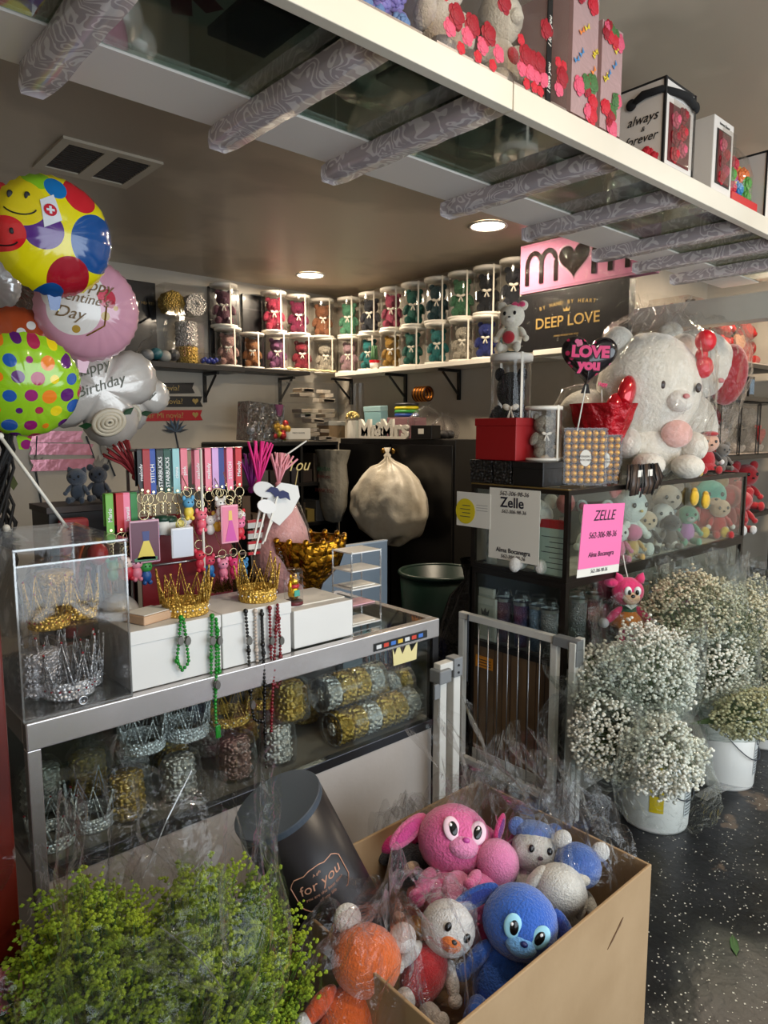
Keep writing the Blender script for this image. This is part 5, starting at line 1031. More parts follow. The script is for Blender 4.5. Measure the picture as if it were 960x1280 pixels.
# pink cone hat plush and dark tinsel
t = thing('plush_cone', 'pink fluffy cone in clear wrap beside gold bowl', 'plush toy', (Xof(347, 2.05, 1.2), 2.02, .9665)); ob('cone', MB().lathe([(.095, .0), (.10, .20), (.085, .28), (.05, .36), (0, .40)], 24), fur((226, 164, 158)), t, True); ob('wrap', MB().lathe([(.10, 0), (.107, .2), (.095, .29), (.06, .37), (.03, .43)], 28, wr=.1, wf=10, cap=False), CELLO, t, True)
t = thing('tinsel_wreath', 'dark gold spiky tinsel pile on white box', 'tinsel', (Xof(300, 1.74, BZ), 1.745, BZ)); mb = MB(); R5 = random.Random(4)
for k in range(240):
    a, b_ = R5.random()*6.28, R5.random()*1.4; c0 = Vector((R5.uniform(-.09, .09), R5.uniform(-.02, .02), .02)); mb.tube([c0, c0+Vector((math.cos(a)*math.cos(b_), math.sin(a)*math.cos(b_)*.4, math.sin(b_)))*R5.uniform(.03, .06)], [.0016, .0004], 3)
ob('spikes', mb, mat('tinsel', (86, 62, 26), .3, .9), t, kind='stuff')
t = thing('striped_bow', 'red and white striped fabric behind pink charms', 'ribbon', (Xof(318, ry+.04, 1.25), ry+.03, 1.17)); 
for k in range(7): ob('stripe', MB().box(-.03, .03, 0, .008, k*.018, k*.018+.009 if k % 2 == 0 else k*.018+.018), REDM if k % 2 == 0 else PAPER, t)
# headbands and grey plush left of rack
for k, (px, c, cn) in enumerate(((112, (206, 90, 30), 'orange'), (120, (150, 120, 100), 'taupe'), (106, (190, 140, 120), 'beige'))):
    p = P(px, 668, 1, ry+.02+.03*k); t = thing('headband', f'{cn} fabric headband standing beside the keychain rack', 'headband', (p.x, p.y, .975)); ob('band', MB().strip([(.05*math.cos(a), 0, .14+.17*math.sin(a)) for a in [PI*i/14 for i in range(15)]], (0, .03, 0)), mat('hb_' + cn, c, .6), t, True, solid=.003); ob('lining', MB().strip([(.047*math.cos(a), 0, .14+.166*math.sin(a)) for a in [PI*i/14 for i in range(15)]], (0, .028, 0)), mat('hbl', (90, 60, 40), .7), t, True)
t = thing('striped_pouch', 'red and pink zigzag striped pouch beside headbands', 'pouch', (Xof(100, ry+.12, 1.2), ry+.16, .9665)); ob('pouch', MB().box(-.04, .04, -.02, .02, 0, .36), mat('pouch_red', (170, 60, 66), .6), t, bevel=.01)
for k in range(6): ob('stripe', MB().prism([(-.039, .12+.04*k), (0, .14+.04*k), (.039, .12+.04*k), (.039, .13+.04*k), (0, .15+.04*k), (-.039, .13+.04*k)], 0, .001, FRONT(0, -.0205, 0)), mat('pouch_stripe%d' % (k % 2), ((232, 150, 160), (226, 120, 60))[k % 2], .6), t)
plush('plush_toy', 'blue grey plush with pointed ears behind the headbands', (Xof(96, 2.25, 1.4), 2.24, 1.36), .115, -.6, (66, 80, 100), ear='point', headscale=1.1)
plush('plush_toy', 'slate plush with round ears beside blue grey one', (Xof(120, 2.28, 1.45), 2.26, 1.36), .12, -.6, (60, 72, 92), ear='round')
t = thing('storage_tower', 'black storage tower carrying grey plush toys behind counter', 'shelf', (Xof(108, 2.26, 1.2), 2.26, 0)); box_ob('carcass', -.13, .13, -.08, .09, 0, 1.34, BLK, t, bevel=.003); box_ob('top', -.135, .135, -.085, .095, 1.34, 1.358, mat('tower_top', (60, 50, 46), .5), t)
t = thing('red_ornament', 'red round ornament with yellow crown top', 'ornament', (Xof(125, 1.96, 1.2), 1.97, 1.20)); ob('ball', MB().ell((0, 0, .04), (.028, .028, .032)), mat('orn_red', (170, 20, 30), .3), t, True); ob('cap', MB().lathe([(.01, .068), (.016, .085), (.008, .08)], 6), mat('orn_yellow', (226, 180, 40), .4), t); ob('peg', MB().cyl(.006, -.2335, .01, 8), CHROME, t)
# red wooden post at the left edge
t = thing('wooden_post', 'dark red varnished wooden cabinet side at the counter end', 'cabinet', (.10, 1.42, 0)); MAH = mat('mahogany', (96, 26, 14), .3, nz=(6, (70, 16, 10)), coat=.3)
box_ob('side_panel', -.35, Xof(9, 1.30, 1.08)-.10, -.12, .12, 0, 2.0, MAH, t, bevel=.004); box_ob('plinth', -.35, Xof(9, 1.30, 1.08)-.098, -.122, .122, 0, .08, mat('mahogany_dark', (60, 14, 8), .4), t)
# ================================================================ right double showcase
GX0, GX1, GY0, GY1, GZ1, GZ2 = 2.40, 4.18, 1.575, 2.085, .965, 1.345
FRM = mat('showcase_frame', (58, 52, 48), .28, .8, bump=('n', 10, .08)); BRS = mat('brass_edge', (140, 116, 66), .4, .6)
def frame_box(t, x0, x1, y0, y1, z0, z1, w_=.022, mt=FRM, topm=None):
    for (x, y) in ((x0, y0), (x1-w_, y0), (x0, y1-w_), (x1-w_, y1-w_)): box_ob('post', x, x+w_, y, y+w_, z0+w_, z1-w_, mt, t)
    for k, z in enumerate((z0, z1-w_)):
        m_ = topm if (topm and k == 1) else mt
        box_ob('rail', x0, x1, y0, y0+w_, z, z+w_, m_, t); box_ob('rail', x0, x1, y1-w_, y1, z, z+w_, m_, t); box_ob('rail', x0, x0+w_, y0+w_, y1-w_, z, z+w_, m_, t); box_ob('rail', x1-w_, x1, y0+w_, y1-w_, z, z+w_, m_, t)
t = thing('showcase', 'floor standing glass showcase with wood grain lower panel', 'showcase', (0, 0, 0))
frame_box(t, GX0, GX1, GY0, GY1, .60, GZ1, .026)
WOODP = mat('woodgrain_panel', (112, 86, 58), .4, nz=(3, (86, 64, 42)), bump=('n', 12, .05))
box_ob('base_panel', GX0+.004, GX0+.016, GY0+.02, GY1-.02, .06, .60, WOODP, t)
for k in range(10): box_ob('groove', GX0+.002, GX0+.0045, GY0+.045+.045*k, GY0+.048+.045*k, .06, .60, mat('groove', (60, 44, 30), .6), t)
box_ob('front_panel', GX0+.02, GX1, GY0+.003, GY0+.015, .10, .60, mat('white_panel', (196, 192, 184), .5), t)
box_ob('kick_board', GX0, GX1, GY0+.012, GY1, 0, .10, mat('kick_white', (186, 182, 174), .5), t)
for (x, y) in ((GX0, GY0), (GX0, GY1-.026)): box_ob('corner_post', x, x+.026, y, y+.026, 0, .60, FRM, t)
box_ob('deck', GX0+.02, GX1, GY0+.02, GY1, .604, .62, mat('deck_dark', (80, 72, 64), .5), t); box_ob('rear_panel', GX0, GX1, GY1-.008, GY1, .1, GZ1, mat('mirror_dark', (60, 58, 58), .2, .4), t)
for nm_, b in (('front_glass', (GX0+.026, GX1-.026, GY0+.008, GY0+.013, .626, GZ1-.026)), ('end_glass', (GX0+.008, GX0+.013, GY0+.026, GY1-.026, .626, GZ1-.026)), ('top_glass', (GX0+.026, GX1-.026, GY0+.026, GY1-.026, GZ1-.010, GZ1-.004))): box_ob(nm_, *b, GLASS, t)
ob('sticker', MB().box(GX0-.001, GX0+.001, Yof(605, GX0, .5)-.05, Yof(605, GX0, .5)+.05, .50, .555), mat('orange_sticker', (206, 130, 24), .5), t, label='orange warning sticker'); 
for k in range(3): box_ob('sticker_line', GX0-.0015, GX0-.0009, Yof(605, GX0, .5)-.04, Yof(605, GX0, .5)+.03, .51+.013*k, .514+.013*k, INK, t)
t = thing('showcase', 'upper glass case filled with soft toys standing on lower showcase', 'showcase', (0, 0, 0))
frame_box(t, GX0-.002, GX1+.002, GY0-.002, GY1, GZ1+.001, GZ2, .020, topm=None)
box_ob('brass_strip', GX0-.004, GX0+.02, GY0, GY1, GZ2-.001, GZ2+.004, BRS, t)
for nm_, b in (('front_glass', (GX0+.02, GX1-.02, GY0+.004, GY0+.009, GZ1+.021, GZ2-.02)), ('end_glass', (GX0+.004, GX0+.009, GY0+.02, GY1-.02, GZ1+.021, GZ2-.02)), ('top_glass', (GX0+.02, GX1-.02, GY0+.02, GY1-.02, GZ2-.008, GZ2-.002)), ('end_glass', (GX1-.009, GX1-.004, GY0+.02, GY1-.02, GZ1+.021, GZ2-.02))): box_ob(nm_, *b, GLASS, t)
box_ob('floor_panel', GX0+.02, GX1-.02, GY0+.02, GY1-.02, GZ1+.003, GZ1+.012, mat('case_floor', (190, 188, 182), .4), t); box_ob('rear_panel', GX0, GX1, GY1-.006, GY1, GZ1, GZ2, mat('case_rear', (120, 112, 104), .5), t)
FZ = GZ1+.0125
# ---- tumblers and framed cards in the lower showcase
fx = 2.43
for k, (px, c1, c2, cn) in enumerate(((630, (150, 80, 70), (60, 70, 110), 'red to blue'), (652, (150, 40, 44), (40, 90, 150), 'red'), (672, (150, 170, 200), (110, 140, 180), 'silver blue'), (690, (160, 160, 166), (120, 120, 126), 'silver'))):
    y = Yof(px, 2.49, .75); t = thing('glitter_tumbler', f'{cn} studded tumbler at the end of the lower showcase', 'tumbler', (2.49 if k < 3 else 2.47, y, .6205), group='studded tumblers')
    ob('body', MB().lathe([(.028, 0), (.036, .12), (.038, .20)], 24), mat('tb%d' % k, c2, .3, .3, bump=('v', 160, .8, .008), nz=(6, c1)), t, True); ob('lid', MB().lathe([(.039, .20), (.039, .212), (.03, .235), (.03, .25), (0, .25)], 20), ACRYL, t, True); ob('collar', MB().lathe([(.0385, .19), (.0395, .205)], 20, cap=False), CHROME, t, True)
for k, (px, c1, c2, cn) in enumerate(((722, (150, 150, 156), (110, 110, 116), 'grey silver'), (742, (190, 60, 80), (30, 100, 110), 'pink to teal'), (768, (170, 60, 60), (120, 40, 60), 'crimson'), (800, (130, 120, 110), (150, 130, 90), 'bronze'), (826, (150, 120, 80), (120, 90, 60), 'copper'), (852, (120, 110, 100), (90, 80, 70), 'pewter'))):
    t = thing('glitter_tumbler', f'{cn} studded tumbler along the front of lower showcase', 'tumbler', (Xof(px, 1.68, .75), 1.68, .6205), group='studded tumblers')
    ob('body', MB().lathe([(.030, 0), (.038, .13), (.040, .22)], 24), mat('tc%d' % k, c2, .3, .3, bump=('v', 160, .8, .008), nz=(6, c1)), t, True); ob('lid', MB().lathe([(.041, .22), (.041, .232), (.03, .255), (.03, .27), (0, .27)], 20), ACRYL, t, True); ob('collar', MB().lathe([(.0405, .21), (.0415, .225)], 20, cap=False), CHROME, t, True)
for k, (p0, p1, z0, z1) in enumerate(((594, 618, .62, .86), (600, 624, .62, .82))):
    ya, yb2 = Yof(p1, 2.46, .75), Yof(p0, 2.46, .75); t = thing('framed_card', ('tall white boxed photo frame at the end of lower showcase', 'shorter white boxed frame with crown mark at the end of lower showcase')[k], 'box', (2.46-.022*k, (ya+yb2)/2, .6205), group='white boxed frames'); a = (yb2-ya)/2
    ob('box', MB().box(-.008, .008, -a, a, 0, z1-z0), mat('frame_white', (200, 198, 188), .5), t, bevel=.002); ob('print', MB().box(-.0092, -.0082, -a*.8, a*.8, .02, z1-z0-.03), mat('frame_print', (176, 178, 168), .5), t)
    ob('mark', MB().prism([(-.02, 0), (.02, 0), (.024, .03), (.01, .014), (0, .034), (-.01, .014), (-.024, .03)], 0, .0008, SIDE(-.0093, 0, .12)), DK, t)
# ---- soft toys in the upper case (front row, lit through the glass)
fy2 = 1.70
def ctoy(label, px, h, y=fy2, rz=-.7, **kw):
    h *= 1.14
    return plush('plush_toy', label, (Xof(px, y, FZ+h*.4), y, FZ), h, rz, group='soft toys in the upper case', **kw)
ctoy('white plush with pink ears behind the pink paper sign', 742, .26, body=(224, 230, 226), ear='round', inner=(220, 130, 140), y=1.72)
ctoy('large white plush with coral ear patch at the case front', 783, .30, body=(224, 228, 220), ear='round', earc=(214, 120, 122), y=1.74, rz=-.3, headscale=1.15, nose=(206, 170, 70))
ctoy('small pink and white plush lying by the glass corner', 772, .17, body=(222, 120, 150), head=(230, 228, 222), y=1.66, ear='round')
ctoy('plush in pink cone top beside white one', 790, .16, body=(206, 166, 90), head=(226, 120, 160), y=1.645, ear=None, eyes=False, nose=None)
ctoy('black and tan plush with white patch inside case', 806, .20, body=(40, 36, 38), head=(206, 180, 150), ear='flop', earc=(36, 32, 34), y=1.70)
ctoy('white plush puppy with grey flop ears inside case', 826, .22, body=(226, 222, 214), ear='flop', earc=(120, 108, 98), y=1.72)
ctoy('iridescent ribbon and beige plush inside the case', 832, .29, body=(190, 210, 226), head=(206, 186, 170), ear='round', earc=(170, 146, 128), y=1.84)
ctoy('grey and black plush pair toy beside puppy', 838, .17, body=(106, 96, 90), head=(60, 56, 56), ear='flop', y=1.66)
ctoy('green plush with lilac shirt inside the upper case', 858, .20, body=(110, 170, 140), ear='flop', earc=(140, 130, 124), shirt=(196, 130, 190), muzzle=(206, 206, 196), y=1.67)
ctoy('teal and brown plush with tan muzzle inside case', 884, .30, body=(196, 40, 40), head=(72, 170, 150), muzzle=(206, 170, 140), ear='round', earc=(150, 110, 60), y=1.73, headscale=1.15, foot=(226, 190, 50))
ctoy('red suited plush with white gloves inside case', 898, .21, body=(190, 24, 30), head=(216, 180, 150), hand=(230, 226, 220), y=1.66, ear=None)
ctoy('large red plush letter cushion with white feet, first', 908, .28, body=(176, 16, 24), head=(180, 18, 28), foot=(224, 220, 216), ear='round', y=1.69, eyes=False, nose=None, pose='sit')
ctoy('large red plush letter cushion with white feet, second', 924, .24, body=(180, 16, 26), head=(184, 20, 30), foot=(224, 220, 216), ear='round', y=1.66, eyes=False, nose=None)
# end view goods (facing the aisle)
ctoy('white plush near the aisle end of upper case', 668, .30, y=1.80, rz=-1.2, body=(226, 222, 216), ear='round', nose=(40, 30, 30))
t = thing('plush_heart', 'coral pink ribbed plush shell beside the white one', 'plush toy', (2.50, 1.655, FZ+.005)); ob('peg', MB().box(-.02, .02, -.015, .015, 0, .24), mat('peg_white', (200, 196, 188), .5), t); ob('shell', MB().ell((0, 0, .30), (.035, .04, .045)), fur((206, 120, 112)), t, True)
t = thing('form_box', 'pale green printed box inside upper case end', 'box', (2.455, 1.68, FZ)); ob('carton', MB().box(-.012, .012, -.075, .085, 0, .20), mat('mint_card', (196, 212, 204), .5), t, bevel=.002); ob('red_header', MB().box(-.013, .0125, -.075, .085, .20, .235), REDM, t)
for k in range(7): ob('print_line', MB().box(-.0128, -.012, -.06, .05-.02*(k % 3), .03+.022*k, .033+.022*k), DK, t)
t = thing('white_jar', 'small stack of white jars behind case end glass', 'jar', (2.47, 2.02, FZ)); [ob('jar', MB().lathe([(.024, .05*k), (.024, .035+.05*k), (.018, .048+.05*k)], 14), PAPER, t, True) for k in range(4)]
# ---- paper signs
FEL = mat('felt_ink', (22, 20, 40), .7)
ya, yb2 = Yof(675, 2.395, 1.2), Yof(612, 2.395, 1.2)
t = thing('paper_sign', 'white payment sheet taped to the case end, headed Zelle', 'sign', (2.393, (ya+yb2)/2-.0, 0)); a = (yb2-ya)/2; z0, z1 = Zof(703, 2.39, ya+.1), Zof(612, 2.39, ya+.1)
mb = MB().box(-.001, .001, -a, a, z0, z1); ob('sheet', mb, PAPER, t)
lettering('562-306-98-36', .026, FEL, t, SIDE(-.002, 0, z1-.022), shear=.2); lettering('Zelle', .062, FEL, t, SIDE(-.002, .01, z1-.062), bold=.001); lettering('562-306-98-36', .022, FEL, t, SIDE(-.002, 0, z1-.100), shear=.2)
lettering('Alma Bocanegra', .028, FEL, t, SIDE(-.002, 0, z0+.042), bold=.0004); lettering('562-306-98-36', .022, FEL, t, SIDE(-.002, 0, z0+.016), shear=.2)
ya, yb2 = Yof(614, 2.394, 1.28), Yof(572, 2.394, 1.28); t = thing('paper_flyer', 'white flyer with yellow circle taped to the case corner', 'sign', (2.390, (ya+yb2)/2, 0)); a = (yb2-ya)/2
ob('sheet', MB().box(-.001, .001, -a, a, Zof(656, 2.39, yb2), Zof(614, 2.39, yb2)), PAPER, t); zc = Zof(637, 2.39, yb2); ob('yellow_circle', MB().cyl(.058, 0, .001, 24, SIDE(-.002, .045, zc-.002)), mat('flyer_yellow', (226, 204, 30), .6), t)
for k in range(4): ob('print_line', MB().box(-.0042, -.0035, .015, .075-.012*(k % 2), zc-.028+.017*k, zc-.025+.017*k), DK, t)
for k in range(3): ob('print_line', MB().box(-.002, -.0012, -a*.85, -a*.2, zc+.03-.012*k, zc+.032-.012*k), mat('faint_print', (150, 146, 140), .8), t)
pk = mat('pink_paper', (246, 120, 176), .7)
x0, x1 = Xof(706, 1.565, 1.1), Xof(760, 1.565, 1.1); z0, z1 = 1.02, 1.285
t = thing('paper_sign', 'bright pink handwritten payment sign on the case front', 'sign', ((x0+x1)/2, 1.566, 0), rot=(.03, .05, 0)); a = (x1-x0)/2
ob('white_backing', MB().box(-a, a, .002, .003, z0-.035, z1-.04), PAPER, t); ob('pink_sheet', MB().box(-a, a*.97, -.001, .001, z0, z1), pk, t)
for s_, z, sz in (('ZELLE', .215, .062), ('562-306-98-36', .135, .036), ('Alma Bocanegra', .055, .030)): lettering(s_, sz, FEL, t, FRONT(0, -.0022, z0+z), shear=.25)
lettering('562-306-98-36', .022, FEL, t, FRONT(0, .0012, z0-.016), shear=.2)
# ================================================================ on top of the upper case
TZ = GZ2+.0045
def frontx(px, y, z=1.45): return Xof(px, y, z)
LACE = mat('black_lace', (18, 17, 19), .3, bump=('v', 60, .8, .02), coat=.3)
for k, (p0, p1, lb) in enumerate(((598, 626, 'black lacy low carton at the back corner of the case top'), (627, 650, 'black lacy low carton under the red box edge'), (651, 690, 'black low carton under the rope bear cylinder'))):
    ya, yb2 = Yof(p1, 2.47, 1.40), Yof(p0, 2.47, 1.40); t = thing('black_carton', lb, 'box', (2.50, (ya+yb2)/2, TZ)); a = (yb2-ya)/2-.002
    ob('carton', MB().box(-.09, .10, -a, a, 0, .10), LACE if k < 2 else BLACK, t, bevel=.003); ob('lid', MB().box(-.093, .103, -a-.001, a+.001, .075, .103), LACE if k < 2 else BLACK, t, bevel=.002)
CZT = TZ+.104
ya, yb2 = Yof(648, 2.44, 1.5), Yof(598, 2.44, 1.5)
t = thing('red_box', 'matte red lidded box on black lacy cartons', 'box', (2.51, (ya+yb2)/2, CZT)); a = (yb2-ya)/2; RBX = mat('red_box', (150, 8, 14), .5)
ob('carton', MB().box(-.09, .09, -a, a, 0, .165), RBX, t, bevel=.003); ob('lid', MB().box(-.094, .094, -a-.004, a+.004, .15, .185), RBX, t, bevel=.003)
WHT = (232, 226, 214)
x_ = 2.72; yq = Yof(638, x_, 1.65)
t = thing('plinth_box', 'plain carton under tall black bear cylinder', 'box', (x_, yq, TZ)); ob('carton', MB().box(-.10, .10, -.10, .10, 0, .09), CARD, t, bevel=.003); ob('tape', MB().box(-.101, .101, -.02, .02, .088, .0915), mat('tape', (150, 120, 84), .4), t)
hT = Zof(443, x_, yq)-(TZ+.0925)
gift_tube('tall clear cylinder with black rose bear behind the red box', (x_, yq, TZ+.0925), .098, hT, (30, 30, 34), rz=-.9, group='cylinders on the showcase')
plush('plush_toy', 'fluffy cream plush bear with pink bow and red heart seated on cylinder', (x_, yq, TZ+.0925+hT+.002), .25, -1.15, (236, 228, 208), ear='round', muzzle=(236, 228, 212), bow=(222, 60, 110), shirt=(236, 228, 208))
ht = bpy.data.objects[[o.name for o in bpy.data.objects if o.get('label', '').startswith('fluffy cream')][0]]; blob('heart', (.0, -.28, .28), (.12, .06, .12), fur((190, 20, 36)), ht)
x_ = 2.56; yq = Yof(679, x_, 1.55)
gift_tube('clear cylinder with white rope textured bear and white lid', (x_, yq, CZT), .078, .235, (216, 204, 182), rz=-.6, group='cylinders on the showcase')
# chocolate boxes
def choc(label, x, y, nx, nz_, z=TZ, rz=-.80):
    s_ = .0285; t = thing('chocolate_box', label, 'chocolates', (x, y, z), rz); w_, h = nx*s_, nz_*s_
    FO = mat('gold_foil_ball', (220, 160, 48), .28, .5, bump=('n', 90, .6, .006)); q = ell_mesh((s_*.48, s_*.42, s_*.48), 12, 8)
    for i in range(nx):
        for j in range(nz_): ob('chocolate', q, FO, t, M=T(-w_/2+s_*(i+.5), -.004, .008+s_*(j+.5)))
    ob('tray', MB().box(-w_/2-.004, w_/2+.004, .006, .03, .002, h+.014), mat('choc_brown', (70, 44, 24), .5), t)
    ob('case', MB().box(-w_/2-.006, w_/2+.006, -.022, .032, 0, h+.018), ACRYL, t)
    ob('label', MB().cyl(.024, 0, .001, 24, FRONT(0, -.0245, h*.52) @ T(s=(1, 1.45, 1))), PAPER, t); lettering('FERRERO', .012, mat('choc_text', (60, 34, 16), .6), t, FRONT(0, -.026, h*.545)); lettering('ROCHER', .012, MC['choc_text'], t, FRONT(0, -.026, h*.48))
    return t
xa, xb = Xof(689, 1.60, 1.45), Xof(752, 1.60, 1.45)
choc('clear box of gold foil chocolates with oval label, in front', 2.63, 1.655, 6, 8); choc('second clear box of gold foil chocolates behind the first', 2.80, 1.665, 5, 7, z=TZ+.0)
# bows
t = thing('ribbon_bow', 'brown sheer ribbon bow with black edges on case front', 'bow', (Xof(791, 1.60, 1.38), 1.585, TZ)); SHE = mat('sheer_brown', (92, 74, 62), .4, nz=(20, (60, 48, 42))); bx = random.Random(2)
for k in range(10):
    a = -1.25+2.5*k/9; L_ = .085+.03*bx.random(); ex = math.sin(a)
    p0 = Vector((ex*.05, -.002*k, .05)); p1 = Vector((ex*.12, -.03-.004*(k % 3), .085)); p2 = Vector((ex*.15, -.045, .04-.05*math.cos(a))); p3 = Vector((ex*.14, -.035, .0-.075*math.cos(a)*(.6+.4*bx.random())))
    lp = ob('loop', MB().strip([p0, p1, p2, p3], Vector((.030, .012*math.sin(k*2), .004))), SHE, t, True, solid=.001)
    for s_ in (-1, 1): ob('black_edge', MB().tube([p+Vector((.015*s_, .006*s_*math.sin(k*2), 0)) for p in (p0, p1, p2, p3)], .0028, 4), INK, lp)
ob('knot', MB().ell((0, 0, .05), (.05, .03, .03)), SHE, t, True)
for s_ in (-1, 1): ob('white_band', MB().box(-.02, .02, -.045, -.043, .03, .06, T(s_*.045, 0, 0)), PAPER, t)
# big white plush toys in clear bags
WP = (228, 220, 206)
t = thing('plush_bear', 'huge white plush with round head and red bow, bagged in clear film', 'plush toy', (Xof(808, 1.80, 1.6), 1.80, TZ+.002), rot=(0, .06, -.5), group='giant bagged white plush toys')
blob('body', (0, .02, .14), (.21, .17, .16), fur(WP), t); blob('head', (-.02, 0, .45), (.28, .20, .28), fur(WP), t)
for s_ in (-1, 1): blob('ear', (s_*.19-.02, .02, .66), (.085, .06, .085), fur(WP), t); blob('arm', (s_*.19, -.10, .16), (.07, .09, .08), fur(WP), t); blob('foot', (s_*.11, -.19, .06), (.08, .08, .06), fur(WP), t); blob('eye', (s_*.10+.03, -.185, .45), (.017, .010, .024), mat('brown_eye', (50, 30, 20), .3), t)
blob('muzzle', (.03, -.185, .38), (.075, .05, .055), fur((236, 228, 216)), t); blob('nose', (.03, -.235, .40), (.018, .010, .013), mat('nose_pink', (206, 120, 120), .5), t)
bw = blob('bow_knot', (.17, -.13, .62), (.03, .03, .035), mat('red_bow', (206, 20, 40), .35), t); blob('bow_loop', (.0, -.02, .065), (.055, .04, .055), MC['red_bow'], bw); blob('bow_loop', (.02, .0, -.06), (.05, .035, .055), MC['red_bow'], bw)
blob('collar', (.06, -.15, .22), (.085, .05, .07), fur((236, 180, 168)), t)
ob('bag', crumple_mb([(.20, .0), (.28, .10), (.31, .34), (.31, .54), (.27, .72), (.16, .80), (.11, .84), (.15, .89)], 72, 34, T(s=(1, .84, 1)), amp=.055, freq=8, seed=2), CELLO, t)
t = thing('plush_bear', 'huge white plush with red side patch, behind the red bowed one', 'plush toy', (Xof(862, 1.90, 1.8), 1.90, TZ+.002), rot=(0, .12, -.55), group='giant bagged white plush toys')
blob('body', (-.02, .0, .22), (.17, .14, .23), fur(WP), t); blob('head', (-.04, 0, .62), (.24, .16, .20), fur(WP), t); blob('red_side', (.15, -.04, .58), (.10, .11, .18), fur((170, 20, 34)), t); blob('ear', (-.22, .02, .76), (.08, .06, .08), fur(WP), t)
blob('nose', (.02, -.165, .52), (.022, .012, .014), MC['nose_pink'], t)
ob('bag', crumple_mb([(.16, .0), (.22, .16), (.27, .42), (.30, .60), (.28, .76), (.18, .88), (.1, .88)], 72, 30, T(s=(1, .62, 1)), amp=.055, freq=8, seed=5), CELLO, t)
t = thing('plush_pillow', 'white bagged plush pillow under the Deep Love carton', 'plush toy', (Xof(725, 2.05, 1.75), 1.99, TZ)); ob('box', MB().box(-.16, .16, -.06, .06, 0, .20), CARD, t, bevel=.003); blob('pillow', (0, 0, .32), (.24, .10, .125), fur((226, 214, 190)), t); ob('bag', MB().lathe([(.16, .19), (.27, .25), (.28, .34), (.22, .44), (.08, .47)], 44, T(s=(1, .45, 1)), wr=.15, wf=10, seed=6, cap=False), CELLO, t, True)
# heart balloon and red wrapped bouquet
p = PD(736, 447, 2.9)
def hshape(a):
    x, y = math.cos(a), math.sin(a); 
    return .78+.22*math.sin(a)*(-1)*(-1 if math.sin(a) < 0 else 1)*1.0*abs(math.sin(a))-.34*max(0, math.sin(a))**8+.10*abs(math.cos(a))
t = thing('heart_balloon', 'black and pink heart foil balloon reading Love you', 'balloon'); t.matrix_world = face_cam(p, -.05, .1); Rh = 34*2.9/FPX
def heart_balloon(parent, R_, th, mt, name='envelope'):
    n = 64; hp = heart(n, R_/.51); vs = []; fs = []
    for side in (1, -1):
        o0 = len(vs); vs.append((0, R_*.05, side*th))
        for j in range(1, 11):
            u = j/10
            for (x, y) in hp: vs.append((x*u, R_*.05*(1-u)+y*u, side*th*math.sqrt(max(0, 1-u*u))**.8))
        for i in range(n): fs.append((o0, o0+1+(i+1) % n, o0+1+i) if side > 0 else (o0, o0+1+i, o0+1+(i+1) % n))
        for j in range(9):
            for i in range(n):
                a0 = o0+1+j*n+i; b0 = o0+1+j*n+(i+1) % n; q = (a0, b0, b0+n, a0+n); fs.append(q if side > 0 else q[::-1])
    return ob(name, MB().add(vs, fs), mt, parent, True)
heart_balloon(t, Rh, Rh*.35, discs('love_print', (24, 18, 22), [(R2.uniform(-.1, .1), R2.uniform(-.1, .1), R2.uniform(.005, .011), ((206, 40, 96), (230, 120, 160))[i % 2]) for i in range(26)], .2))
HPK = mat('hot_letters', (232, 70, 126), .3)
for s_, y, sz in (('LOVE', .022, .062), ('you', -.030, .058)): lettering(s_, sz, HPK, t, T(0, y, Rh*.37), bold=.0035, extrude=.002); lettering(s_, sz, INK, t, T(0, y, Rh*.365), bold=.007, extrude=.001, name='outline')
ob('neck', MB().prism([(-.008, -Rh*.95), (.008, -Rh*.95), (.02, -Rh*1.3), (-.02, -Rh*1.3)], -.001, .001), MC['love_print'], t); ob('stick', MB().tube([(0, -Rh*.9, 0), (-.02, -Rh*2.8, 0)], .003, 6), WHITE, t)
xb_, yb3 = Xof(738, 1.86, 1.5), 1.80
t = thing('gift_bouquet', 'gift bouquet of red foil, flowers and red film wrap', 'bouquet', (xb_, yb3, TZ)); RW = mat('red_wrap_foil', (196, 16, 32), .25, .1, bump=('n', 22, .9, .03), nz=(12, (150, 8, 20)))
ob('pot', MB().lathe([(.05, 0), (.07, .16), (.06, .16)], 20), REDM, t, True); ob('red_wrap', MB().lathe([(.06, .05), (.09, .18), (.13, .28), (.16, .36)], 40, wr=.22, wf=12, seed=1, cap=False), RW, t, True)
for k in range(7): blob('flower', (.05*math.cos(k), .03*math.sin(k), .24+.012*(k % 3)), (.028, .028, .022), mat('bq%d' % (k % 3), ((206, 30, 40), (226, 180, 50), (70, 120, 50))[k % 3], .5), t)
for k, (dx, dz, an, lb) in enumerate(((.10, .34, .5, 'a'), (.16, .42, .35, 'b'))):
    e = ob('red_balloon', MB().ell((0, 0, 0), (.055, .04, .085)), mat('foil_red2', (196, 20, 34) if k == 0 else (214, 40, 60), .15, .3, coat=.6), t, True, M=T(dx, -.03*k, dz, 0, an, 0))
ob('pick', MB().tube([(-.06, -.04, .2), (-.10, -.05, .42)], .0025, 5), WHITE, t); lettering('Happy', .03, HPK, t, FRONT(-.10, -.055, .445), extrude=.001)
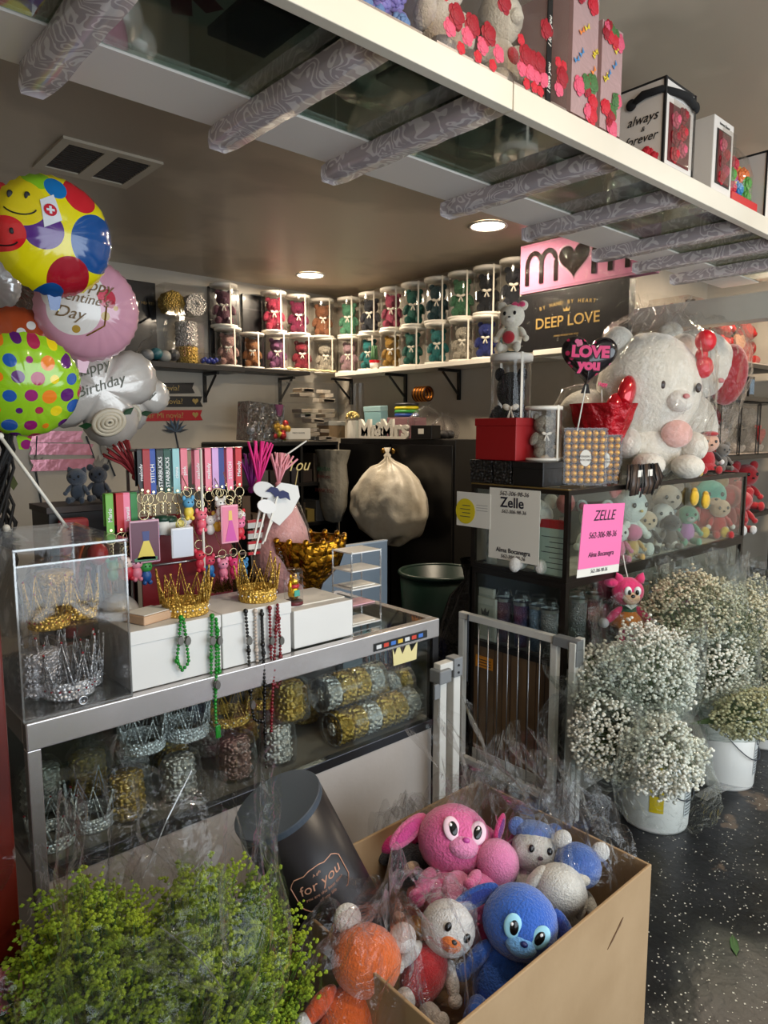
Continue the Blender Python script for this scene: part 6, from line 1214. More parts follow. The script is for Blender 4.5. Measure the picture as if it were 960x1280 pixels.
# red dressed plush pair sitting on the case edge
for k, (px, h, y, lb, c) in enumerate(((884, .24, 1.66, 'black plush in red dress and cap with yellow shoes seated on case edge', (222, 178, 40)), (862, .19, 1.64, 'smaller black plush in red dress with yellow shoes beside it', (222, 178, 40)))):
    x = Xof(px, y, 1.5); t = plush('plush_doll', lb, (x, y, TZ+.0), h, -.75+.2*k, (24, 22, 24), head=(226, 176, 150), ear=None, shirt=(186, 16, 28), skirt=(190, 18, 30), hand=(232, 228, 224), foot=c if k else (190, 20, 30), limb=(20, 18, 20), group='red dressed plush dolls')
    blob('hair_cap', (0, .05, .78), (.24, .20, .18), fur((22, 20, 22)), t); blob('cap', (.02, -.10, .90), (.17, .14, .06), fur((186, 16, 28)), t)
for k, (px, py) in enumerate(((868, 622), (882, 626))):
    p = P(px, py, 1, 1.558); t = thing('plush_shoe', ('yellow plush shoe dangling over the case front, toward the ribbon bow', 'yellow plush shoe dangling over the case front, toward the rack')[k], 'plush toy', tuple(p), group='dangling yellow plush shoes'); blob('shoe', (0, 0, 0), (.035, .018, .042), fur((226, 182, 40)), t); blob('cuff', (0, .002, .035), (.02, .014, .016), fur((206, 160, 30)), t)
# cartons MOM and DEEP LOVE on the extended wall shelf
box_ob('board', 3.80, 3.93, 2.16, YE-.002, SH_Z-.035, SH_Z, WHITE, sw, bevel=.003)
t = thing('gift_carton', 'black gift carton with gold Deep Love lettering in film', 'box', (3.86, 2.54, SH_Z)); box_ob('carton', -.03, .03, -.39, .40, 0, .365, mat('matte_black', (22, 21, 23), .4), t, bevel=.003)
GP = mat('gold_print2', (206, 172, 104), .35, .4)
lettering('DEEP LOVE', .095, GP, t, SIDE(-.032, .03, .165), bold=.001)
for i, ch in enumerate('BY HAND BY HEART'):
    u = (i-7.5)*.026; lettering(ch, .032, GP, t, Matrix.Translation((-.032, .03-u, .28-u*u*.5)) @ Euler((PI/2, 0, -PI/2)).to_matrix().to_4x4() @ T(rz=-u*1.0))
lettering('HAND PICKED FOR YOU', .016, GP, t, SIDE(-.032, .03, .08)); ob('crown_mark', MB().prism([(-.02, 0), (.02, 0), (.026, .024), (.01, .01), (0, .03), (-.01, .01), (-.026, .024)], 0, .001, SIDE(-.032, .03, .225)), GP, t)
CFILM = film('carton_film', (248, 248, 248), .008, .35, .07, bs=14, bstr=.8, white=0, power=4)
ob('film', MB().box(-.036, .036, -.395, .405, -.0, .372), CFILM, t)
t = thing('gift_carton', 'pink gift carton with black MOM letters and heart', 'box', (3.87, 2.47, SH_Z+.374)); PKC = mat('mauve_pink', (190, 124, 152), .7, spec=.1); DKB = mat('dark_brown_print', (34, 22, 20), .8, spec=.05)
box_ob('carton', -.035, .035, -.46, .47, 0, .31, PKC, t, bevel=.003); mrl = mat('mauve_line', (150, 92, 120), .5)
for (z, y0, y1) in ((.012, -.44, .45), (.296, -.44, .45)): box_ob('border', -.0362, -.035, y0, y1, z, z+.004, mrl, t)
def m_letter(y):
    for j, (r0) in enumerate((.075, )):
        for dy in (.055, -.055):
            pts = [(-.04, y+dy+.055, .05), (-.04, y+dy+.055, .17)]+[(-.04, y+dy+.055*math.cos(a), .17+.075*math.sin(a)) for a in [PI*i/8 for i in range(1, 8)]]+[(-.04, y+dy-.055, .17), (-.04, y+dy-.055, .05)]
            ob('letter_m', MB().strip([Vector((p[0]-.0, p[1], p[2])) for p in pts], [Vector((0, .030, 0)) if (i < 2 or i > len(pts)-3) else Vector((0, .030*math.cos(PI*(i-1)/8), .030*math.sin(PI*(i-1)/8))) for i in range(len(pts))]), DKB, t, solid=.002)
m_letter(.30); m_letter(-.19)
ob('heart', MB().prism(heart(s=.215), 0, .002, SIDE(-.037, .06, .165)), DKB, t); ob('heart_outline', MB().prism(heart(s=.24), 0, .001, SIDE(-.036, .06, .165)), mrl, t)
ob('film', MB().box(-.046, .042, -.465, .475, -.0, .316), CFILM, t)
# ================================================================ red display rack in the alcove
RY = 2.06; t = thing('display_rack', 'black display rack with red goods in the alcove', 'rack', (0, 0, 0))
x0r, x1r = 4.36, 6.1
for z in (.45, .95, 1.40, 2.07): box_ob('shelf', x0r, x1r, RY, RY+.42, z-.03, z, BLK, t)
for x in (x0r, (x0r+x1r)/2, x1r-.03): box_ob('upright', x, x+.03, RY+.36, RY+.42, 0, 2.55, BLK, t)
box_ob('front_post', x0r, x0r+.03, RY, RY+.03, 0, 1.40, BLK, t); box_ob('front_post', x1r-.03, x1r, RY, RY+.03, 0, 2.07, BLK, t); box_ob('mid_shelf', x0r, x1r, RY, RY+.42, 1.80, 1.83, BLK, t)
RDR = (206, 22, 22)
for k, (px, c, wc, lb) in enumerate(((872, (170, 16, 24), None, 'boxed dark red rose bear at the dark end of top rack shelf'), (902, (206, 22, 22), (40, 34, 34), 'boxed red rose bear with dark ribbon on top rack shelf'), (930, (226, 30, 26), (222, 160, 120), 'boxed bright red rose bear with peach heart on top rack shelf'), (956, (216, 24, 24), None, 'boxed red rose bear without heart at the far end of top rack shelf'))):
    x = Xof(px, RY+.02, 2.2); tt, a, b = clear_box('gift_box', lb, x-.16, x+.16, RY+.02, RY+.28, 2.0705, .36, group='red rose bears on the rack', frame=None)
    bo = ob('bear', BEAR, rose(c), tt, M=T(0, .02, .012, s=(.40, .36, .345)))
    if wc: ob('heart', MB().prism(heart(s=.45), 0, .05, FRONT(.1 if k == 2 else -.2, -.26, .38)), rose(wc), bo)
for k, (px, c, c2, lb) in enumerate(((908, (196, 24, 34), (206, 190, 180), 'boxed red rose bear holding white heart on middle rack shelf'), (932, (222, 214, 204), (30, 30, 34), 'boxed white rose bear with black bow on middle rack shelf'), (955, (226, 218, 208), (196, 24, 34), 'boxed cream rose bear with red bow on middle rack shelf'))):
    x = Xof(px, RY+.04, 1.55); tt, a, b = clear_box('gift_box', lb, x-.15, x+.15, RY+.02, RY+.27, 1.4005, .385, group='rose bears on middle rack shelf', frame=INK)
    bo = ob('bear', BEAR, rose(c), tt, M=T(0, .02, .012, s=(.44, .37, .37))); ob('heart', MB().prism(heart(s=.36), 0, .05, FRONT(0, -.24, .36)), rose(c2), bo); ob('bow', BOWM, mat('bowm%d' % k, c2, .5), bo, M=T(0, -.21, .52, s=1.5))
for k, (px, c, cn) in enumerate(((918, (80, 60, 56), 'brown'), (930, (50, 60, 80), 'navy'), (942, (90, 120, 150), 'blue silver'))):
    x = Xof(px, RY+.02, 1.93); tt = thing('trinket_box', f'small dark window box with {cn} trinkets under top rack shelf', 'box', (x, RY+.09, 1.8305), group='dark trinket boxes'); ob('carton', MB().box(-.05, .05, -.06, .08, 0, .15), BLACK, tt, bevel=.002); ob('window', MB().box(-.04, .04, -.0615, -.0605, .02, .13), mat('trw%d' % k, c, .3, .3, bump=('v', 60, .8)), tt)
for k, (px, z, c, cn) in enumerate(((915, .9505, (176, 16, 28), 'crimson'), (938, .9505, (190, 20, 34), 'scarlet'))):
    x = Xof(px, RY+.1, 1.1); plush('plush_toy', f'{cn} red plush toy on the low shelf of the rack', (x, RY+.15, z), .40, -.5, c, ear='round', group='red plush on the rack')
plush('plush_toy', 'grey plush toy peeking behind the red dressed doll', (Xof(903, 1.72, 1.45), 1.72, TZ), .17, -.5, (120, 112, 104), ear='round')
# hanging pink plush keychain on the case front
p = P(785, 770, 1, 1.53); t = thing('hanging_plush', 'pink plush doll in orange skirt hanging from the case by a cord', 'plush toy', tuple(p), -.75, s=1.28); PKP = fur((226, 46, 112)); TAN = fur((230, 186, 150))
q = .1/42*1.0; s0 = 2.87/FPX
blob('head', (-.005, 0, .088), (.056, .042, .05), PKP, t); blob('muzzle', (-.002, -.034, .072), (.03, .016, .024), TAN, t); blob('body', (0, 0, .015), (.03, .024, .04), fur((30, 96, 66)), t)
ob('skirt', MB().lathe([(.026, .02), (.042, 0), (.062, -.032), (.058, -.034), (.02, -.005)], 28, ridge=(8, .06), cap=False), fur((206, 120, 30)), t, True)
for s_ in (-1, 1):
    ob('ear', MB().lathe([(.018, 0), (.014, .02), (0, .036)], 10), PKP, t, True, M=T(s_*.032, 0, .122, 0, s_*.4, 0)); blob('arm', (s_*.052, -.006, .005), (.014, .014, .042), PKP, t, (0, s_*-.75, 0)); blob('hand', (s_*.086, -.01, -.022), .018, fur((226, 216, 226)), t)
    blob('leg', (s_*.02, 0, -.065), (.013, .013, .045), PKP, t); blob('shoe', (s_*.026+.01, -.015, -.118-.012*(s_ > 0)), (.034, .03, .022), fur((222, 212, 224)), t); blob('eye_white', (s_*.016, -.038, .096), (.013, .008, .017), EYEW, t); blob('eye', (s_*.013, -.046, .094), (.006, .004, .009), EYE, t)
blob('nose', (-.002, -.051, .082), (.007, .005, .006), EYE, t); blob('side_puff', (-.06, .0, .118), (.028, .02, .016), PKP, t); ob('collar', MB().prism([(-.022, 0), (0, -.016), (.022, 0), (0, .006)], 0, .002, FRONT(0, -.03, .047)), PAPER, t)
ob('cord', MB().tube([(0, .012, .125), (-.01, .022, .17), (-.016, .030, .21)], .002, 5), WHITE, t)
# ================================================================ safety gate
WG = mat('gate_white', (214, 212, 206), .4, nz=(5, (196, 194, 188))); GRY = mat('gate_grey', (120, 122, 124), .5)
gx = 2.34; y_near, y_far = 1.50, 2.09; gz = .762
t = thing('safety_gate', 'white metal safety gate swung open against the showcase end', 'gate', (gx, 0, 0))
box_ob('top_rail', -.014, .014, y_near, y_far, gz-.032, gz, WG, t, bevel=.003); box_ob('bottom_rail', -.014, .014, y_near, y_far, .05, .08, WG, t, bevel=.003); box_ob('far_stile', -.014, .014, y_far-.03, y_far, .08, gz-.032, WG, t, bevel=.003); box_ob('near_stile', -.014, .014, y_near+.06, y_near+.092, .08, gz-.032, WG, t, bevel=.003)
for k in range(7): ob('wire_bar', MB().tube([(0, y_near+.15+.055*k, .08), (0, y_near+.15+.055*k, gz-.03)], .0028, 6), CHROME, t, True)
for k, xo in enumerate((-.016, .024)): box_ob('post', xo-.014, xo+.016, y_near-.035-.0*k, y_near-.005, 0, gz-.005+.012*k, WG, t, bevel=.003)
box_ob('latch', -.024, .022, y_near-.04, y_near+.075, gz-.036, gz+.004, GRY, t, bevel=.003); box_ob('latch_block', -.026, .024, y_near-.04, y_near, gz-.10, gz-.036, GRY, t, bevel=.003)
ob('strap', MB().tube([(-.018, Yof(588, gx, .6), .76), (-.02, Yof(588, gx, .6), .45)], .004, 6), DK, t)
xg_ = 1.605; t = thing('gate_post', 'white double gate post with grey hinge fixed to the counter end', 'gate', (xg_, 1.515, 0))
box_ob('post', -.02, .012, -.016, .016, 0, .80, WG, t, bevel=.003); box_ob('post', .045, .078, -.016, .016, 0, .82, WG, t, bevel=.003); box_ob('top_rail', -.02, .078, -.016, .016, .80, .832, WG, t, bevel=.003)
box_ob('hinge', -.035, .02, -.03, .02, .77, .815, GRY, t, bevel=.004); box_ob('hinge_plate', -.055, -.028, -.026, -.016, .725, .775, GRY, t, bevel=.003); box_ob('corner_cap', .04, .082, -.022, .02, .775, .84, GRY, t, bevel=.003)
for k in range(2): ob('bolt', MB().cyl(.004, 0, .003, 8, FRONT(.06, -.022, .79+.025*k)), INK, t)
# ================================================================ buckets of white filler flowers
PAIL = mat('white_pail', (226, 224, 218), .4)
def bucket(label, x, y, r=.138, h=.36, rz=0, yellow=True, lid=False):
    t = thing('bucket', label, 'bucket', (x, y, 0), rz, 'white plastic buckets')
    ob('pail', MB().lathe([(r*.90, 0), (r*.92, .01), (r, h), (r*.95, h), (r*.86, .012)], 36), PAIL, t, True)
    for z in (h*.82, h*.90, h*.97): ob('rib', MB().tube([(r*1.01*math.cos(a*PI/18), r*1.01*math.sin(a*PI/18), z) for a in range(36)], .005, 6, closed=True), PAIL, t, True)
    def patch(nm_, a0, a1, z0, z1, mt, e=.0015):
        n = 10; vs = []
        for i in range(n+1):
            a = a0+(a1-a0)*i/n
            for z in (z0, z1): rr = r*(.92+.08*z/h)+e; vs.append((rr*math.cos(a), rr*math.sin(a), z))
        return ob(nm_, MB().add(vs, [(2*i, 2*i+2, 2*i+3, 2*i+1) for i in range(n)]), mt, t, True)
    if yellow: patch('yellow_label', -2.85, -2.45, h*.25, h*.8, mat('label_yellow', (220, 190, 20), .5))
    w_ = patch('warning_label', -1.75, -1.30, h*.18, h*.80, mat('label_white', (206, 208, 206), .5), .002)
    for k in range(9): patch('print_line', -1.72, -1.34-.03*(k % 3), h*.20+k*.013, h*.20+k*.013+.004, DK, .003)
    patch('print_line', -1.72, -1.33, h*.78, h*.785, DK, .003)
    ob('no_symbol', MB().tube([((r*.97+.004)*math.cos(-1.525+.16*math.cos(a*PI/12)), (r*.97+.004)*math.sin(-1.525+.16*math.cos(a*PI/12)), h*.62+.022*math.sin(a*PI/12)) for a in range(24)], .0018, 4, closed=True), DK, t)
    ob('no_slash', MB().tube([((r*.97+.004)*math.cos(-1.525+.16*u), (r*.97+.004)*math.sin(-1.525+.16*u), h*.62-.020*u) for u in (-.8, 0, .8)], .0018, 4), DK, t)
    ob('handle', MB().tube([(r*1.04*math.cos(a), r*1.04*math.sin(a), h*.88-.18*math.sin((a+PI))) for a in [-PI+PI*i/14 for i in range(15)]], .0025, 5), DK, t, True)
    return t
b1 = bucket('white bucket with yellow label nearest the gate, crammed with white filler bunches', P(818, 1022, 2, 0).x, P(818, 1022, 2, 0).y)
b2 = bucket('white bucket with warning label under the lying flower bunch', P(903, 972, 2, 0).x, P(903, 972, 2, 0).y, rz=.1, yellow=False)
b3 = bucket('white bucket farthest along the showcase, mostly hidden', P(952, 930, 2, 0).x+.05, P(952, 930, 2, 0).y+.02, rz=.3, yellow=False)
FLW = mat('tiny_white_flower', (230, 228, 216), .6); FLY = mat('tiny_cream_flower', (214, 204, 176), .6); STM = mat('flower_stem', (96, 118, 70), .6)
WRAPF = film('flower_sleeve', (244, 248, 246), .02, .6, .1, bs=16, bstr=.7, white=.12, power=2.6)
ICO = None
def gyp(label, head, base, r, hz, seed, n=1000, flat=1.0, mt=FLW, sleeve=True, br=.0062):
    """bunch of tiny blossoms: head centre, stems converge at base, radius r, half-length hz"""
    rg = random.Random(seed); c = Vector(head); b = Vector(base); ax = (c-b).normalized(); q = ax.to_track_quat('Z', 'Y').to_matrix()
    t = thing('flower_bunch', label, 'flowers', b, group='bunches of white filler flowers'); c = c-b
    fl = MB(); st = MB(); tip = []
    for i in range(n):
        while True:
            u = Vector((rg.uniform(-1, 1), rg.uniform(-1, 1), rg.uniform(-1, 1)))
            if .30 < u.length < 1: break
        if rg.random() < .75: u = u.normalized()*rg.uniform(.80, 1.03)
        if u.z < -.75: u.z *= .6
        k = 1-.35*max(0, -u.z)
        k *= 1+.32*noise.noise((u.x*2.2+seed, u.y*2.2, u.z*2.2)); p = c+q @ Vector((u.x*r*k, u.y*r*flat*k, u.z*hz*(.9+.25*noise.noise((u.x*3, u.y*3+seed, 1))))); p += Vector((rg.gauss(0, .004),)*1+(rg.gauss(0, .004), rg.gauss(0, .004)))
        rr = br*rg.uniform(.7, 1.35)
        fl.ell(p, (rr, rr, rr*.8), n=6, m=4)
        if i % 9 == 0: tip.append(p)
    f = ob('blossoms', fl, mt, t, True, kind='stuff')
    for p in tip:
        mid = c*.55+(p-c)*.2; st.tube([(0, 0, 0), mid, p], [.0022, .0016, .0008], 4)
    ob('stems', st, STM, t, kind='stuff')
    if sleeve:
        L_ = c.length; M_ = q.to_4x4()
        ob('sleeve', crumple_mb([(r*.30, L_*.25), (r*.75, L_-hz*.9), (r*1.06, L_-hz*.2), (r*1.14, L_+hz*.5), (r*1.2, L_+hz*1.15)], 44, 18, M_, amp=.05, freq=7, seed=seed), WRAPF, t)
    return t
def up_bunch(label, px, py, tt, rpx, hpx, bk, seed, n, lean=None, mt=FLW, **kw):
    rpx *= 1.20; hpx *= 1.22; n = int(n*1.7); h = PD(px, py, tt); base = bk.location+Vector((0, 0, .26)) if lean is None else Vector(lean)
    d = (h-base); return gyp(label, h, base, rpx*tt/FPX, hpx*tt/FPX, seed, n, mt=mt, **kw)
up_bunch('white filler bunch fanned out to the gate side, over the nearest bucket', 762, 853, 2.78, 42, 44, b1, 1, 900)
up_bunch('large upright white filler bunch under the hanging pink doll', 814, 845, 2.72, 46, 62, b1, 2, 1500)
up_bunch('drooping white filler bunch hanging beside the gate', 764, 922, 2.64, 44, 48, b1, 3, 1200, lean=b1.location+Vector((-.02, .05, .33)))
up_bunch('drooping white filler bunch in front of nearest bucket', 829, 940, 2.50, 40, 56, b1, 4, 1400, lean=b1.location+Vector((.0, .0, .52)))
up_bunch('white filler bunch behind the pink doll beside showcase glass', 862, 762, 3.05, 50, 40, b2, 5, 1000, mt=FLY)
up_bunch('full round white filler bunch above second bucket', 886, 838, 2.95, 44, 42, b2, 6, 1200)
up_bunch('tall cream filler bunch at upper back of second bucket', 912, 776, 3.15, 55, 42, b2, 7, 1300, mt=FLY)
up_bunch('cream filler bunch filling space toward far bucket', 945, 822, 3.2, 46, 46, b3, 8, 1100, mt=FLY)
up_bunch('far cream filler bunch at the back near the rack', 952, 762, 3.5, 48, 36, b3, 9, 800, mt=FLY)
h1 = PD(935, 892, 2.75); gyp('filler bunch lying sideways across the bucket tops', h1, PD(862, 905, 2.85), 30*2.75/FPX, 62*2.75/FPX, 10, 1300, mt=mat('tiny_yellowish', (206, 200, 160), .6))
# tall empty clear sleeves rising behind bunches
for k, (px, py) in enumerate(((845, 700), (905, 690), (940, 705))):
    p = PD(px, py+60, 3.2); t = thing('clear_sleeve', 'empty clear flower sleeve rising above the bunches, ' + ('behind the pink doll', 'over the second bucket', 'toward the rack')[k], 'wrap', (p.x, min(p.y, 1.44), p.z-.2), group='clear sleeves above the bunches'); ob('film', crumple_mb([(.05, 0), (.10, .2), (.13, .42)], 40, 18, T(s=(1, .6, 1)), amp=.12, freq=8, seed=k+3), CELLO, t); ob('seam', MB().tube([(.05, 0, 0), (.10, 0, .2), (.13, 0, .42)], .0012, 4), EDGE, t)
t = thing('film_scrap', 'curled clear film scrap lying beside the second bucket', 'film scrap', tuple(P(905, 992, 2, 0.002))); ob('film', MB().strip([(-.12, .05, .004), (-.06, .02, .03), (0, 0, .036), (.08, -.02, .02), (.15, -.04, .004)], Vector((.01, .06, 0))), film('scrap_film', (200, 204, 206), .3, .5, .15, white=.5), t, True); ob('curl', MB().tube([(.08, -.03, .02), (.15, -.05, .008)], .008, 6), MC['scrap_film'], t, True)
# floor debris
rg = random.Random(12); mb = MB()
for i in range(1700):
    x, y = rg.uniform(1.5, 3.6), rg.gauss(.75, .3)
    if y > 1.5: continue
    s_ = rg.uniform(.0014, .0045); mb.add([(x-s_, y, .0008), (x, y-s_, .0015), (x+s_, y, .0008), (x, y+s_*.8, .002)], [(0, 1, 2, 3)])
o = ob('floor_petals', mb, mat('petal_specks', (196, 192, 178), .7)); o['kind'] = 'stuff'; tag(o, 'tiny dried white petals scattered over the black floor', 'petals')
p = P(918, 1182, 2, .002); t = thing('leaf', 'single green leaf lying on the black floor', 'leaf', tuple(p), .5); ob('blade', MB().add([(-.045, 0, 0), (-.015, .012, .003), (.02, .011, .003), (.05, 0, .001), (.02, -.011, .003), (-.015, -.012, .003)], [(0, 5, 4, 3, 2, 1)]), mat('leaf_green', (52, 92, 40), .5), t); ob('midrib', MB().tube([(-.05, 0, .001), (.045, 0, .003)], .0008, 4), STM, t)
# ================================================================ cardboard box of soft toys
QX0, QX1, QY0, QY1, QZ = .80, 1.52, .735, 1.28, .55
t = thing('cardboard_box', 'open brown cardboard box heaped with bagged soft toys', 'box', (0, 0, 0)); w_ = .007
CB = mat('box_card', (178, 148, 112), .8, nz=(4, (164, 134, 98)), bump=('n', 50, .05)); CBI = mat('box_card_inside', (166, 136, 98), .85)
for nm_, b in (('side', (QX0, QX1, QY0, QY0+w_, 0, QZ)), ('side', (QX0, QX1, QY1-w_, QY1, 0, QZ)), ('side', (QX0, QX0+w_, QY0+w_, QY1-w_, 0, QZ)), ('side', (QX1-w_, QX1, QY0+w_, QY1-w_, 0, QZ))): box_ob(nm_, *b, CB, t, bevel=.002)
box_ob('inner_floor', QX0+w_, QX1-w_, QY0+w_, QY1-w_, .30, .308, CBI, t); box_ob('bottom', QX0+w_, QX1-w_, QY0+w_, QY1-w_, 0, .008, CBI, t)
xt = Xof(770, QY0, .47); zt = Zof(1162, xt, QY0)
ob('tear', MB().prism([(-.035, -.03), (-.012, -.012), (0, -.004), (.02, .012), (.03, .016), (.018, .002), (.004, -.006), (-.014, -.020)], 0, .0012, FRONT(xt, QY0-.0004, zt)), mat('torn_card', (104, 76, 52), .9), t, label='ragged tear in the cardboard')
IZ = .309
def btoy(label, px, py, z, h, rot, **kw):
    Mr = Euler(rot).to_matrix(); p = P(px, py, 2, z)-Mr @ Vector((0, -.03, .70))*h; return plush('plush_toy', label, tuple(p), h, rot=rot, group='soft toys in the cardboard box', **kw)
BIGE = mat('toy_eye_ring', (236, 226, 226), .4)
def big_eyes(t, col=(236, 200, 214), sc_=1.0):
    for s_ in (-1, 1):
        e = blob('eye_patch', (s_*.10, -.248, .72), (.065*sc_, .02, .085*sc_), mat('ep_%d_%d_%d' % col, col, .5), t, (0, s_*.25, 0)); blob('pupil', (s_*-.006, -.016, -.004), (.032*sc_, .012, .05*sc_), EYE, e); blob('glint', (-.012, -.026, .022), (.010, .006, .012), EYEW, e)
t = btoy('large pink plush animal with big eyes and long ears in the box', 568, 1050, .56, .34, (-.75, .25, -.60), body=(232, 100, 160), ear='long', earc=(232, 104, 162), inner=(214, 70, 150), muzzle=(236, 140, 186), nose=(190, 70, 150), eyes=False, headscale=1.15); big_eyes(t)
ob('fabric_patch', MB().ell((0, -.14, .34), (.12, .05, .14)), fur((236, 150, 190)), t, True)
t = btoy('pink plush animal with rolled magenta ears lying on its side', 622, 1078, .54, .24, (-.6, .9, -.5), body=(232, 110, 166), head=(234, 130, 180), ear='up', earc=(214, 40, 120), inner=(120, 40, 130), eyes=False, nose=None)
t = btoy('bright blue plush animal with big eyes and dark ears', 650, 1152, .53, .30, (-.30, .35, -.85), body=(36, 96, 196), ear='long', earc=(30, 78, 170), inner=(24, 50, 140), muzzle=(110, 170, 226), nose=(20, 30, 90), eyes=False, headscale=1.15); big_eyes(t, (150, 206, 226))
t = btoy('black plush with magenta bow and yellow shoes at box corner', 512, 1082, .47, .24, (-.9, -.3, -.5), body=(26, 24, 28), head=(30, 28, 32), hand=(230, 226, 220), foot=(226, 180, 40), shirt=(206, 30, 50), ear='round', bow=(222, 40, 130), eyes=False, nose=None); blob('snout', (0, -.2, .62), (.09, .08, .07), fur((214, 180, 150)), t); 
for s_ in (-1, 1): blob('bow_puff', (s_*.12, -.02, .98), (.13, .10, .10), fur((216, 30, 122)), t)
t = btoy('white plush with blue cap stuffed in clear bag at the back', 668, 1062, .55, .24, (-.4, .2, -.7), body=(214, 212, 206), head=(226, 222, 214), ear='round', earc=(90, 120, 190)); blob('cap', (0, .02, .86), (.23, .20, .12), fur((96, 128, 196)), t)
t = btoy('white and blue hooded plush beside the box edge', 722, 1082, .54, .24, (-.3, .3, -.8), body=(216, 214, 208), head=(60, 104, 186), muzzle=(222, 214, 200), ear='round', earc=(220, 216, 210), eyes=False, nose=None)
t = btoy('off white long plush leaning beside the blue animal', 700, 1112, .52, .26, (-.3, .5, -.8), body=(214, 210, 202), ear='flop', eyes=False, nose=None)
t = btoy('orange plush animal with white paws in clear bag at the front', 458, 1200, .53, .30, (-.45, .35, -.75), body=(236, 104, 24), head=(238, 110, 28), hand=(232, 230, 226), foot=(232, 230, 226), limb=(232, 90, 30), ear='round', earc=(228, 226, 222), eyes=False, nose=None)
t = btoy('white plush with orange beak and red shirt lying at box front', 560, 1160, .53, .25, (-.4, .6, -.7), body=(222, 220, 216), head=(228, 226, 222), shirt=(206, 36, 46), muzzle=(236, 120, 30), hand=(230, 228, 224), ear=None)
# clear bags over the toys
def crumpled_bag(label, px, py, z, rx, ry_, h, seed, tilt=(0, 0, 0), mt=POLY, tail=None, group='clear bags over the toys'):
    p = P(px, py, 2, z); t = thing('clear_bag', label, 'plastic bag', tuple(p), rot=tilt, group=group)
    prof = [(.12, -.02), (.75, -.05), (1.0, .0), (1.04, h*.35), (.92, h*.7), (.6, h*.95), (.2, h*1.05), (.02, h*1.06)]
    ob('film', crumple_mb(prof, 72, 30, T(s=(rx, ry_, 1)), amp=.10, freq=7, seed=seed), mt, t)
    if tail:
        vs = []; 
        n = 12
        for j in range(n+1):
            u = j/n
            for i in range(13):
                v_ = i/12-.5; wv = .05*math.sin(v_*17+seed)*u+.02*math.sin(v_*39+u*6)
                vs.append((tail[0]*u+v_*(.16+.13*u), tail[1]*u+wv+.015*math.sin(u*9), h*.85+tail[2]*u+.02*math.cos(v_*21)*u))
        ob('loose_end', MB().add(vs, [(j*13+i, j*13+i+1, j*13+i+14, j*13+i+13) for j in range(n) for i in range(12)]), mt, t)
    return t
crumpled_bag('crumpled clear bag around the orange toy spilling over box front', 486, 1240, .42, .19, .16, .20, 3)
crumpled_bag('wrinkled clear bag over the white toys with tall open end', 700, 1120, .40, .17, .17, .24, 5, tail=(-.10, .10, .20), mt=CELLO)
crumpled_bag('clear bag wrapped round the pink toy with upright open end', 600, 1085, .42, .17, .15, .22, 8, tail=(-.02, .09, .22), mt=CELLO)
crumpled_bag('small clear bag around the black toy in box corner', 508, 1085, .38, .10, .10, .16, 11, mt=CELLO)
# ================================================================ black hat box cylinder leaning in the box
top = P(346, 1004, 2, .78); axv = -(_Z-_R*.42-_F*.2).normalized(); Lc = .50
t = thing('flower_hat_box', 'tall matte black cylinder box with copper for you label, leaning', 'box'); base = top+axv*Lc
t.matrix_world = Matrix.Translation(base) @ (-axv).to_track_quat('Z', 'Y').to_matrix().to_4x4()
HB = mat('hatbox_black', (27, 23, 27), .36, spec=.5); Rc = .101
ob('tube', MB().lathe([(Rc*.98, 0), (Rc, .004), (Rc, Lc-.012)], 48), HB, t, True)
ob('lid', MB().lathe([(Rc*1.0, Lc-.015), (Rc*1.004, Lc-.002), (Rc*.99, Lc), (0, Lc)], 48), mat('hatbox_lid_sky_sheen', (58, 66, 76), .35), t)  # sky reflection on the black lid painted in as a lighter blue-grey
mi = t.matrix_world.inverted(); dirc = (mi.to_3x3() @ (CAM-base)).normalized(); a0 = math.atan2(dirc.y, dirc.x)
COP = mat('copper_print', (206, 150, 122), .5)
def oncyl(u, v_, e=.0012): a = a0+u/Rc; return Vector(((Rc+e)*math.cos(a), (Rc+e)*math.sin(a), v_))
zl = .335
def lab(s_, sz, v_): lettering(s_, sz, COP, t, None, fn=lambda c: oncyl(c.x+.0, zl+v_+c.y), extrude=0, shear=.2)
lab('for you', .034, .012); lab('you are the best time', .0105, -.012); lab('of my life', .011, -.026); lab('A gift', .009, .036)
ob('label_border', MB().tube([oncyl(.062*x, zl+.002+.045*y) for x, y in ((-1, -.6), (-.9, -.8), (-.75, -1), (.75, -1), (.9, -.8), (1, -.6), (1, .6), (.9, .8), (.75, 1), (.4, 1), (.2, 1.12), (-.2, 1.12), (-.4, 1), (-.75, 1), (-.9, .8), (-1, .6))], .0011, 4, closed=True), COP, t)
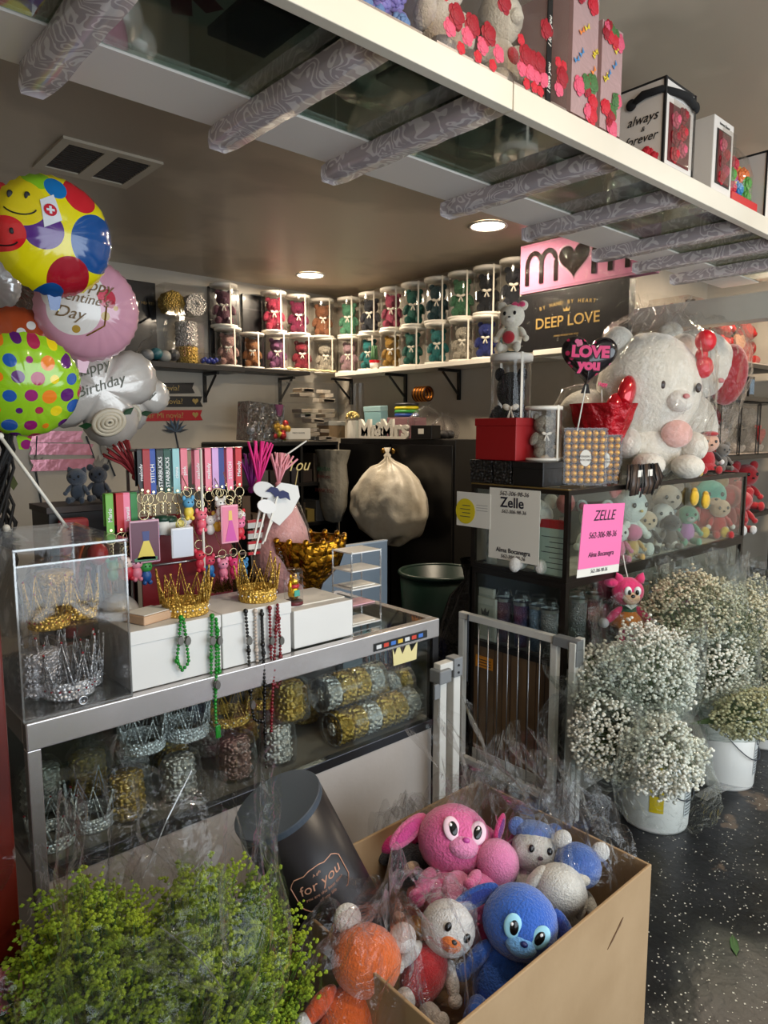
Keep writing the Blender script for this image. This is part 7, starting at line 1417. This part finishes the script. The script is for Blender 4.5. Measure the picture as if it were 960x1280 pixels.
# ================================================================ green filler bouquet at the front left
GRF = mat('lime_blossom', (146, 162, 26), .6, nz=(9, (104, 130, 18))); GRD = mat('lime_stem', (70, 104, 26), .6)
t0 = thing('bucket', 'dark bucket holding lime green filler bouquets', 'bucket', (.44, 1.13, 0)); ob('pail', MB().lathe([(.12, 0), (.145, .34), (.138, .34), (.115, .01)], 32), mat('dark_pail', (40, 42, 44), .5), t0, True); ob('rim', MB().tube([(.145*math.cos(a*PI/16), .145*math.sin(a*PI/16), .34) for a in range(32)], .006, 6, closed=True), MC['dark_pail'], t0, True)
def solidago(label, c, r, top_z, seed, plumes=70, base=(.44, 1.13, .02)):
    rg = random.Random(seed); b = Vector(base); t = thing('filler_bouquet', label, 'flowers', b, group='lime green filler bouquets'); fl = MB(); st = MB()
    for k in range(plumes):
        a = rg.random()*6.283; rr = r*math.sqrt(rg.random()); tip = Vector((c[0]+rr*math.cos(a), c[1]+rr*math.sin(a), top_z-.22*(rr/r)**2+rg.uniform(-.04, .04)))-b
        out = Vector((math.cos(a), math.sin(a), 0))*(rr/r)*.07; s0 = tip*.62
        st.tube([(0, 0, .05), s0, tip], [.003, .002, .001], 4)
        for j in range(7):
            u = j/6; p0 = s0.lerp(tip, .25+.75*u); L_ = .055*(1-.7*u)+.012; an = rg.random()*6.28+j*2.4
            tipb = p0+Vector((math.cos(an)*L_, math.sin(an)*L_, L_*.45))+out*.3
            for i in range(11):
                v_ = (i+.5)/11; p = p0.lerp(tipb, v_)+Vector((rg.gauss(0, .004), rg.gauss(0, .004), rg.gauss(0, .004))); fl.octa(p, rg.uniform(.003, .0052))
    ob('blossoms', fl, GRF, t, kind='stuff'); ob('stems', st, GRD, t, kind='stuff')
    return t
g1 = solidago('lime green filler bouquet by the dark red post, fuller and brighter', (.35, 1.16), .16, .79, 1, 190, base=(.41, 1.13, .02)); g2 = solidago('lime green filler bouquet under tall cellophane beside the black cylinder', (.56, 1.08), .16, .77, 2, 190, base=(.47, 1.13, .02))
def cone_wrap(label, c, r0, r1, r2, z0, z1, z2, seed, mt=CELLO, points=True):
    t = thing('cellophane_wrap', label, 'wrap', (c[0], c[1], z0), group='cellophane wraps of the lime bouquets'); n = 72; vs = []; m_ = 22
    for j in range(m_+1):
        u = j/m_; r = r0+(r1-r0)*min(1, u*2) if u < .5 else r1+(r2-r1)*(u-.5)*2; z = (z1-z0)*u*2 if u < .5 else (z1-z0)+(z2-z1)*(u-.5)*2
        for i in range(n):
            a = 2*PI*i/n; f = 1+.16*(1-3*abs(noise.noise((math.cos(a)*3, math.sin(a)*3, u*3.2+seed))))+.07*u*abs(math.sin(a*7+seed+u*2)); zz = z
            if points and u > .5: zz += (u-.5)*2*.10*(abs(math.sin(a*2.5+seed))-.4)
            vs.append((r*f*math.cos(a), r*f*math.sin(a), zz))
    ob('film', MB().add(vs, [(j*n+i, j*n+(i+1) % n, (j+1)*n+(i+1) % n, (j+1)*n+i) for j in range(m_) for i in range(n)]), mt, t)
    ob('tie', MB().tube([(r0*1.02*math.cos(a*PI/10), r0*1.02*math.sin(a*PI/10), .03) for a in range(20)], .003, 5, closed=True), RIB, t)
    return t
cone_wrap('tall clear cellophane rising over the lime bouquet beside black cylinder', (.48, 1.08), .10, .175, .15, .36, .66, .98, 3)
cone_wrap('clear cellophane round the lime bouquet by the red post', (.34, 1.16), .09, .19, .165, .36, .64, .80, 6)
def sheet_flop(label, pts, seed, mt=CELLO):
    """creased loose sheet through four corner points"""
    A, B_, C_, D_ = [Vector(p) for p in pts]; t = thing('cellophane_sheet', label, 'wrap', A, group='loose cellophane flaps'); n = 22; vs = []
    nrm = (B_-A).cross(D_-A).normalized()
    for j in range(n+1):
        for i in range(n+1):
            u, v_ = i/n, j/n; p = A.lerp(B_, u).lerp(D_.lerp(C_, u), v_); f = noise.noise((u*3+seed, v_*3, seed))*.05+.025*abs(math.sin(u*9+v_*5+seed))-.012; vs.append(tuple(p+nrm*f-A))
    ob('film', MB().add(vs, [(j*(n+1)+i, j*(n+1)+i+1, (j+1)*(n+1)+i+1, (j+1)*(n+1)+i) for j in range(n) for i in range(n)]), mt, t)
    ob('crease', MB().tube([p-A for p in (A.lerp(B_, .4), (A+B_+C_+D_)/4+nrm*.02, D_.lerp(C_, .6))], .0012, 4), EDGE, t)
    return t
sheet_flop('pointed loose cellophane flap folded over the lime bouquet front', (PD(145, 1195, 1.08), PD(280, 1105, 1.12), PD(300, 1230, 1.02), PD(245, 1245, 1.0)), 2)
sheet_flop('loose cellophane flap standing upright against the counter', (PD(120, 1110, 1.22), PD(265, 1080, 1.25), PD(285, 965, 1.35), PD(170, 960, 1.32)), 5)
sheet_flop('tall creased clear bag end standing up behind the pink toy', (PD(565, 1010, 2.0), PD(655, 1003, 1.98), PD(650, 898, 1.98), PD(598, 935, 2.0)), 7)
sheet_flop('wide creased clear bag end standing up behind the white toys', (PD(645, 1040, 1.97), PD(765, 1078, 1.9), PD(748, 965, 1.93), PD(662, 935, 2.0)), 9)
# pink carnation bottom left
p = PD(6, 1245, 1.2); t = thing('carnation', 'pale pink carnation at the edge of the lime bouquet', 'flower', tuple(p)); rg = random.Random(3)
PCN = mat('carnation_pink', (238, 158, 170), .6, nz=(30, (246, 190, 196)))
for k in range(46):
    a = rg.random()*6.28; e_ = rg.random()*1.35; L_ = .034+.008*rg.random(); d = Vector((math.cos(a)*math.cos(e_), math.sin(a)*math.cos(e_), math.sin(e_))); sd = d.orthogonal().normalized(); sd = (sd*math.cos(k)+d.cross(sd)*math.sin(k)); up_ = d.cross(sd)
    vs = [tuple(d*.006-sd*.002), tuple(d*.006+sd*.002)]+[tuple(d*(L_+.005*math.sin(i*2.6))+sd*(.020*(i-2)/2)+up_*(.004*math.sin(i*3+k))) for i in range(5)]
    ob('petal', MB().add(vs, [(0, 2, 3), (0, 3, 4), (0, 4, 1), (1, 4, 5), (1, 5, 6)]), PCN, t)
ob('calyx', MB().lathe([(.004, -.05), (.012, -.03), (.012, 0), (.006, .01)], 12), GRD, t, True); ob('stem', MB().tube([(0, 0, -.05), (.08, .04, -.25), (.2, .1, -.5)], .003, 5), GRD, t)
